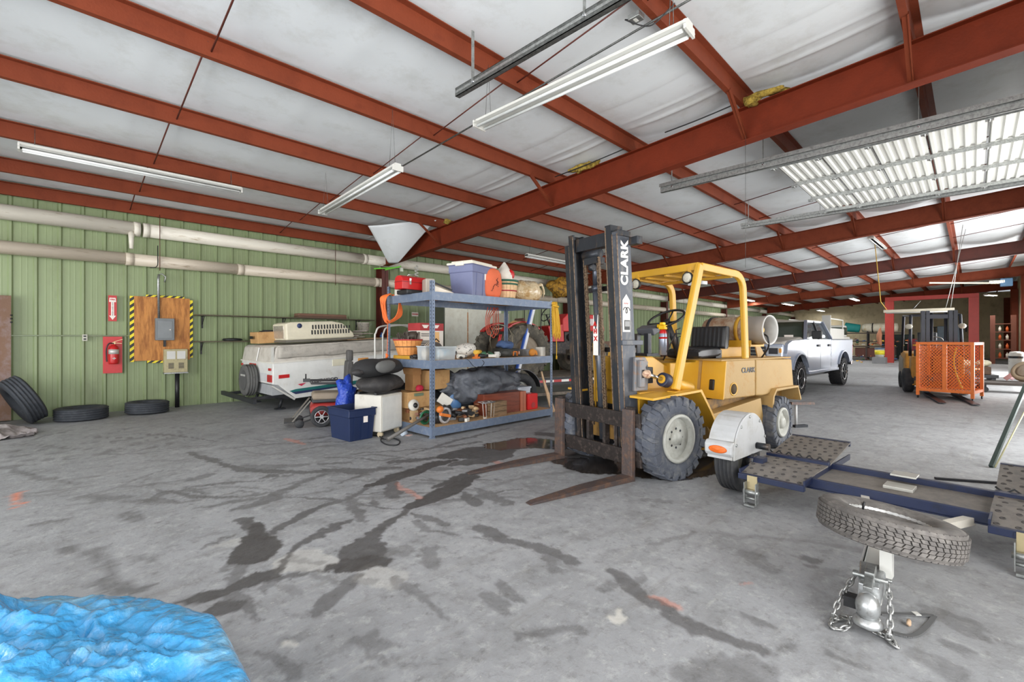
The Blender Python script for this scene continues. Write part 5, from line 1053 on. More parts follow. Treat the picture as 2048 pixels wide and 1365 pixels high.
# white hand-truck rails standing behind
ht = T('hand_truck', 'white tubular hand truck standing behind the black folded seat', 'hand truck', (4.2, 6.95, 0), 10)
for y in (0, .16):
    MB().tube(curve([(-.36+y, -.0, .02), (-.40+y, 0, 1.3), (-.38+y, 0, 1.5), (-.28+y, 0, 1.6), (.2+y, .1, 1.64), (.5+y, .15, 1.6)]), .014, 8).build('rail', WHT, ht)
for z in (.35, .8): MB().cyl((-.38, 0, z), (-.22, 0, z), .012, n=8).build('crossbar', WHT, ht)
MB().bx(-.45, -.1, -.2, .1, .0, .015).build('toe_plate', WHT, ht)
# ================================================================== STEEL RACK
RX0, RX1, RY0, RY1 = 3.84, 6.47, 5.37, 6.56
rk = T('steel_rack', 'blue-grey slotted steel storage rack with three chipboard shelves full of clutter', 'shelving', (RX0, RY0, 0))
LX, LY = RX1-RX0, RY1-RY0
for (x, y, sx_, sy_) in ((0, 0, 1, 1), (LX, 0, -1, 1), (0, LY, 1, -1), (LX, LY, -1, -1)):
    h = 2.22 if x == 0 else 2.08
    p = MB().bx(x, x+sx_*.055, y, y+sy_*.003, 0, h).bx(x, x+sx_*.003, y, y+sy_*.055, 0, h).build('post', RACK, rk)
    s_ = MB()
    for k in range(int(h/.05)):
        z = .03+k*.05; s_.bx(x+sx_*.022, x+sx_*.034, y-sy_*.001, y, z, z+.022).bx(x-sx_*.001, x, y+sy_*.022, y+sy_*.034, z, z+.022)
    s_ = s_.build('slots', mat('slot_shadow', (52, 58, 70)), p); s_['kind'] = 'stuff'
    MB().bx(x-.01, x+sx_*.06, y-.01, y+sy_*.06, 0, .012).build('foot', RACK, p)
for z in (.15, 1.09, 2.06):
    MB().bx(.004, LX-.004, .004, LY-.004, z-.016, z).build('shelf_board', WOODB, rk)
    for (a, b, c, d) in ((0, LX, -.004, 0), (0, LX, LY, LY+.004), (-.004, 0, 0, LY), (LX, LX+.004, 0, LY)):
        MB().bx(a, b, c, d, z-.115, z+.004).build('shelf_beam', RACK, rk)
    for x in (LX/3, 2*LX/3): MB().bx(x-.02, x+.02, .004, LY-.004, z-.05, z-.017).build('cross_brace', RACK, rk)
S1, S2, S3 = .15, 1.09, 2.06
# ---- top shelf
def at(u, v, y): return onY(u, v, y)
tb_ = T('red_toolbox', 'red metal toolbox with rounded lid on the top shelf, far left', 'toolbox', (3.93, 6.0, S3+.07), 3)
MB().prism([(-.1, 0), (.1, 0), (.1, .12), (.085, .17), (.04, .2), (-.04, .2), (-.085, .17), (-.1, .12)], 'x', -.24, .24).build('box', REDP, tb_, bevel=.006)
MB().bx(-.245, .245, -.103, .103, .105, .112).build('lid_seam', mat('dark_red', (110, 20, 22)), tb_)
MB().bx(-.12, -.09, -.11, -.1, .07, .16).build('latch', CHR, tb_); MB().tube([(-.08, 0, .2), (-.07, 0, .23), (.07, 0, .23), (.08, 0, .2)], .008, 6).build('handle', CHR, tb_)
base(MB().bx(3.75, 4.14, 5.85, 6.14, S3, S3+.065), 'black_case', BLKP, 'flat black case under the red toolbox on the top shelf', 'case', bevel=.015)
pj = T('white_router', 'white and black worn power tool tipped on the top shelf by the front post', 'power tool', (4.17, 5.7, S3+.005), -20)
MB().hexa([(-.16, -.1, 0), (.3, -.1, 0), (.3, .1, 0), (-.16, .1, 0), (-.16, -.1, .16), (.22, -.08, .03), (.22, .08, .03), (-.16, .1, .16)]).build('body', mat('off_white_shell', (220, 212, 198), .5), pj, bevel=.02)
MB().bx(-.2, -.06, -.11, .11, 0, .22).build('grey_end', mat('warm_grey_shell', (170, 160, 148), .5), pj, bevel=.02); MB().bar((-.1, -.11, .17), (.2, -.11, .06), .03, .02).build('black_strip', BLK, pj)
base(MB().box((4.06, 6.25, S3+.12), (.36, .3, .24), rz=.1), 'white_carton', mat('dull_white_carton', (206, 200, 188), .7), 'dull white carton behind the white power tool on the top shelf', 'box')
tote('grey_storage_bin', 'slate blue plastic bin with a white lid, tallest item on the top shelf', (4.88, 5.72, S3), 14, .64, .46, .50, mat('slate_plastic', (112, 118, 152), .45), mat('cream_lid', (230, 224, 208), .45))
def bag(name, label, cat, c, r, m_, amp=.3, sc_=5, seed=1, flat=.92, n=26):
    def fn(p, cc):
        q = lumpy(amp, sc_, seed)(p, cc); q.z = max(q.z, c[2]-r[2]*flat); return q
    mb = MB().ball(c, r, n, fn); return base(mb, name, m_, label, cat)
ob = T('orange_bag', 'orange cloth bag with dark handwriting beside the slate blue bin', 'bag', (5.17, 5.62, S3))
def obf(p, c):
    q = lumpy(.14, 6, 3)(p, c); e = (q-c); k = 1/(max((abs(e.x)/.2)**3.5+(abs(e.z)/.25)**3.5, 1e-3))**(1/3.5)*.98; k = min(k, 1.25); q = c+Vector((e.x*k, e.y, e.z*k)); q.z = max(.003, q.z); return q
obm = MB().ball((0, 0, .24), (.2, .14, .26), 30, obf).build('cloth', mat('orange_cloth', (226, 112, 74), .75, bump=.15), ob)
MB().tube([(-.1+.015*k*(1+.3*math.sin(k)), -.143, .1+.018*k+.012*(-1)**k) for k in range(13)], .004, 5).tube([(.04+.03*math.sin(k*2.1), -.143, .18+.012*k) for k in range(9)], .003, 5).build('handwriting', mat('ink', (60, 34, 40)), obm)
def basket(name, label, loc, r0, r1, h, bands, slat_m, hoops=3):
    t = T(name, label, 'basket', loc); n_ = 20
    for k in range(n_):
        a0, a1 = 2*PI*k/n_, 2*PI*(k+.93)/n_; q = []
        for (r, z) in ((r0, 0), (r1, h)):
            for rr in (r, r-.007): q += [(rr*math.cos(a0), rr*math.sin(a0), z), (rr*math.cos(a1), rr*math.sin(a1), z)]
        MB().add(q, [(0, 1, 5, 4), (2, 6, 7, 3), (0, 4, 6, 2), (1, 3, 7, 5), (4, 5, 7, 6), (0, 2, 3, 1)]).build('slat', slat_m, t)
    MB().cyl((0, 0, 0), (0, 0, .01), r0-.005, n=20).build('bottom', slat_m, t)
    for (f_, hh, m_) in bands:
        r = r0+(r1-r0)*f_; MB().lathe([(r+.001, 0), (r+.007, 0), (r+.009, hh), (r+.001, hh)], (0, 0, h*f_), (0, 0, 1), 32, close=True).build('band', m_, t)
    return t
GB = mat('dark_green_band', (44, 92, 72), .6); RB = mat('red_band', (168, 46, 52), .6); SLT = mat('pale_basket_wood', (228, 192, 148), .65, 0, (206, 164, 118), 10, (.5, .7)); SLD = mat('orange_basket_wood', (222, 152, 86), .6, 0, (196, 124, 62), 10, (.5, .7))
basket('fruit_basket', 'round slatted basket with green and red bands on the top shelf', (5.58, 5.68, S3), .17, .225, .33, [(0, .03, GB), (.42, .02, RB), (.74, .03, GB), (.9, .035, GB)], SLT)
fl_ = T('cloth_bundle', 'white cloth bundle with a red patch sitting in the banded basket', 'cloth', (5.58, 5.68, S3+.34))
def clf(p, c): q = lumpy(.3, 7, 6)(p, c); k = max(0, (q.z-c.z)/.2); q.x = c.x+(q.x-c.x)*(1-.5*k); q.y = c.y+(q.y-c.y)*(1-.5*k); return q
cl = MB().ball((0, 0, .08), (.17, .16, .2), 22, clf).build('cloth', mat('white_rag', (228, 222, 210), .85, bump=.2), fl_)
MB().ball((.04, -.11, .1), (.07, .035, .08), 14, lumpy(.3, 14, 2)).build('red_patch', REDP, cl)
cbg = T('plastic_bag', 'clear plastic bag stuffed with tan paper at the right end of the top shelf', 'bag', (6.14, 5.72, S3))
def cbf(p, c): q = lumpy(.22, 6, 41, .04)(p, c); q.z = max(.003, q.z); return q
MB().ball((0, 0, .18), (.33, .22, .21), 30, cbf).build('bag', mat('crinkled_clear_plastic', (214, 194, 158), .18, 0, (180, 146, 96), 5, (.45, .65), bump=.9, bscale=30, coat=.6), cbg)
MB().tube(curve([(.22, -.05, .28), (.31, -.1, .33), (.36, -.12, .2), (.34, -.12, .1)]), [.03]*10+[.02]*10+[.008]*5, 8).build('twisted_neck', mat('crinkled_clear_plastic', (214, 194, 158)), cbg)
# cords hanging from the rack
yc = T('yellow_extension_cord', 'coiled yellow extension cord hanging down the right end of the rack', 'cord', (RX1+.03, RY0+.02, 2.06)); yb = MB()
for k in range(12):
    a = -.05+k*.012; zl = -.62+.05*math.sin(k*1.7); yb.tube(curve([(a, -.02+.01*math.sin(k*5), 0), (a+.03*math.sin(k), -.03, -.25), (a*1.4+.04, -.03-.01*(k % 3), zl), (a*1.3+.055, -.02, -.3), (a+.03, 0, .01)], 5), .0085, 6)
yb.tube(curve([(.06, -.02, -.5), (.075, -.03, -.8), (.07, -.03, -.98)], 5), .008, 6); yb.tube([(-.06, -.04, -.06), (.1, -.05, -.08)], .02, 6); yb.build('looped_cord', YROPE, yc)
MB().cyl((.07, -.03, -.97), (.07, -.03, -1.03), .014, n=8).build('plug', YROPE, yc)
oc = T('orange_extension_cord', 'orange extension cord looped over the left end of the rack', 'cord', (RX0-.04, RY1-.15, 2.06)); ob_ = MB()
for k in range(14):
    s = k*.005; ob_.tube(curve([(.02, s, .04), (-.06-s, s, -.03), (-.09+.02*math.sin(k), s, -.2), (-.05+.02*math.sin(k*2), s-.04, -.38-.02*(k % 3)), (.08+.01*k, s-.05, -.3), (.12+s, s-.06, -.1), (.06, s, .03)], 6), .007, 6)
ob_.build('looped_cord', OROPE, oc)
MB().tube(curve([(-.04, .0, -.4), (-.03, .02, -.7), (-.05, .0, -.9)]), .005, 6).build('dangling_end', OROPE, oc)
MB().ball((-.05, 0, -.92), (.03, .02, .04), 8, lumpy(.8, 30, 1)).build('knot', OROPE, oc)
jc = T('jumper_cables', 'red and orange jumper cables hanging below the top shelf at the rear post', 'cable', (5.95, 6.3, 1.98)); jb = MB()
for k in range(4): jb.tube(curve([(-.2+.08*k, 0, 0), (-.24+.03*k, .02, -.25), (-.2+.06*k, 0, -.5-.03*(k % 3)), (-.08+.05*k, 0, -.4), (-.05+.04*k, .02, 0)], 6), .008, 6)
jb.build('cables', mat('red_orange_cable', (196, 78, 52), .5), jc)
MB().bar((.08, -.02, -.5), (.02, -.02, -.72), .02, .02).bar((.12, -.02, -.5), (.06, -.02, -.7), .02, .02).build('clamps', REDP, jc)
# ---- middle shelf
basket('bushel_basket', 'orange slatted bushel basket with dark band on the left of the middle shelf', (4.0, 6.22, S2+.06), .15, .225, .24, [(.5, .014, mat('dark_wire_band', (96, 60, 40))), (.93, .02, RB)], SLD)
bj = T('basket_clutter', 'dark metal clutter sticking out of the orange bushel basket', 'metal scraps', (4.0, 6.22, S2+.3))
bj_ = MB()
for k in range(22): a = random.uniform(0, 2*PI); r = random.uniform(0, .15); bj_.bar((r*math.cos(a), r*math.sin(a), -.06), (r*1.2*math.cos(a)+random.uniform(-.05, .05), r*1.2*math.sin(a), random.uniform(.02, .14)), .012, .02)
bj_.ball((.08, 0, .05), (.1, .09, .07), 12, lumpy(.6, 14, 2)); bj_.build('scraps', mat('dark_scrap_metal', (82, 74, 66), .6, .3), bj)['kind'] = 'stuff'
base(MB().bx(3.88, 4.22, 6.0, 6.45, S2, S2+.055), 'yellow_case', mat('dull_yellow_case', (196, 150, 50), .5), 'dull yellow flat case under the orange basket', 'case', bevel=.01)
rb = T('red_white_carton', 'tall white and tan carton with a dark red top on the middle shelf', 'box', (4.42, 6.34, S2), 5)
MB().bx(-.24, .24, -.15, .15, 0, .44).build('body', mat('carton_print_white', (224, 216, 206), .6), rb); MB().bx(-.243, .243, -.153, .153, .44, .56).build('red_top', mat('carton_red', (166, 50, 52), .6), rb); MB().bx(-.02, .15, -.153, -.15, .02, .42).build('tan_panel', mat('carton_tan', (226, 178, 116)), rb)
for z in (.38, .35, .27, .25, .23, .2): MB().bx(-.22, -.06, -.152, -.15, z, z+.012).build('print_line', mat('dark_print', (70, 66, 60)), rb)
for x in (-.14, .08): MB().prism([(x-.07, .53), (x+.07, .53), (x+.03, .48), (x-.03, .48)], 'y', -.156, -.153).build('white_emblem', SIGNW, rb)
def clearbin(label, x, y, dx, dy, h, deg=0, fill=None):
    t = T('clear_bin', label, 'storage bin', (x, y, S2), deg); PLC = mat('clear_plastic', (214, 222, 226), .15, alpha=.45)
    MB().hexa([(-dx*.45, -dy*.45, 0), (dx*.45, -dy*.45, 0), (dx*.45, dy*.45, 0), (-dx*.45, dy*.45, 0), (-dx/2, -dy/2, h), (dx/2, -dy/2, h), (dx/2, dy/2, h), (-dx/2, dy/2, h)]).build('tub', PLC, t)
    MB().bx(-dx/2-.01, dx/2+.01, -dy/2-.01, dy/2+.01, h-.008, h+.006).build('rim', mat('clear_rim', (206, 214, 218), .3, alpha=.7), t)
    if fill: MB().ball((0, 0, h*.5), (dx*.38, dy*.38, h*.42), 14, lumpy(.4, 12, 5)).build('contents', fill, t)
    return t
clearbin('clear plastic bin on the middle shelf just right of the front post', 4.2, 5.62, .34, .26, .19, 4, mat('blue_white_rags', (150, 190, 214), .7, 0, (226, 226, 222), 12, (.45, .55)))
clearbin('frosted bin on the middle shelf just left of the front post', 3.94, 5.66, .15, .22, .2, 0, mat('beige_rags', (206, 190, 168), .8))
sn = T('striped_fan_heater', 'small dark and cream striped drum beside the orange basket', 'heater', (4.28, 5.95, S2)); MB().cyl((0, -.08, .13), (0, .08, .13), .13, n=22).build('drum', mat('dark_drum', (70, 62, 58), .5), sn)
for k in (-.05, 0, .05): MB().lathe([(.131, k), (.136, k), (.136, k+.02), (.131, k+.02)], (0, 0, .13), (0, 1, 0), 22, close=True).build('stripe', mat('cream_stripe', (206, 196, 180)), sn)
MB().tube([(.0, .0, .26), (.06, 0, .31), (.12, 0, .26)], .01, 6).build('handle', BLK, sn)
def junk(name, label, cat, c, n_, r, cols, seed):
    rs = random.Random(seed); t = T(name, label, cat, c)
    for k in range(n_):
        p = Vector((rs.uniform(-r[0], r[0]), rs.uniform(-r[1], r[1]), rs.uniform(.02, r[2]))); m_ = MATS[rs.choice(cols)]; q = rs.random(); s = rs.uniform(.03, .07); a = rs.uniform(0, PI)
        if q < .35: mb = MB().box(p, (s*2.2, s, s*.8), rz=a, rx=rs.uniform(-.3, .3))
        elif q < .7: d = Vector((math.cos(a), math.sin(a), rs.uniform(-.2, .4))); mb = MB().cyl(p-d*s, p+d*s, s*.42, n=10)
        else: mb = MB().ball(p, (s, s*.8, s*.6), 10, lumpy(.5, 20, k))
        lo = min(v[2] for v in mb.v)
        if lo < .002: mb.v = [(x, y, z-lo+.002) for x, y, z in mb.v]
        mb.build(('block', 'handle', 'lump')[0 if q < .35 else 1 if q < .7 else 2], m_, t)
    return t
for nm, c in (('j_white', (218, 214, 204)), ('j_black', (40, 40, 42)), ('j_tan', (190, 160, 120)), ('j_grey', (128, 128, 130)), ('j_rust', (132, 82, 54)), ('j_green', (60, 104, 76)), ('j_orange', (224, 124, 48)), ('j_blue', (64, 94, 140)), ('j_red', (176, 46, 44)), ('j_yellow', (222, 176, 60))): mat(nm, c, .5, bump=.1)
gr = T('angle_grinder', 'white corded drill lying at the edge of the middle shelf', 'power tool', (4.5, 5.5, S2)); MB().cyl((-.1, 0, .045), (.02, 0, .045), .035, n=14).build('body', MATS['j_white'], gr, bevel=.004); MB().cyl((.02, 0, .045), (.09, 0, .045), .025, .012, 12).build('chuck', MATS['j_grey'], gr); MB().bar((-.06, 0, .04), (-.08, -.08, .02), .03, .03).build('grip', MATS['j_black'], gr)
MB().tube(curve([(-.1, -.02, .03), (-.05, -.11, .02), (.0, -.155, -.02), (.08, -.16, -.1), (.2, -.16, -.13), (.3, -.155, -.06), (.25, -.11, .012)]), .004, 6).build('cord', BLKP, gr)
dr = T('cordless_drill', 'yellow and orange cordless drill on the middle shelf', 'power tool', (4.82, 5.52, S2), 20); MB().cyl((-.08, 0, .1), (.08, 0, .1), .035, n=14).build('body', MATS['j_yellow'], dr); MB().cyl((.08, 0, .1), (.13, 0, .1), .02, n=10).build('chuck', BLK, dr); MB().bar((-.03, 0, .08), (-.05, 0, .02), .04, .04).bx(-.1, .02, -.04, .04, 0, .03).build('grip_and_battery', MATS['j_orange'], dr)
fp = T('flowered_cloth', 'white cloth with black scribbled pattern heaped on the middle shelf', 'cloth', (4.85, 5.85, S2))
MB().ball((0, 0, .13), (.2, .14, .12), 20, lumpy(.3, 7, 2)).build('cloth', mat('patterned_white', (226, 222, 214), .8, 0, (40, 38, 38), 16, (.57, .6)), fp)
mg = T('white_mug', 'small white mug at the front of the middle shelf', 'mug', (5.2, 5.48, S2)); MB().lathe([(0, 0), (.04, 0), (.045, .1), (.04, .1), (.035, .01), (0, .01)], n=18).build('cup', WHT, mg); MB().tube([(.043, 0, .08), (.075, 0, .07), (.075, 0, .04), (.042, 0, .02)], .006, 6).build('handle', WHT, mg)
tn = T('round_black_tray', 'round black ribbed pan holding a blue rag on the middle shelf', 'pan', (5.68, 5.78, S2)); MB().lathe([(0, 0), (.22, 0), (.24, .03), (.24, .14), (.225, .14), (.22, .03), (0, .03)], n=28).build('pan', mat('ribbed_black', (56, 56, 52), .5, bump=.4, bscale=30), tn)
for a in (-1.9, -1.2): MB().box((.245*math.cos(a), .245*math.sin(a), .07), (.05, .03, .05), rz=a).build('latch', CHR, tn)
MB().tube([(.245*math.cos(a), .245*math.sin(a), z) for a, z in ((-1.75, .02), (-1.72, .09), (-1.4, .09), (-1.37, .02))], .012, 6).build('orange_handle', MATS['j_orange'], tn)
base(MB().ball((5.66, 5.76, S2+.2), (.17, .13, .07), 20, lumpy(.5, 9, 2)), 'blue_rag', mat('blue_denim', (74, 96, 136), .9, bump=.3), 'blue denim rag heaped on the round black pan', 'cloth')
hp = T('steel_hoop', 'thin steel hoop standing behind the blue rag', 'hoop', (5.85, 6.05, S2)); MB().tube([(.28*math.cos(a), 0, .285+.28*math.sin(a)) for a in np.linspace(0, 2*PI, 40)[:-1]], .006, 6, True).build('ring', mat('dull_hoop', (140, 130, 110), .4, .5), hp)
gl = T('work_glove', 'orange leather work glove on the middle shelf', 'glove', (6.12, 5.55, S2)); MB().ball((0, 0, .07), (.08, .05, .07), 14, lumpy(.2, 10, 2)).build('palm', mat('orange_leather', (210, 138, 56), .7), gl)
for k in range(4): MB().tube(curve([(.02+.015*k, -.02, .1-.02*k), (.07+.01*k, -.03, .09-.02*k), (.1, -.03, .03)], 4), .014, 7).build('finger', mat('orange_leather', (210, 138, 56)), gl)
base(MB().bx(6.3, 6.42, 5.5, 5.62, S2, S2+.16), 'white_small_box', MATS['j_white'], 'small white box at the right end of the middle shelf', 'box')
base(MB().bx(6.05, 6.3, 5.7, 5.95, S2, S2+.12), 'grey_parts_tray', MATS['j_grey'], 'grey tray behind the small white box on the middle shelf', 'tray', bevel=.01)
junk('middle_shelf_tools', 'jumbled small hand tools between the cordless drill and the white mug', 'tools', (5.02, 5.58, S2), 12, (.14, .08, .08), ['j_black', 'j_white', 'j_tan', 'j_green'], 3)
junk('tool_pile', 'pile of dark and brown tools behind the clear bin', 'tools', (4.55, 5.95, S2), 12, (.15, .15, .16), ['j_black', 'j_tan', 'j_grey', 'j_rust'], 6)
junk('black_handle_pile', 'loose black tools lying left of the front post on the middle shelf', 'tools', (3.98, 5.95, S2), 6, (.08, .1, .05), ['j_black', 'j_grey'], 16)
junk('rope_and_tools', 'brown and grey odds and ends near the orange glove', 'tools', (5.95, 6.2, S2), 8, (.12, .1, .14), ['j_tan', 'j_grey', 'j_rust'], 8)
# ---- bottom shelf
def carton(name, label, x, y, z, dx, dy, h, deg, flaps=True):
    t = T(name, label, 'box', (x, y, z), deg); MB().bx(-dx/2, dx/2, -dy/2, dy/2, 0, h).build('body', CARD, t, bevel=.004)
    MB().bx(-.025, .025, -dy/2-.001, dy/2+.001, h, h+.003).build('tape', mat('brown_tape', (170, 130, 84)), t)
    if flaps: MB().hexa([(-dx/2, -dy/2, h), (dx/2, -dy/2, h), (dx/2, -dy/2+.004, h), (-dx/2, -dy/2+.004, h), (-dx/2, -dy/2-.08, h+.1), (dx/2, -dy/2-.08, h+.1), (dx/2, -dy/2-.076, h+.104), (-dx/2, -dy/2-.076, h+.104)]).build('flap', CARD, t)
    return t
carton('cardboard_carton', 'square cardboard carton stacked highest, right of the front post on the bottom shelf', 4.45, 6.2, S1+.45, .42, .36, .3, 8, False)
carton('cardboard_carton', 'cardboard carton with a green printed patch low on the bottom shelf', 4.12, 6.22, S1+.2, .5, .4, .24, 0, False)
base(MB().bx(3.98, 4.13, 5.985, 6.017, S1+.38, S1+.42), 'green_sticker', mat('faded_green_print', (110, 128, 104)), 'faded green printed patch at the top of the low cardboard carton', 'sticker')
carton('cardboard_carton', 'crushed brown carton hidden at the base of the carton stack', 4.3, 6.28, S1, .7, .34, .19, 0, False)
base(MB().bx(4.0, 4.14, 6.08, 6.3, S1+.45, S1+.75).hexa([(3.98, 6.06, S1+.7), (4.14, 6.06, S1+.7), (4.14, 6.3, S1+.7), (3.98, 6.3, S1+.7), (3.95, 6.02, S1+.8), (4.1, 6.02, S1+.84), (4.1, 6.3, S1+.84), (3.95, 6.3, S1+.8)]), 'open_carton', mat('dark_cardboard', (168, 122, 76), .8), 'narrow open brown carton left of the square carton', 'box')
base(MB().ball((4.05, 5.98, S1+.5), (.07, .05, .055), 12, lumpy(.4, 10, 3)), 'crimson_pouch', mat('crimson_cloth', (190, 34, 62), .7), 'crimson cloth pouch between the black seat and the cartons', 'pouch')
jg = T('blue_jug', 'blue plastic jug with a white cap on the bottom shelf', 'jug', (4.82, 6.15, S1+.1)); MB().lathe([(0, 0), (.14, 0), (.15, .03), (.15, .24), (.1, .32), (.05, .35), (.045, .4), (0, .4)], n=22).build('body', mat('blue_jug_plastic', (92, 134, 184), .3), jg); MB().lathe([(0, .4), (.05, .4), (.05, .35), (.052, .35), (.052, .405), (0, .405)], n=18).build('cap', WHT, jg)
base(MB().bx(4.68, 4.98, 6.0, 6.3, S1, S1+.1), 'brown_block', MATS['j_rust'], 'brown block under the blue jug', 'block')
gt2 = T('grey_tarp_bundle', 'large bundle of dark grey crumpled tarp filling the middle of the bottom shelf', 'tarp', (5.4, 6.1, S1))
def gbf(p, c):
    q = lumpy(.35, 2.6, 5)(p, c); d = (q-c); w_ = .11*(.5-abs(nz(q, 4.0, 7))*2.2)+.09*(.5-abs(nz((q.x*2+q.z*3, q.y, q.z*1.2), 3.2, 2))*2)+.03*(.5-abs(nz(q, 13, 5))*2); q = c+d*(1+w_*1.6); q.z = max(q.z, .0 if False else .12); return q
MB().ball((0, 0, .47), (.74, .34, .28), 72, gbf).build('tarp', mat('slate_tarp', (98, 102, 110), .5, 0, (70, 74, 80), 3, (.45, .65), bump=.3, bscale=12), gt2)
MB().ball((.35, .0, .3), (.42, .3, .25), 48, gbf).build('tarp_fold', MATS['slate_tarp'], gt2)
MB().bx(-.5, .5, -.2, .3, 0, .16).build('crate_below', MATS['j_black'], gt2)
mh = T('mahogany_drawer', 'reddish brown wooden drawer box on the bottom shelf', 'box', (5.5, 5.72, S1), -4); MB().bx(-.46, .46, -.14, .14, 0, .34).build('box', mat('mahogany', (132, 66, 46), .35, 0, (104, 48, 32), 4, (.45, .7), stretch=(.5, 4, 4)), mh, bevel=.005)
MB().bx(.33, .46, -.155, -.14, 0, .34).build('end_panel', mat('lighter_mahogany', (184, 106, 76), .4), mh); MB().bx(.39, .395, -.157, -.155, 0, .34).build('joint_line', MATS['j_rust'], mh)
wc = T('wood_crate', 'weathered wooden block crate on the bottom shelf in front of the red-brown drawer', 'crate', (5.22, 5.5, S1), -3)
for z in (0, .08, .16): MB().bx(-.15, .15, -.07, .07, z+.002, z+.076).build('plank', mat('weathered_wood', (146, 118, 88), .8, 0, (104, 84, 64), 12, (.4, .65), stretch=(.4, 3, 3)), wc)
rg = T('red_gas_can', 'translucent red plastic canister on the bottom shelf', 'canister', (6.12, 5.62, S1)); MB().bx(-.13, .13, -.1, .1, 0, .28).build('body', mat('translucent_red', (222, 44, 44), .25), rg, bevel=.02); MB().cyl((0, -.1, .08), (0, -.106, .08), .05, n=16).build('round_mark', MATS['j_red'], rg); MB().cyl((.13, 0, .1), (.18, 0, .1), .02, n=10).build('spout', REDP, rg)
wb = T('white_pail', 'square white plastic pail at the right end of the bottom shelf', 'bucket', (6.28, 6.02, S1)); MB().hexa([(-.14, -.12, 0), (.14, -.12, 0), (.14, .12, 0), (-.14, .12, 0), (-.17, -.14, .34), (.17, -.14, .34), (.17, .14, .34), (-.17, .14, .34)]).build('pail', mat('frosted_white', (206, 214, 224), .35), wb, bevel=.012); MB().bx(-.18, .18, -.15, .15, .33, .36).build('rim', mat('frosted_white', (206, 214, 224)), wb, bevel=.006)
cs = T('circular_saw', 'orange and silver circular saw lying at the front of the bottom shelf', 'power tool', (4.17, 5.5, S1), 10)
MB().lathe([(.085, -.015), (.12, -.015), (.12, .015), (.085, .015)], (0, 0, .125), (0, 1, 0), 30, close=True).build('blade_guard', mat('silver_guard', (206, 208, 212), .3, .6), cs); MB().lathe([(0, -.003), (.08, -.003), (.08, .003), (0, .003)], (0, .0, .125), (0, 1, 0), 24).build('blade', GALVD, cs)
MB().bar((-.12, -.02, .16), (.07, -.03, .11), .05, .045).ball((-.1, 0, .22), (.06, .05, .05), 12, lumpy(.3, 9, 2)).build('orange_housing', MATS['j_orange'], cs, bevel=.008); MB().tube([(.1, 0, .14), (.15, 0, .2), (.1, 0, .26), (.02, 0, .25)], .014, 8).build('handle', MATS['j_black'], cs)
hr = T('green_hose_reel', 'coil of green hose beside the front post on the bottom shelf', 'hose', (3.98, 5.7, S1)); hb = MB()
for k in range(5): hb.tube([(.02*k-.05+.09*math.cos(a)*.9, .02*k-.04, .1+.085*math.sin(a)) for a in np.linspace(0, 2*PI, 18)[:-1]], .014, 6, True)
hb.build('coil', mat('green_rubber', (34, 106, 70), .45), hr); base(MB().ball((4.1, 5.62, S1+.09), (.07, .1, .085), 14, lumpy(.4, 14, 3)), 'black_motor', MATS['j_black'], 'black motor housing between the green hose and the front post', 'motor')
wf = T('white_fan', 'small round white fan behind the green hose', 'fan', (3.95, 5.98, S1+.25), 0); MB().lathe([(.0, -.04), (.05, -.04), (.085, -.03), (.09, 0), (.08, .02), (0, .03)], (0, 0, .0), (0, -1, .2), 22).build('cage', MATS['j_white'], wf); MB().lathe([(0, 0), (.035, 0), (.04, .01), (0, .02)], (0, -.035, .0), (0, -1, .2), 14).build('hub', MATS['j_black'], wf); MB().bx(-.05, .05, -.04, .04, -.25, -.08).build('base', MATS['j_tan'], wf)
wr = T('wire_rack', 'white wire stand on the front of the bottom shelf', 'wire stand', (4.98, 5.44, S1))
for x in (-.13, -.06, .06, .13): MB().tube([(x*.8, 0, .005), (x, 0, .24), (x, .1, .25)], .005, 6).build('wire', MATS['j_white'], wr)
MB().tube([(-.14, 0, .24), (.14, 0, .24)], .012, 6).tube([(-.14, .1, .25), (.14, .1, .25)], .006, 6).build('top_rail', MATS['j_grey'], wr); MB().tube([(-.11, 0, .006), (-.05, 0, .006)], .012, 6).build('foot', MATS['j_white'], wr)
wt = T('white_tool_guard', 'white and black miter tool standing behind the circular saw', 'power tool', (4.38, 5.78, S1), -15); MB().box((0, 0, .3), (.22, .04, .16), ry=.6).build('white_guard', MATS['j_white'], wt, bevel=.01); MB().cyl((-.05, -.04, .2), (.12, -.04, .12), .05, n=14).build('motor', MATS['j_black'], wt); MB().bx(-.15, .15, -.08, .08, 0, .04).bx(-.05, .05, -.03, .03, .04, .22).build('stand', MATS['j_grey'], wt)
junk('scrap_heap', 'heap of rusty scrap and wire left of the circular saw', 'scrap', (4.05, 5.98, S1), 20, (.12, .1, .2), ['j_tan', 'j_rust', 'j_black', 'j_grey'], 12)
junk('tool_heap', 'heap of black and brown tools between the saw and the wire stand', 'tools', (4.65, 5.6, S1), 26, (.22, .16, .18), ['j_black', 'j_rust', 'j_grey', 'j_tan', 'j_black'], 13)
junk('parts_heap', 'heap of grey and tan parts behind the wire stand', 'parts', (5.0, 5.75, S1), 10, (.1, .1, .22), ['j_tan', 'j_grey', 'j_rust'], 14)
base(MB().box((4.52, 5.42, S1+.03), (.1, .04, .05), rz=.5), 'paper_cup', MATS['j_white'], 'white paper scrap at the front edge of the bottom shelf', 'paper')
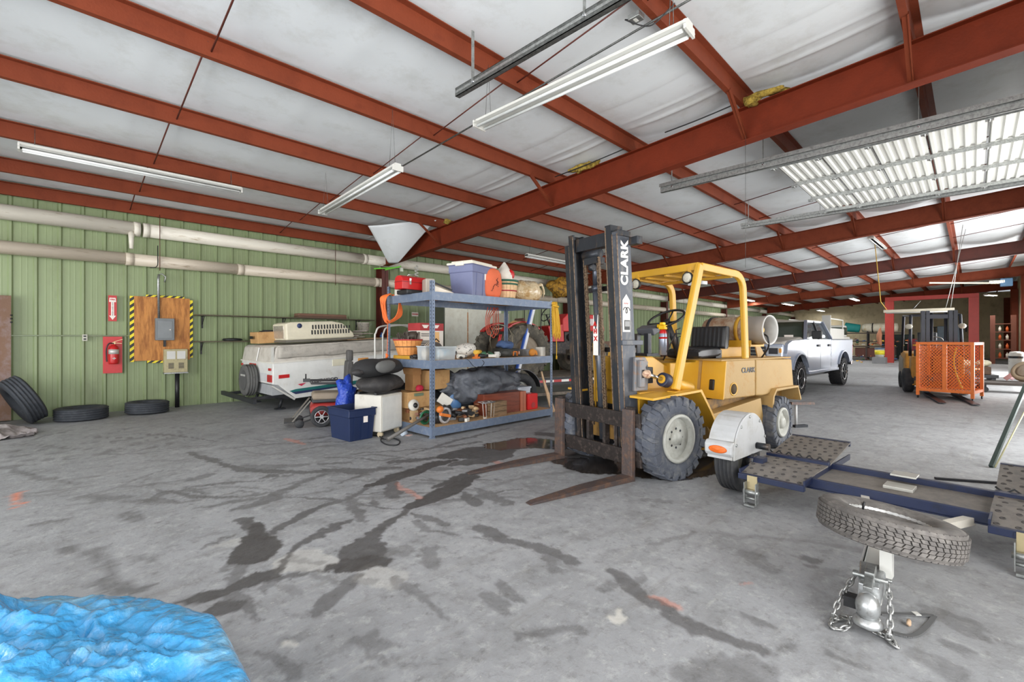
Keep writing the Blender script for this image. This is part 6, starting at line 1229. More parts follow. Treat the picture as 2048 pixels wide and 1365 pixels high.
# planks leaning behind the rack
pl_ = T('leaning_planks', 'pale narrow planks leaning on the right end of the rack', 'planks', (6.75, 5.75, 0))
for k in range(3): MB().bar((.05*k-.03+.05, -.1, .01), (.02*k-.09, .05, .78-.06*k), .035, .02, (0, 1, 0)).build('plank', OAK, pl_)
st = T('blue_white_level', 'long blue and white bar leaning behind the rack', 'bar', (7.05, 6.64, .02)); a, b = onY(1066, 611, 6.64)-st.location, onY(1035, 738, 6.64)-st.location; low = b+(b-a)*.75
MB().bar(low+Vector((.04, 0, 0)), a+Vector((.04, 0, 0)), .07, .05, (0, 1, 0)).build('white_face', mat('bar_white', (226, 228, 232), .4), st); MB().bar(low-Vector((.015, 0, 0)), a-Vector((.015, 0, 0)), .035, .052, (0, 1, 0)).build('blue_edge', mat('bar_blue', (50, 92, 180), .4), st)
# white cabinet behind the rack
wcb = T('white_steel_cabinet', 'tall white two-door steel cabinet with a rusty seam behind the rack', 'cabinet', (8.22, 9.55, 0))
WCB = mat('aged_white_cabinet', (222, 222, 208), .5, 0, (206, 202, 184), 3, (.5, .7))
MB().bx(-1.0, 1.0, 0, .6, .05, 2.33).build('carcass', WCB, wcb)
for s in (-1, 1): d_ = MB().bx(-.24 if s > 0 else -.99, .99 if s > 0 else -.25, -.02, -.001, .08, 2.31).build('door', WCB, wcb, bevel=.006)
MB().bx(-.262, -.236, -.028, -.0, .1, 2.1).build('rusty_seam', mat('rust_streak', (178, 116, 62), .8, 0, (206, 180, 140), 10, (.5, .65)), wcb); MB().bx(-1.03, -1.0, -.01, .6, .05, 2.3).build('side_edge', mat('dark_edge', (70, 74, 62)), wcb)
MB().bx(-.98, .98, .05, .55, 0, .05).build('plinth', BLK, wcb)
base(MB().bx(8.98, 9.2, 9.2, 9.5, 0, 2.1), 'grey_locker', mat('grey_locker', (176, 172, 158), .5), 'narrow grey locker standing right of the tall white cabinet', 'cabinet', bevel=.01)
sg2 = T('red_white_wall_sign', 'small white sign with red lettering on the green wall left of the rack post', 'sign', at(830, 629, WY-.05)); MB().bx(-.11, .11, -.006, .006, -.06, .06).build('plate', SIGNW, sg2); text('DANGER', 'lettering', REDS, sg2, (0, -.008, .0), (PI/2, 0, 0), .05, .002)
# green strap and bits hung on the first column
gs = T('green_strap', 'bright green ratchet strap stretched across the first column', 'strap', at(775, 537, 11.32)); o_ = gs.location
MB().bar(at(748, 538, 11.36)-o_, at(798, 535, 11.36)-o_, .02, .03).bar(at(770, 540, 11.34)-o_, at(802, 533, 11.34)-o_, .02, .03).build('webbing', mat('lime_webbing', (110, 206, 60), .6), gs); MB().box(at(803, 540, 11.34)-o_, (.08, .05, .1)).build('buckle', mat('pale_buckle', (216, 226, 206)), gs)
cw_ = T('white_coil', 'white coiled cable hanging under the large pipe behind the red toolbox', 'cable', at(833, 540, 11.32)); MB().tube([(.06*math.sin(k*.9), 0, .12-.013*k) for k in range(24)], .014, 6).build('coil', WHT, cw_)
# ================================================================== TRAILER AND TRACTOR
Q = Fr((6.98, 7.38, 0), -15); tr = T('flatbed_trailer', 'black flatbed trailer with red and white reflective tape carrying the tractor', 'trailer', Q.o, -15)
DK = mat('deck_wood', (128, 118, 106), .8, 0, (92, 84, 76), 6, (.45, .65)); TRB = mat('trailer_black', (30, 30, 34), .5)
for k in range(9): MB().bx(-1.3, 4.2, -.78+k*.19, -.6+k*.19, .555, .585).build('deck_plank', DK, tr)
MB().bx(-1.3, 4.2, -.86, -.80, .42, .575).build('side_rail', TRB, tr); MB().bx(-1.3, 4.2, .93, .99, .42, .575).build('side_rail', TRB, tr)
for x in (-1.2, 0, 1.3, 2.6, 4.1): MB().bx(x, x+.08, -.8, .93, .42, .55).build('cross_member', TRB, tr)
MB().bx(.25, 2.3, -.82, -.76, .2, .26).build('lower_rail', DK, tr)
for k in range(12):
    MB().bx(.32+k*.2, .52+k*.2, -.864, -.86, .48, .53).build('reflective_tape', REDP if k % 2 else mat('reflective_white', (230, 226, 222), .3), tr)
for x in (-.75, .05):
    for y in (-.98, 1.1): 
        t = tyre(MB(), (x-.05, y, .355), (0, 1, 0), .355, .2, 0, 0, 3, bead=.55).build('road_wheel', RUB, tr); MB().lathe([(.19, 0), (.2, .04), (.15, .0), (.07, .0), (.06, .05), (0, .05)], (x-.05, y, .355), (0, -1 if y < 0 else 1, 0), 24).build('rim', MATS['grey_rim_paint'], t)
fa = [(-.05+.44*math.cos(a), .36+.44*math.sin(a)) for a in np.linspace(.15, PI-.15, 18)]; fb = [(-.05+.425*math.cos(a), .36+.425*math.sin(a)) for a in np.linspace(.15, PI-.15, 18)]
for x in (-.75, .05): MB().prism([(p+x, q) for p, q in fa]+[(p+x, q) for p, q in fb[::-1]], 'y', -1.1, -.86).build('fender', mat('worn_black_fender', (74, 74, 76), .5, .1), tr)
tc_ = T('tractor', 'red compact farm tractor with black lettering on its hood, standing on the flatbed trailer', 'tractor', Q.o+Q.x*.85+Vector((0, 0, .585)), -15)
AG = mat('dusty_ag_tyre', (84, 80, 72), .85, 0, (120, 112, 96), 5, (.45, .65), bump=.2)
TR_ = mat('tractor_red', (190, 34, 34), .4)
for y in (-.55, .7):
    t = tyre(MB(), (-.45, y, .57), (0, 1, 0), .53, .28, .05, 18, 0, bead=.55).build('rear_wheel', AG, tc_); MB().lathe([(.28, 0), (.3, .08), (.2, .02), (.1, .02), (.08, .1), (0, .1)], (-.45, y, .57), (0, -1 if y < 0 else 1, 0), 26).build('rim', mat('rusty_rim', (150, 136, 118), .6), t)
for y in (-.48, .6):
    t = tyre(MB(), (1.62, y, .375), (0, 1, 0), .37, .17, 0, 0, 2, bead=.62).build('front_wheel', AG, tc_); MB().lathe([(.22, 0), (.24, .05), (.14, .0), (.07, .0), (.05, .06), (0, .06)], (1.62, y, .375), (0, -1 if y < 0 else 1, 0), 26).build('rim', mat('dull_rim', (140, 128, 114), .6), t)
hood = MB().prism([(.75, .98), (.75, 1.28), (.9, 1.4), (1.7, 1.39), (1.95, 1.33), (2.02, 1.0)], 'y', -.26, .30).build('hood', TR_, tc_, bevel=.02)
MB().bx(1.02, 1.8, -.268, -.262, 1.13, 1.29).build('decal_panel', mat('decal_silver', (204, 190, 190), .4), hood); text('IMT', 'lettering', BLK, hood, (1.22, -.272, 1.21), (PI/2, 0, 0), .15, .006, 1.2)
MB().bx(.85, 1.95, -.2, .24, .55, .98).cyl((1.0, -.2, .85), (1.0, -.28, .85), .09, n=14).bx(1.2, 1.8, -.24, -.2, .6, .85).build('engine', mat('oily_engine', (44, 40, 40), .6, 0, (90, 76, 66), 12, (.5, .65)), tc_, bevel=.02)
MB().bx(-.6, .9, -.2, .25, .45, .75).build('gearbox', mat('oily_engine', (44, 40, 40)), tc_, bevel=.03); MB().bx(1.5, 1.75, -.45, .55, .3, .4).build('front_axle', mat('oily_engine', (44, 40, 40)), tc_); MB().bx(-.55, -.35, -.5, .6, .5, .64).build('rear_axle', mat('oily_engine', (44, 40, 40)), tc_)
for y in (-.55, .5): 
    q = [(-.45+.62*math.cos(a), .57+.62*math.sin(a)) for a in np.linspace(.35, 2.4, 12)]; MB().prism(q+[(-.45+(p+.45)*.96, .57+(z-.57)*.96) for p, z in q[::-1]], 'y', y+.05 if y < 0 else y, y+.28 if y < 0 else y+.2).build('rear_fender', TR_, tc_)
MB().prism([(.45, .75), (.35, 1.1), (.78, 1.15), (.8, .75)], 'y', -.25, .3).build('dash_console', TR_, tc_, bevel=.01)
pad('seat', (.0, .05, 1.0), (.4, .45, .09), 0, tc_, mat('brown_seat', (90, 60, 50), .7)); pad('seat_back', (-.22, .05, 1.15), (.28, .42, .08), PI/2, tc_, mat('brown_seat', (90, 60, 50), .7)); MB().bx(-.1, .1, -.05, .15, .72, .97).build('seat_post', BLK, tc_)
stc = Vector((.5, .05, 1.38)); MB().tube([stc+Vector((.07*math.sin(a), .18*math.cos(a), .17*math.sin(a)*.9)) for a in np.linspace(0, 2*PI, 24)[:-1]], .012, 6, True).cyl(stc, (.62, .05, 1.1), .02, n=8).bar(stc-Vector((0, .17, 0)), stc+Vector((0, .17, 0)), .02, .01).build('steering_wheel', BLKP, tc_)
MB().tube([(.1, -.3, .7), (.12, -.32, 1.55), (.12, .4, 1.55), (.1, .38, .7)], .012, 6).build('roll_hoop', BLK, tc_)
base(MB().ball(Q.o+Q.x*.35+Q.y*-.3+Vector((0, 0, 1.72)), (.22, .12, .07), 14, lumpy(.5, 9, 2)), 'tan_cushion', mat('tan_leather', (196, 158, 108), .7), 'tan cushion lying on the tractor seat', 'cushion')
base(MB().sheet(lambda u, v: Q.o+Q.x*(.05+u*.75)+Q.y*(-.35+v*.5)+Vector((0, 0, 1.62+.03*math.sin(u*5)+.02*nz((u*3, v*3, 0)))), 14, 8, .02), 'cream_cloth', mat('cream_cloth', (206, 196, 170), .8), 'cream cloth draped beside the tractor steering wheel', 'cloth')
# ================================================================== PICKUP TRUCK
PK = Fr((13.1, 3.0, 0), 176.5); pt_ = T('pickup_truck', 'silver lifted pickup truck with black off-road tyres, dusty hood facing the camera', 'truck', PK.o, 176.5)
SLV = mat('silver_car_paint', (152, 160, 176), .25, .35, coat=.6, var=.02); DSV = mat('dusty_car_paint', (176, 170, 160), .45, .1, coat=.2, var=.04)
wy = 1.98
def arch(cx, r, z0, n_=9): return [(cx+r*math.cos(a), z0+r*math.sin(a)) for a in np.linspace(PI, 0, n_)]
lower = [(-4.95, .72), (-4.97, 1.36), (-2.72, 1.38)]
side = [(-4.93, .70), (-4.97, 1.37), (-2.66, 1.37), (-2.66, 1.39), (-.42, 1.39), (.55, 1.36), (.86, 1.28), (.93, 1.05), (.92, .72), (.58, .70)]
side += [(.58*math.cos(a), .46+.58*math.sin(a)) for a in np.linspace(.42, PI-.42, 10)]+[(-.62, .56), (-3.28, .56)]
side += [(-3.92+.6*math.cos(a), .46+.6*math.sin(a)) for a in np.linspace(.38, PI-.42, 10)]
def sidepanel(y0, y1, name): return MB().prism(side, 'y', y0, y1).build(name, SLV, pt_, bevel=.015)
nearp = sidepanel(-.09, 0, 'side_body'); sidepanel(-wy, -wy+.09, 'side_body')
MB().hexa([(.9, -wy+.05, 1.24), (.9, -.05, 1.24), (-.45, -.05, 1.385), (-.45, -wy+.05, 1.385), (.9, -wy+.12, 1.33), (.9, -.12, 1.33), (-.45, -.12, 1.45), (-.45, -wy+.12, 1.45)]).build('hood', DSV, pt_, bevel=.03)
MB().bx(.80, .93, -wy+.08, -.08, .95, 1.28).build('front_panel', SLV, pt_, bevel=.02)
g = MB().bx(.90, .955, -1.52, -.46, .86, 1.22).build('grille', BLK, pt_, bevel=.01)
for z in (.95, 1.04, 1.13): MB().bx(.95, .97, -1.5, -.48, z, z+.022).build('grille_bar', CHR, g)
MB().bx(.94, .965, -1.07, -.91, 1.02, 1.08).build('emblem', mat('gold_emblem', (206, 168, 70), .3, .6), g)
for s, y in ((1, -.27), (-1, -wy+.27)):
    h_ = MB().bx(.82, .95, y-.17, y+.17, .96, 1.22).build('headlight', mat('headlight_glass', (206, 210, 216), .08, .2, coat=.8), pt_, bevel=.02)
    MB().bx(.945, .96, y-.12, y+.08, 1.04, 1.18).build('dark_reflector', mat('dark_reflector', (58, 58, 62), .2, .5), h_); MB().bx(.80, .955, y+s*.13-.03, y+s*.13+.03, 1.07, 1.17).build('amber_marker', mat('amber_marker', (216, 142, 40)), h_)
bu = MB().bx(.86, 1.05, -wy+.05, -.05, .62, .86).build('front_bumper', CHR, pt_, bevel=.03); MB().bx(.9, 1.06, -1.3, -.68, .66, .78).build('bumper_intake', BLK, bu)
# cab: pillars, roof and glass
cab = [(-.42, 1.39), (-1.02, 1.86), (-1.12, 1.9), (-2.25, 1.9), (-2.42, 1.84), (-2.66, 1.39)]
def inset(z): return .0+(z-1.39)*.34
def cabp(i): x, z = cab[i]; return x, z
rfv = [(x, -inset(z)-.02, z) for x, z in cab[1:5]]+[(x, -wy+inset(z)+.02, z) for x, z in cab[1:5]]
MB().add(rfv+[(x, y, z-.05) for x, y, z in rfv], [(0, 1, 5, 4), (1, 2, 6, 5), (2, 3, 7, 6), (8, 12, 13, 9), (9, 13, 14, 10), (10, 14, 15, 11), (0, 8, 9, 1), (1, 9, 10, 2), (2, 10, 11, 3), (4, 5, 13, 12), (5, 6, 14, 13), (6, 7, 15, 14), (0, 4, 12, 8), (3, 11, 15, 7)]).build('roof', DSV, pt_)
for s in (0, 1):
    Y = (lambda z: -inset(z)-.02) if s == 0 else (lambda z: -wy+inset(z)+.02)
    def P3(x, z): return Vector((x, Y(z), z))
    for a, b, w_, nm in ((P3(-.42, 1.39), P3(-1.04, 1.87), .07, 'windshield_pillar'), (P3(-1.56, 1.39), P3(-1.6, 1.87), .06, 'door_pillar'), (P3(-2.6, 1.39), P3(-2.36, 1.86), .12, 'rear_pillar'), (P3(-1.04, 1.86), P3(-2.38, 1.86), .05, 'roof_rail')):
        MB().bar(a, b, .05, w_, (0, 1 if s else -1, 0)).build(nm, SLV if nm != 'door_pillar' else BLK, pt_)
    e = .012 if s == 0 else -.012
    MB().add([P3(-.5, 1.4)+Vector((0, -e, 0)), P3(-2.56, 1.4)+Vector((0, -e, 0)), P3(-2.36, 1.85)+Vector((0, -e, 0)), P3(-1.08, 1.85)+Vector((0, -e, 0))], [(0, 1, 2, 3)]).build('side_window', mat('side_glass', (120, 126, 130), .05, .3, alpha=.75), pt_)
    my = .16 if s == 0 else -wy-.16
    MB().box((-.72, my, 1.5), (.1, .22, .2)).build('mirror', BLKP, pt_, bevel=.02)
MB().add([(-.45, -.08, 1.41), (-.45, -wy+.08, 1.41), (-1.03, -wy+.22, 1.86), (-1.03, -.22, 1.86)], [(0, 1, 2, 3)]).build('windshield', GLASS, pt_)
MB().bx(-.47, -.43, -.3, -.5, 1.44, 1.5).build('window_sticker', SIGNW, pt_)
MB().add([(-2.66, -.1, 1.41), (-2.66, -wy+.1, 1.41), (-2.44, -wy+.22, 1.83), (-2.44, -.22, 1.83)], [(0, 3, 2, 1)]).build('rear_window', GLASS, pt_)
MB().bx(-2.6, -.5, -wy+.1, -.1, .6, 1.3).build('cabin_interior', mat('cabin_dark', (40, 42, 44), .8), pt_)
for y in (-.5, -1.45): pad('seat', (-1.75, y, 1.45), (.5, .5, .15), PI/2-.1, pt_, mat('truck_seat', (60, 60, 62), .8))
MB().bx(-4.9, -2.7, -wy+.09, -.09, .75, .8).bx(-4.95, -4.88, -wy+.02, -.02, .75, 1.36).build('bed_and_tailgate', SLV, pt_); MB().bx(-4.9, -2.7, -.1, .005, 1.365, 1.395).bx(-4.9, -2.7, -wy-.005, -wy+.1, 1.365, 1.395).build('bed_rail', BLKP, pt_)
MB().bx(-5.12, -4.96, -wy+.05, -.02, .58, .74).build('rear_bumper', CHR, pt_, bevel=.02); MB().bx(-4.98, -4.93, -.1, -.0, .95, 1.2).build('tail_light', RL, pt_)
MB().bx(-.62, -3.28, -.06, .03, .5, .57).build('rocker_step', SLV, pt_, bevel=.01); MB().bx(-4.7, .7, -1.7, -.25, .38, .62).build('frame', BLK, pt_)
for x, z in ((-1.42, 1.22), (-2.38, 1.22)): MB().bx(x-.09, x+.09, 0, .03, z-.03, z+.03).build('door_handle', SLV if False else BLKP, pt_, bevel=.008)
for x in (-.55, -1.62, -2.6): MB().bx(x-.004, x+.004, .0, .003, .6, 1.37).build('door_seam', mat('seam_shadow', (70, 74, 80)), pt_)
for x in (0, -3.92):
    q = [(x+.64*math.cos(a), .46+.6*math.sin(a)) for a in np.linspace(.35, PI-.38, 14)]; MB().prism(q+[(x+(p-x)*.93, .46+(z-.46)*.93) for p, z in q[::-1]], 'y', -.02, .035).build('wheel_arch_flare', SLV, pt_)
    for y in (-.14, -wy+.14):
        t = tyre(MB(), (x, y, .425), (0, 1, 0), .405, .31, .02, 24, 0, bead=.58).build('wheel', mat('mud_tyre', (40, 40, 42), .75, bump=.2), pt_); s = 1 if y > -1 else -1
        MB().lathe([(.225, 0), (.25, .015), (.245, .03), (.22, .03), (.2, -.04), (.06, -.05), (.05, .02), (0, .02)], (x, y+s*.13, .425), (0, s, 0), 30).build('rim', BLK, t); MB().lathe([(.235, 0), (.252, 0), (.252, .02), (.235, .02)], (x, y+s*.145, .425), (0, s, 0), 30, close=True).build('rim_ring', CHR, t)
        for k in range(6): a = 2*PI*k/6; MB().bar((x+.05*math.cos(a), y+s*.14, .425+.05*math.sin(a)), (x+.22*math.cos(a), y+s*.13, .425+.22*math.sin(a)), .03, .05, (0, 1, 0)).build('spoke', BLK, t)
# ================================================================== FORKLIFT WITH THE ORANGE CAGE
Gc = Fr((14.59, .47, 0), 170); cg = T('orange_mesh_cage', 'orange steel mesh work cage on four legs standing on the forks of the back forklift', 'cage', Gc.o, 170)
OR = mat('orange_cage_paint', (232, 120, 44), .45, 0, (196, 92, 36), 5, (.55, .75))
for x in (0, -.88):
    for y in (-.46, .48): 
        MB().bx(x-.03, x+.03, y-.03, y+.03, .07, 1.32).build('post', OR, cg); MB().cyl((x, y-.012, .035), (x, y+.012, .035), .035, n=12).build('caster', BLK, cg)
for z in (.2, 1.29):
    for x in (0, -.88): MB().bx(x-.025, x+.025, -.43, .45, z-.03, z+.03).build('rail', OR, cg)
    for y in (-.46, .48): MB().bx(-.85, -.03, y-.025, y+.025, z-.03, z+.03).build('rail', OR, cg)
MB().bx(-.02, .035, -.02, .055, .2, 1.29).build('middle_post', OR, cg); MB().bx(-.86, -.02, -.44, .46, .19, .2).build('floor_plate', mat('cage_floor', (150, 104, 70), .7), cg)
def mesh_panel(p0, ux, L, z0, z1, name):
    mb = MB(); p0 = Vector(p0); ux = Vector(ux); dx, dz_ = .058, .036; nx2 = int(L/dx); nz2 = int((z1-z0)/dz_)
    nn = ux.cross(Vector((0, 0, 1)))*.0035; t_ = .0095
    for j in range(nz2):
        for i in range(nx2+1):
            c = p0+ux*(i*dx+(dx/2 if j % 2 else 0)); za = z0+j*dz_
            for s in (-1, 1):
                e = c+ux*s*dx/2; a = Vector((c.x, c.y, za)); b = Vector((e.x, e.y, za+dz_))
                if not (-.001 <= (b-p0).dot(ux) <= L+.001 and (a-p0).dot(ux) <= L+.001): continue
                mb.add([a-Vector((0, 0, t_)), b-Vector((0, 0, t_)), b+Vector((0, 0, t_)), a+Vector((0, 0, t_))], [(0, 1, 2, 3)])
    o = mb.build(name, OR, cg, fix=False); o['kind'] = 'stuff'; return o
mesh_panel((0, -.43, 0), (0, 1, 0), .41, .23, 1.26, 'mesh'); mesh_panel((0, .055, 0), (0, 1, 0), .40, .23, 1.26, 'mesh'); mesh_panel((-.85, -.46, 0), (1, 0, 0), .82, .23, 1.26, 'mesh'); mesh_panel((-.88, -.43, 0), (0, 1, 0), .88, .23, 1.26, 'mesh')
MB().tube(curve([(-.06, .2, 1.2), (-.06, .16, .9), (-.06, .2, .6), (-.06, .3, .28)]), .016, 6).build('yellow_strap', mat('yellow_strap', (206, 190, 60), .6), cg)
B = Fr((15.68, .60, 0), 191); bf = T('back_forklift', 'yellow and black forklift behind the orange cage', 'forklift', B.o, 191)
BM = mat('dark_mast', (50, 52, 60), .4, .4); BY = mat('ochre_forklift_paint', (190, 136, 44), .5, 0, (150, 104, 40), 4, (.5, .7)); BG = mat('grey_counterweight', (150, 140, 124), .6)
for y in (-.30, -.21, .21, .30): MB().bx(-.05, .09, y-.035, y+.035, .1, 2.1).build('mast_rail', BM, bf)
for z in (1.95, 1.3, .5): MB().bx(-.03, .05, -.3, .3, z-.05, z+.05).build('mast_crossbar', BM, bf)
for y in (-.13, .13): MB().cyl((.0, y, .2), (.0, y, 2.05), .03, n=10).build('lift_cylinder', BM, bf)
MB().bx(.1, .14, -.48, .48, .35, .45).bx(.1, .14, -.48, .48, .12, .2).build('carriage', BM, bf)
for y in (-.26, .26): MB().prism([(.14, .02), (.14, .5), (.18, .5), (.19, .07), (2.0, .04), (2.1, .03), (2.1, .02)], 'y', y-.06, y+.06).build('fork', BM, bf)
MB().prism([(-.15, .2), (-.15, .95), (-.5, .95), (-.6, .4), (-1.2, .4), (-1.2, 1.0), (-2.1, 1.05), (-2.2, .6), (-2.2, .2)], 'y', -.5, .5).build('body', BY, bf, bevel=.03)
MB().prism([(-1.5, .25), (-1.5, .85), (-2.15, .95), (-2.3, .6), (-2.25, .2)], 'y', -.53, .53).build('counterweight', BG, bf, bevel=.05)
for y in (-.5, .5):
    MB().tube([(-.35, y, .95), (-.45, y*.95, 2.0), (-1.7, y*.95, 2.05), (-1.85, y, 1.0)], .035, 8).build('guard_frame', BM, bf)
    tyre(MB(), (-.45, y*1.06, .32), (0, 1, 0), .31, .2, 0, 0, 0, bead=.5).build('front_wheel', RUB, bf); tyre(MB(), (-1.85, y*.96, .24), (0, 1, 0), .23, .16, 0, 0, 0, bead=.5).build('rear_wheel', RUB, bf)
for k in range(5): MB().bar((-.5-k*.28, -.47, 2.03), (-.5-k*.28, .47, 2.03), .04, .025).build('guard_bar', BM, bf)
for y in (-.52, .5): MB().ball((-.38, y, 1.72), (.05, .08, .07), 12).build('work_lamp', mat('lamp_glass', (200, 196, 180)), bf)
swc = Vector((-.62, 0, 1.35)); MB().tube([swc+Vector((.1*math.sin(a), .18*math.cos(a), .1*math.sin(a))) for a in np.linspace(0, 2*PI, 20)[:-1]], .014, 6, True).bar(swc-Vector((0, .17, 0)), swc+Vector((0, .17, 0)), .03, .02).build('steering_wheel', mat('light_wheel', (130, 126, 120), .4), bf)
pad('seat', (-1.3, 0, 1.05), (.4, .45, .1), 0, bf, SEAT); pad('seat_back', (-1.52, 0, 1.35), (.5, .45, .1), PI/2, bf, SEAT); MB().bx(-.25, -.4, -.42, .42, .95, 1.12).build('dash', BLKP, bf)
# ================================================================== RED GANTRY FRAME
rf_ = T('red_gantry_frame', 'tall red steel portal frame far back behind the orange cage', 'frame', (34.9, 1.7, 0)); RG = mat('portal_red', (170, 56, 48), .5)
for y in (-1.75, 1.75): MB().bx(-.12, .12, y-.2, y+.2, 0, 3.6).build('leg', RG, rf_)
MB().bx(-.12, .12, -1.95, 1.95, 3.6, 3.82).build('beam', RG, rf_, bevel=.01)
# ================================================================== FLUORESCENT FIXTURES
TUBE = mat('lit_tube', (255, 252, 244), .3, emit=6.0); TUBEO = mat('unlit_tube', (214, 216, 214), .2)
def fixture(name, label, a, b, lit, hang=None, group=None, w_=.12):
    a, b = Vector(a), Vector(b); c = (a+b)/2; t = T(name, label, 'light fixture', c, 0, group); d = (b-a); s_ = d.normalized().cross(Vector((0, 0, 1))).normalized(); a, b = a-c, b-c
    MB().bar(a+Vector((0, 0, .03)), b+Vector((0, 0, .03)), w_*.5, .06).build('housing', WHT, t)
    MB().hexa([a-s_*w_*.5, a+s_*w_*.5, b+s_*w_*.5, b-s_*w_*.5, a-s_*w_*.28+Vector((0, 0, .03)), a+s_*w_*.28+Vector((0, 0, .03)), b+s_*w_*.28+Vector((0, 0, .03)), b-s_*w_*.28+Vector((0, 0, .03))]).build('reflector', WHT, t)
    d_ = d.normalized()
    for s in (-1, 1): MB().cyl(a+s_*s*w_*.27+d_*.04-Vector((0, 0, .024)), b+s_*s*w_*.27-d_*.04-Vector((0, 0, .024)), .016, n=10).build('tube', TUBE if lit else TUBEO, t)
    for p, q in ((a, 1), (b, -1)): MB().box(p+d_*q*.012, (.04 if abs(d_.y) > .5 else .025, .04 if abs(d_.x) > .5 else .025, .09)).build('end_cap', WHT, t) if False else MB().bar(p+Vector((0, 0, -.0)), p+d_*q*.02, w_*.9, .07).build('end_cap', WHT, t)
    if hang:
        for p in (a+d_*.15, b-d_*.15):
            zt = zrt(c.y+p.y)-c.z+.05; MB().tube([p+s_*.04+Vector((0, 0, .06)), p+Vector((0, 0, zt)), p-s_*.04+Vector((0, 0, .06))], .003, 5).build('wire', GALVD, t)
    return t
fixture('fluorescent_light', 'unlit white tube fixture hanging nearest the camera, below the dark door track', (3.42, 3.9, 3.76), (3.53, 1.55, 3.80), False, True, None, .2)
fixture('fluorescent_light', 'unlit white tube fixture in the middle of the ceiling between conduit and rafter', (3.3, 7.7, 3.5), (3.12, 5.07, 3.52), False, True, None, .16)
fixture('fluorescent_light', 'long white unlit tube fixture at far left parallel to the green wall', (-.2, 8.5, 3.8), (2.3, 8.46, 3.8), False, True, None, .15)
fixture('fluorescent_light', 'white tube fixture above the grey bin, half hidden by the black mast', (9.05, 8.4, 3.6), (11.4, 8.4, 3.6), False, True, None, .14)
fixture('fluorescent_light', 'unlit white fixture fixed under a purlin between the second and third rafters', (15.7, 1.95, 4.13), (17.9, 1.9, 4.13), False, None, None, .16)
for i, (a, b, lb) in enumerate((((29.2, 9.7, 3.75), (31.2, 9.7, 3.75), 'lit tube fixture seen right beside the rear guard post'), ((34.6, 8.95, 3.75), (37.0, 8.95, 3.75), 'lit tube fixture above the pickup truck cab'), ((32.9, 5.0, 3.75), (35.3, 5.0, 3.75), 'lit tube fixture left of the red portal frame'), ((44.6, 9.0, 3.75), (46.8, 9.0, 3.75), 'farthest lit tube fixture, between truck cab and portal frame'), ((28.1, -.5, 3.78), (28.1, -.95, 3.78), 'short double lit fixture at right above the portal frame'), ((36.0, -.5, 3.78), (36.9, -.9, 3.78), 'small lit fixture beyond the top right corner of the portal frame'))):
    fixture('fluorescent_light', lb, a, b, True, None, 'lit fluorescent fixtures at the back', .22)
    pl2 = bpy.data.lights.new('tube_light', 'AREA'); pl2.shape = 'RECTANGLE'; pl2.size = 2.2; pl2.size_y = .15; pl2.energy = 90; q = bpy.data.objects.new('tube_light', pl2); C.objects.link(q); q.location = ((a[0]+b[0])/2, (a[1]+b[1])/2, 3.68)
hl = T('hanging_work_light', 'long pale fixture hung on yellow cord in front of the red portal frame', 'light fixture', (18, 1.14, 2.22))
MB().bx(-.05, .05, -.78, .78, -.03, .05).build('housing', mat('cream_housing', (226, 220, 200), .5), hl); MB().cyl((0, -.72, -.045), (0, .72, -.045), .018, n=8).build('tube', TUBEO, hl)
MB().tube([(0, .7, .05), (0, .85, .3), (.0, 1.0, 2.2)], .012, 5).build('yellow_cord', mat('yellow_cord', (206, 168, 70)), hl); MB().tube([(0, -.7, .05), (0, -.95, 2.35)], .008, 5).tube([(0, -.6, .05), (.8, -1.0, 2.35)], .008, 5).build('wire', GALV, hl)
MB().tube([(0, .1, .05), (.3, -.05, .3)], .006, 5).build('short_wire', GALV, hl)
# conduit, junction box and cable at the ceiling
cn = T('ceiling_conduit', 'thin grey conduit running up under the purlins to a junction box', 'conduit', (3.0, 4.5, zrt(4.5)-.04))
o_ = cn.location; MB().cyl(Vector((4.16, -1.2, zrt(-1.2)-.03))-o_, Vector((4.0, 8.3, zrt(8.3)-.03))-o_, .011, n=8).build('pipe', GALVD, cn)
jx = Vector((3.52, 1.9, zrt(1.9)-.05)) if False else fl(1272, 35, zrt(1.6)-.06)
MB().box(jx-o_, (.1, .12, .05)).build('junction_box', GALV, cn, bevel=.004); MB().box(jx-o_-Vector((0, 0, .027)), (.05, .03, .004)).build('box_label', WHT, cn)
MB().tube(curve([jx-o_+Vector((0, .05, 0)), jx-o_+Vector((-.1, .05, -.05)), jx-o_+Vector((-.02, -.15, -.16)), jx-o_+Vector((.05, -.3, -.05)), jx-o_+Vector((.05, -.36, -.02))]), .006, 6).build('black_cable', BLKP, cn)
# thin wires hanging here and there
for i, (u, v0_, z0, z1, xx, lb) in enumerate(((1491, 285, 1.0, 4.2, 6.4, 'thin wire hanging straight down from the first rafter over the yellow guard'),)):
    p = onX(1491, 285, 6.4); base(MB().cyl((p.x, p.y, 2.32), (p.x, p.y, zrb(p.y)+.01), .0022, n=5), 'hanging_wire', GALVD, lb, 'wire')
# ================================================================== THINGS AT THE BACK
def B_(name, lb, cat, x0, x1, y0, y1, z0, z1, m_, bev=.01, g_=None):
    t = T(name, lb, cat, ((x0+x1)/2, (y0+y1)/2, z0), 0, g_); MB().bx(-(x1-x0)/2, (x1-x0)/2, -(y1-y0)/2, (y1-y0)/2, 0, z1-z0).build('body', m_, t, bevel=bev); return t
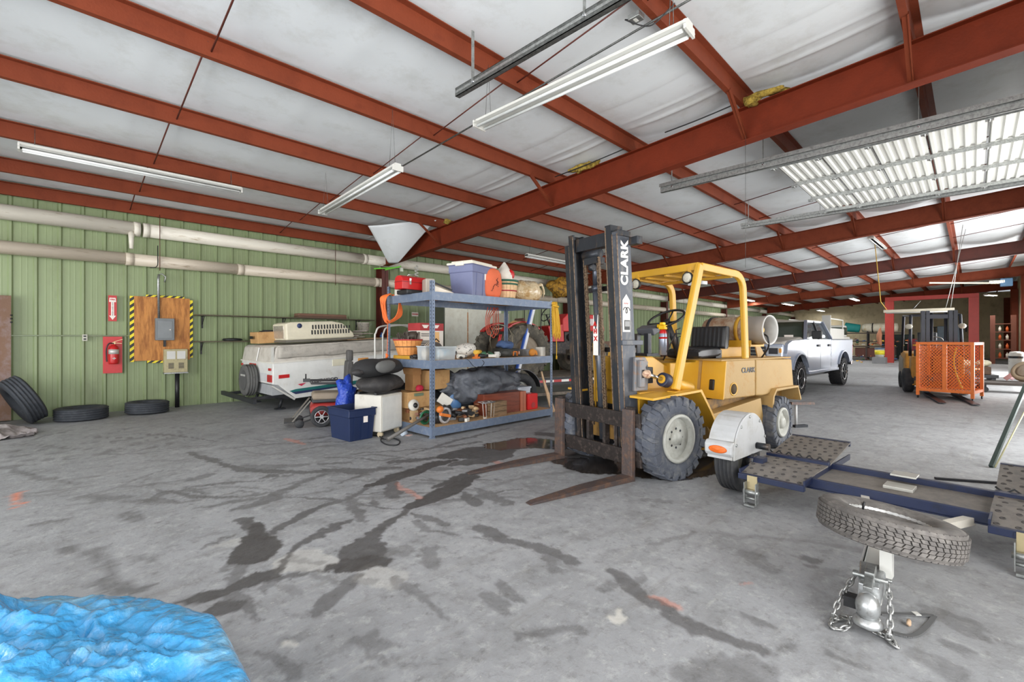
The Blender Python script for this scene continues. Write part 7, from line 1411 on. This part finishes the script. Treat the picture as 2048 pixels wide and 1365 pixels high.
# two-shelf bench and overhead rack with rolls
wk = T('work_bench', 'long cluttered steel work bench on legs against the back of the shop', 'bench', (38.0, 5.3, 0)); BD = mat('bench_dark', (70, 58, 54), .7)
MB().bx(-.4, .4, -1.9, 1.4, .86, .92).build('top', BD, wk)
for y in (-1.8, -.4, 1.3): MB().bx(-.38, -.3, y-.04, y+.04, 0, .86).bx(.3, .38, y-.04, y+.04, 0, .86).build('leg', BD, wk)
MB().bx(-.35, .35, -1.7, 1.2, .2, .24).build('lower_shelf', BD, wk)
MB().bx(-.3, .35, -1.0, .2, .24, .8).build('cupboard', mat('bench_brown', (96, 56, 46), .6), wk)
ov = T('overhead_storage_rack', 'tall dark storage rack behind the bench with rolls on its top', 'shelving', (39.2, 5.2, 0))
for y in (-2.0, -.2, 1.9): MB().bx(-.3, -.24, y-.04, y+.04, 0, 2.3).bx(.24, .3, y-.04, y+.04, 0, 2.3).build('post', BLK, ov)
for z in (1.75, 1.2): MB().bx(-.32, .32, -2.0, 1.95, z, z+.06).build('shelf', BD, ov)
wr_ = T('cream_roll', 'big cream roll with black straps on the storage rack at the back', 'roll', (39.1, 4.35, 1.82)); MB().lathe([(0, -.95), (.26, -.9), (.3, -.8), (.3, .7), (.24, .95), (0, 1.0)], (0, 0, .31), (0, 1, 0), 22).build('roll', mat('cream_fibreglass', (222, 216, 196), .6, 0, (190, 170, 120), 2), wr_)
for y in (-.55, .35): MB().lathe([(.302, 0), (.315, 0), (.315, .06), (.302, .06)], (0, y, .31), (0, 1, 0), 22, close=True).build('strap', BLK, wr_)
tq = T('teal_roll', 'teal rolled tarp end on the storage rack left of the cream roll', 'roll', (39.0, 5.85, 1.82)); MB().lathe([(0, -.45), (.27, -.42), (.32, .4), (0, .45)], (0, 0, .33), (0, 1, .15), 20).build('roll', mat('teal_cloth', (40, 150, 146), .6), tq)
base(MB().ball((39.0, 7.05, 2.07), (.25, .6, .24), 22, lumpy(.5, 3, 2)), 'blue_grey_tarp', mat('blue_grey_tarp_m', (92, 104, 158), .6, 0, (50, 84, 180), 3, (.5, .6), bump=.3), 'crumpled blue and grey tarp draped on the left end of the storage rack', 'tarp')
rs2 = random.Random(3)
GOODS = ['j_white', 'j_black', 'j_tan', 'j_grey', 'j_rust', 'j_green', 'j_orange', 'j_blue', 'j_red', 'j_yellow']
junk('bench_clutter', 'colourful clutter spread over the top of the work bench', 'tools', (38.0, 5.0, .92), 60, (.3, 1.7, .3), GOODS, 31)
for o_ in [x for x in bpy.data.objects if x.parent and x.parent.name == 'bench_clutter']: o_.scale = (1.6, 1.6, 1.6); 
junk('floor_clutter', 'jumble of yellow and brown goods on the floor under the bench', 'goods', (37.3, 5.2, 0), 40, (.25, 1.9, .35), GOODS, 32)
junk('pink_clutter', 'heap of pink and red rags at the foot of the portal frame', 'rags', (33.6, 4.9, 0), 14, (.3, .7, .15), ['j_red', 'j_red', 'j_yellow', 'j_tan'], 33)
bkk = T('yellow_label_bucket', 'white bucket with a yellow label and blue lid left of the portal frame leg', 'bucket', (33.5, 3.75, 0)); MB().bx(-.4, .4, -.3, .3, 0, .35).build('plinth', mat('j_grey', (0, 0, 0)), bkk); MB().lathe([(0, .35), (.2, .35), (.22, .8), (0, .8)], n=18).build('pail', WHT, bkk); MB().lathe([(.21, .5), (.225, .5), (.23, .75), (.21, .75)], n=18, close=True).build('yellow_label', mat('label_yellow', (226, 210, 50)), bkk); MB().lathe([(0, .8), (.23, .8), (.23, .88), (0, .9)], n=18).build('lid', mat('lid_blue_grey', (90, 110, 130)), bkk)
MB().ball((0, 0, 1.5), (.12, .12, .5), 14, lumpy(.6, 6, 2)).build('hanging_gloves', mat('glove_tan', (180, 120, 90), .8), bkk)
# white service body behind the pickup
wt2 = T('white_service_truck', 'white utility truck body with a ladder rack showing behind the pickup', 'truck', (27.5, 5.6, 0))
MB().bx(-1.6, 1.6, -.9, .9, .7, 1.9).build('utility_body', WHT, wt2, bevel=.03); MB().bx(1.6, 3.2, -.9, .9, .6, 1.5).bx(1.9, 2.9, -.8, .8, 1.5, 2.1).build('cab', WHT, wt2, bevel=.05); MB().bx(1.88, 2.92, -.82, .82, 1.6, 2.0).build('cab_windows', GLASS, wt2)
for y in (-.85, .85): MB().tube([(-1.55, y, 1.9), (-1.55, y, 2.35), (1.5, y, 2.35), (1.5, y, 1.9)], .03, 6).build('ladder_rack', WHT, wt2)
MB().bx(-1.62, -1.55, -.9, -.55, 1.9, 2.5).build('white_panel', WHT, wt2)
for x in (-1.0, 2.5):
    for y in (-.8, .8): tyre(MB(), (x, y, .36), (0, 1, 0), .36, .22, 0, 0, 0, bead=.5).build('wheel', RUB, wt2)
# right-hand side: chest on a pallet, platform dolly, shelf of bottles, drums, fan
tp = T('storage_chest', 'dark brown trunk with white sacks on top, right of the orange cage', 'trunk', (22.5, -.05, 0), 8)
MB().bx(-.5, .5, -.5, .5, .1, .2).bx(-.4, .4, -.45, -.35, 0, .1).bx(-.4, .4, .35, .45, 0, .1).build('pallet', BLK, tp); MB().bx(-.3, .3, -.36, .36, .2, .46).build('chest', mat('trunk_brown', (94, 68, 46), .6, 0, (66, 48, 34), 5), tp, bevel=.02); MB().bx(-.32, -.3, -.12, .12, .36, .4).build('brass_plate', mat('brass_handle', (214, 190, 150)), tp)
for y in (-.26, .26): MB().ball((0, y*.75, .56), (.24, .2, .12), 16, lumpy(.3, 6, int(y*10))).build('sack', mat('cream_sack', (216, 208, 180), .8), tp)
pd = Fr((17.75, -.62, 0), 100); pl3 = T('platform_dolly', 'low black platform dolly on casters carrying a wheel and boards', 'dolly', pd.o, 100)
MB().bx(-.75, .6, -.35, .35, .2, .26).bx(-.75, .6, -.37, -.33, .16, .28).build('platform', mat('dolly_black', (52, 44, 38), .7), pl3)
for x in (-.6, .45):
    for y in (-.28, .28): MB().cyl((x, y-.02, .075), (x, y+.02, .075), .075, n=16).build('caster', RUB, pl3); MB().bx(x-.03, x+.03, y-.03, y+.03, .12, .2).build('caster_fork', STL, pl3)
wl2 = T('dusty_wheel', 'dusty wheel with tyre leaning on the platform dolly', 'wheel', (17.9, -.98, .27)); ax_ = Vector((-.75, .45, .45)).normalized(); zc = .27*math.sqrt(1-ax_.z**2)+.04
tyre(MB(), (0, 0, zc), ax_, .27, .16, 0, 0, 2, bead=.58).build('tyre', mat('dusty_tan_tyre', (132, 118, 98), .8), wl2); MB().lathe([(.15, 0), (.16, .06), (.1, .02), (.05, .05), (0, .05)], Vector((0, 0, zc))+ax_*.02, ax_, 22).build('rim', mat('dull_rim', (140, 128, 114)), wl2)
bd = T('leaning_boards', 'purple-brown boards leaning against the orange column past the dolly', 'boards', (18.6, -1.25, .3))
for k in range(4): MB().bar((-.15+.12*k, .62-.1*k, 0), (.4+.1*k, -.45-.03*k, 1.1+.06*k), .1, .025, (1, 0, 0)).build('board', mat('purple_brown_board', (120, 88, 92), .6, 0, (190, 160, 150), 3, (.5, .6)) if k % 2 else mat('dark_red_board', (96, 52, 48), .6), bd)
bsf_ = T('brown_bottle_shelf', 'tall brown shelf with bottles near the far right corner', 'shelving', (37.5, -1.2, 0)); BSM = mat('shelf_redbrown', (104, 58, 42), .6)
for y in (-.4, .4): MB().bx(-.2, .2, y-.1, y+.1, 0, 2.7).build('side', BSM, bsf_)
for z in (.3, .8, 1.3, 1.75, 2.2): MB().bx(-.2, .2, -.3, .3, z, z+.05).build('shelf', BSM, bsf_)
for i, z in enumerate((.35, .85, 1.35, 1.8)):
    for y in (-.16, .12): base(MB().lathe([(0, 0), (.06, 0), (.06, .2), (.025, .25), (.025, .3), (0, .3)], (37.4, -1.2+y, z), n=12), 'bottle', MATS[('j_white', 'j_red', 'j_orange', 'j_white')[i]] if False else mat(('bottle_white', 'bottle_orange')[(i+(y > 0)) % 2], ((222, 214, 200), (206, 96, 44))[(i+(y > 0)) % 2]), ('white', 'orange')[(i+(y > 0)) % 2]+' bottle on the '+('lowest', 'second lowest', 'third', 'topmost')[i]+' shelf of the tall brown shelving', 'bottle', 'bottles on the brown shelf')
wd = T('white_drum', 'white drum standing left of the leaning boards', 'drum', (24.6, -1.12, 0)); MB().lathe([(0, 0), (.2, 0), (.2, .4), (.19, .42), (.2, .44), (.2, .86), (.16, .93), (0, .95)], n=22).build('drum', mat('scuffed_white_drum', (214, 212, 206), .5, 0, (90, 90, 90), 5, (.62, .7)), wd); MB().lathe([(.202, 0), (.21, 0), (.21, .08), (.202, .08)], (0, 0, .7), (0, 0, 1), 22, close=True).build('dark_hoop', STL, wd)
fn_ = T('pedestal_fan', 'dark round shop fan on a stand near the end wall', 'fan', (44.0, 1.0, 0)); MB().lathe([(0, -.1), (.3, -.1), (.42, -.04), (.42, .04), (.3, .1), (0, .1)], (0, 0, 1.35), (1, -.2, 0), 24).build('cage', mat('fan_grey', (96, 100, 100), .5), fn_); MB().cyl((0, 0, .03), (0, 0, 1.0), .03, n=8).cyl((0, 0, 0), (0, 0, .03), .3, n=18).build('stand', STL, fn_)
ph = T('peg_rail', 'dark rail hung with small tools on the end wall behind the cage', 'tool rail', (47.9, 1.2, 2.25)); MB().bx(-.03, .03, -1.2, 1.2, 0, .06).build('rail', BLK, ph)
for k in range(12): MB().bx(-.05, -.03, -1.1+k*.19, -1.02+k*.19, -.25-.1*(k % 3), 0).build('hung_tool', STL, ph)
B_('red_cabinet_far', 'low red tool cabinet far back seen between mast and portal frame', 'cabinet', 39.6, 40.6, 1.9, 3.0, 0, 1.4, mat('far_red', (130, 36, 44), .5)); 
for o_ in bpy.data.objects:
    if o_.name == 'red_cabinet_far': o_.name = 'red_tool_cabinet'
B_('dark_machine', 'dark green machine by the end wall left of the portal frame leg', 'machine', 42, 43.2, 2.9, 4.6, 0, 1.7, mat('far_green', (52, 66, 62), .5), .04)
B_('grey_machine', 'blue-grey cab-like machine seen through the back forklift mast', 'machine', 40, 41.4, .4, 1.6, 0, 2.2, mat('far_bluegrey', (86, 100, 110), .5), .05)
bx_ = T('blue_control_box', 'small blue control box with a pale boom at the top of the fourth rafter', 'control box', (31.0, -1.1, 4.0)); MB().bx(-.2, .2, -.2, .2, -.2, .15).build('box', mat('control_blue', (86, 124, 160), .5), bx_, bevel=.02); MB().bar((.0, .1, -.05), (-.6, 2.6, .12), .07, .07).build('boom', mat('cream_housing', (226, 220, 200)), bx_)
cr = T('brown_crates', 'dark brown low crates by the green wall seen between mast and guard', 'crates', (14.6, 10.5, 0)); MB().bx(-.9, .5, -.5, .5, 0, 1.25).build('dark_crate', mat('dark_brown_crate', (74, 50, 40), .7), cr); MB().bx(.55, 1.6, -.4, .4, 0, 1.3).build('tan_crate', mat('tan_crate', (130, 100, 82), .7), cr)
yt = T('yellow_insulation_roll', 'yellow glass wool bundle hanging by the large pipe behind the plastic bag', 'insulation', onY(1122, 590, 10.8)); MB().ball((0, 0, .25), (.62, .4, .35), 22, lumpy(.5, 4, 3)).build('bundle', mat('golden_wool', (196, 146, 50), .7, 0, (96, 66, 30), 6, (.45, .6), bump=.8, bscale=12), yt)
for y_ in (-.2, .2): MB().cyl((.1, y_, .3), (.1, y_, zrt(yt.location.y+y_)-yt.location.z+.1), .006, n=6).build('hanging_wire', GALVD, yt)
# tow hitch tool behind the forklift's rear wheel
hk = T('pipe_stand', 'short rusty pipe stand on the floor behind the forklift rear wheel', 'stand', fl(1600, 853)); o_ = hk.location
MB().bar(fl(1588, 853, .02)-o_, fl(1613, 852, .02)-o_, .06, .04).build('foot', STL, hk); MB().cyl(fl(1592, 852, .02)-o_, fl(1592, 852, .02)-o_+Vector((0, 0, .36)), .02, n=10).build('post', mat('pale_post', (200, 200, 200), .4), hk); MB().bar(fl(1592, 852, .02)-o_+Vector((-.1, .05, .36)), fl(1592, 852, .02)-o_+Vector((.2, -.2, .36)), .05, .04).build('arm', MATS['rusty_fork_steel'], hk)
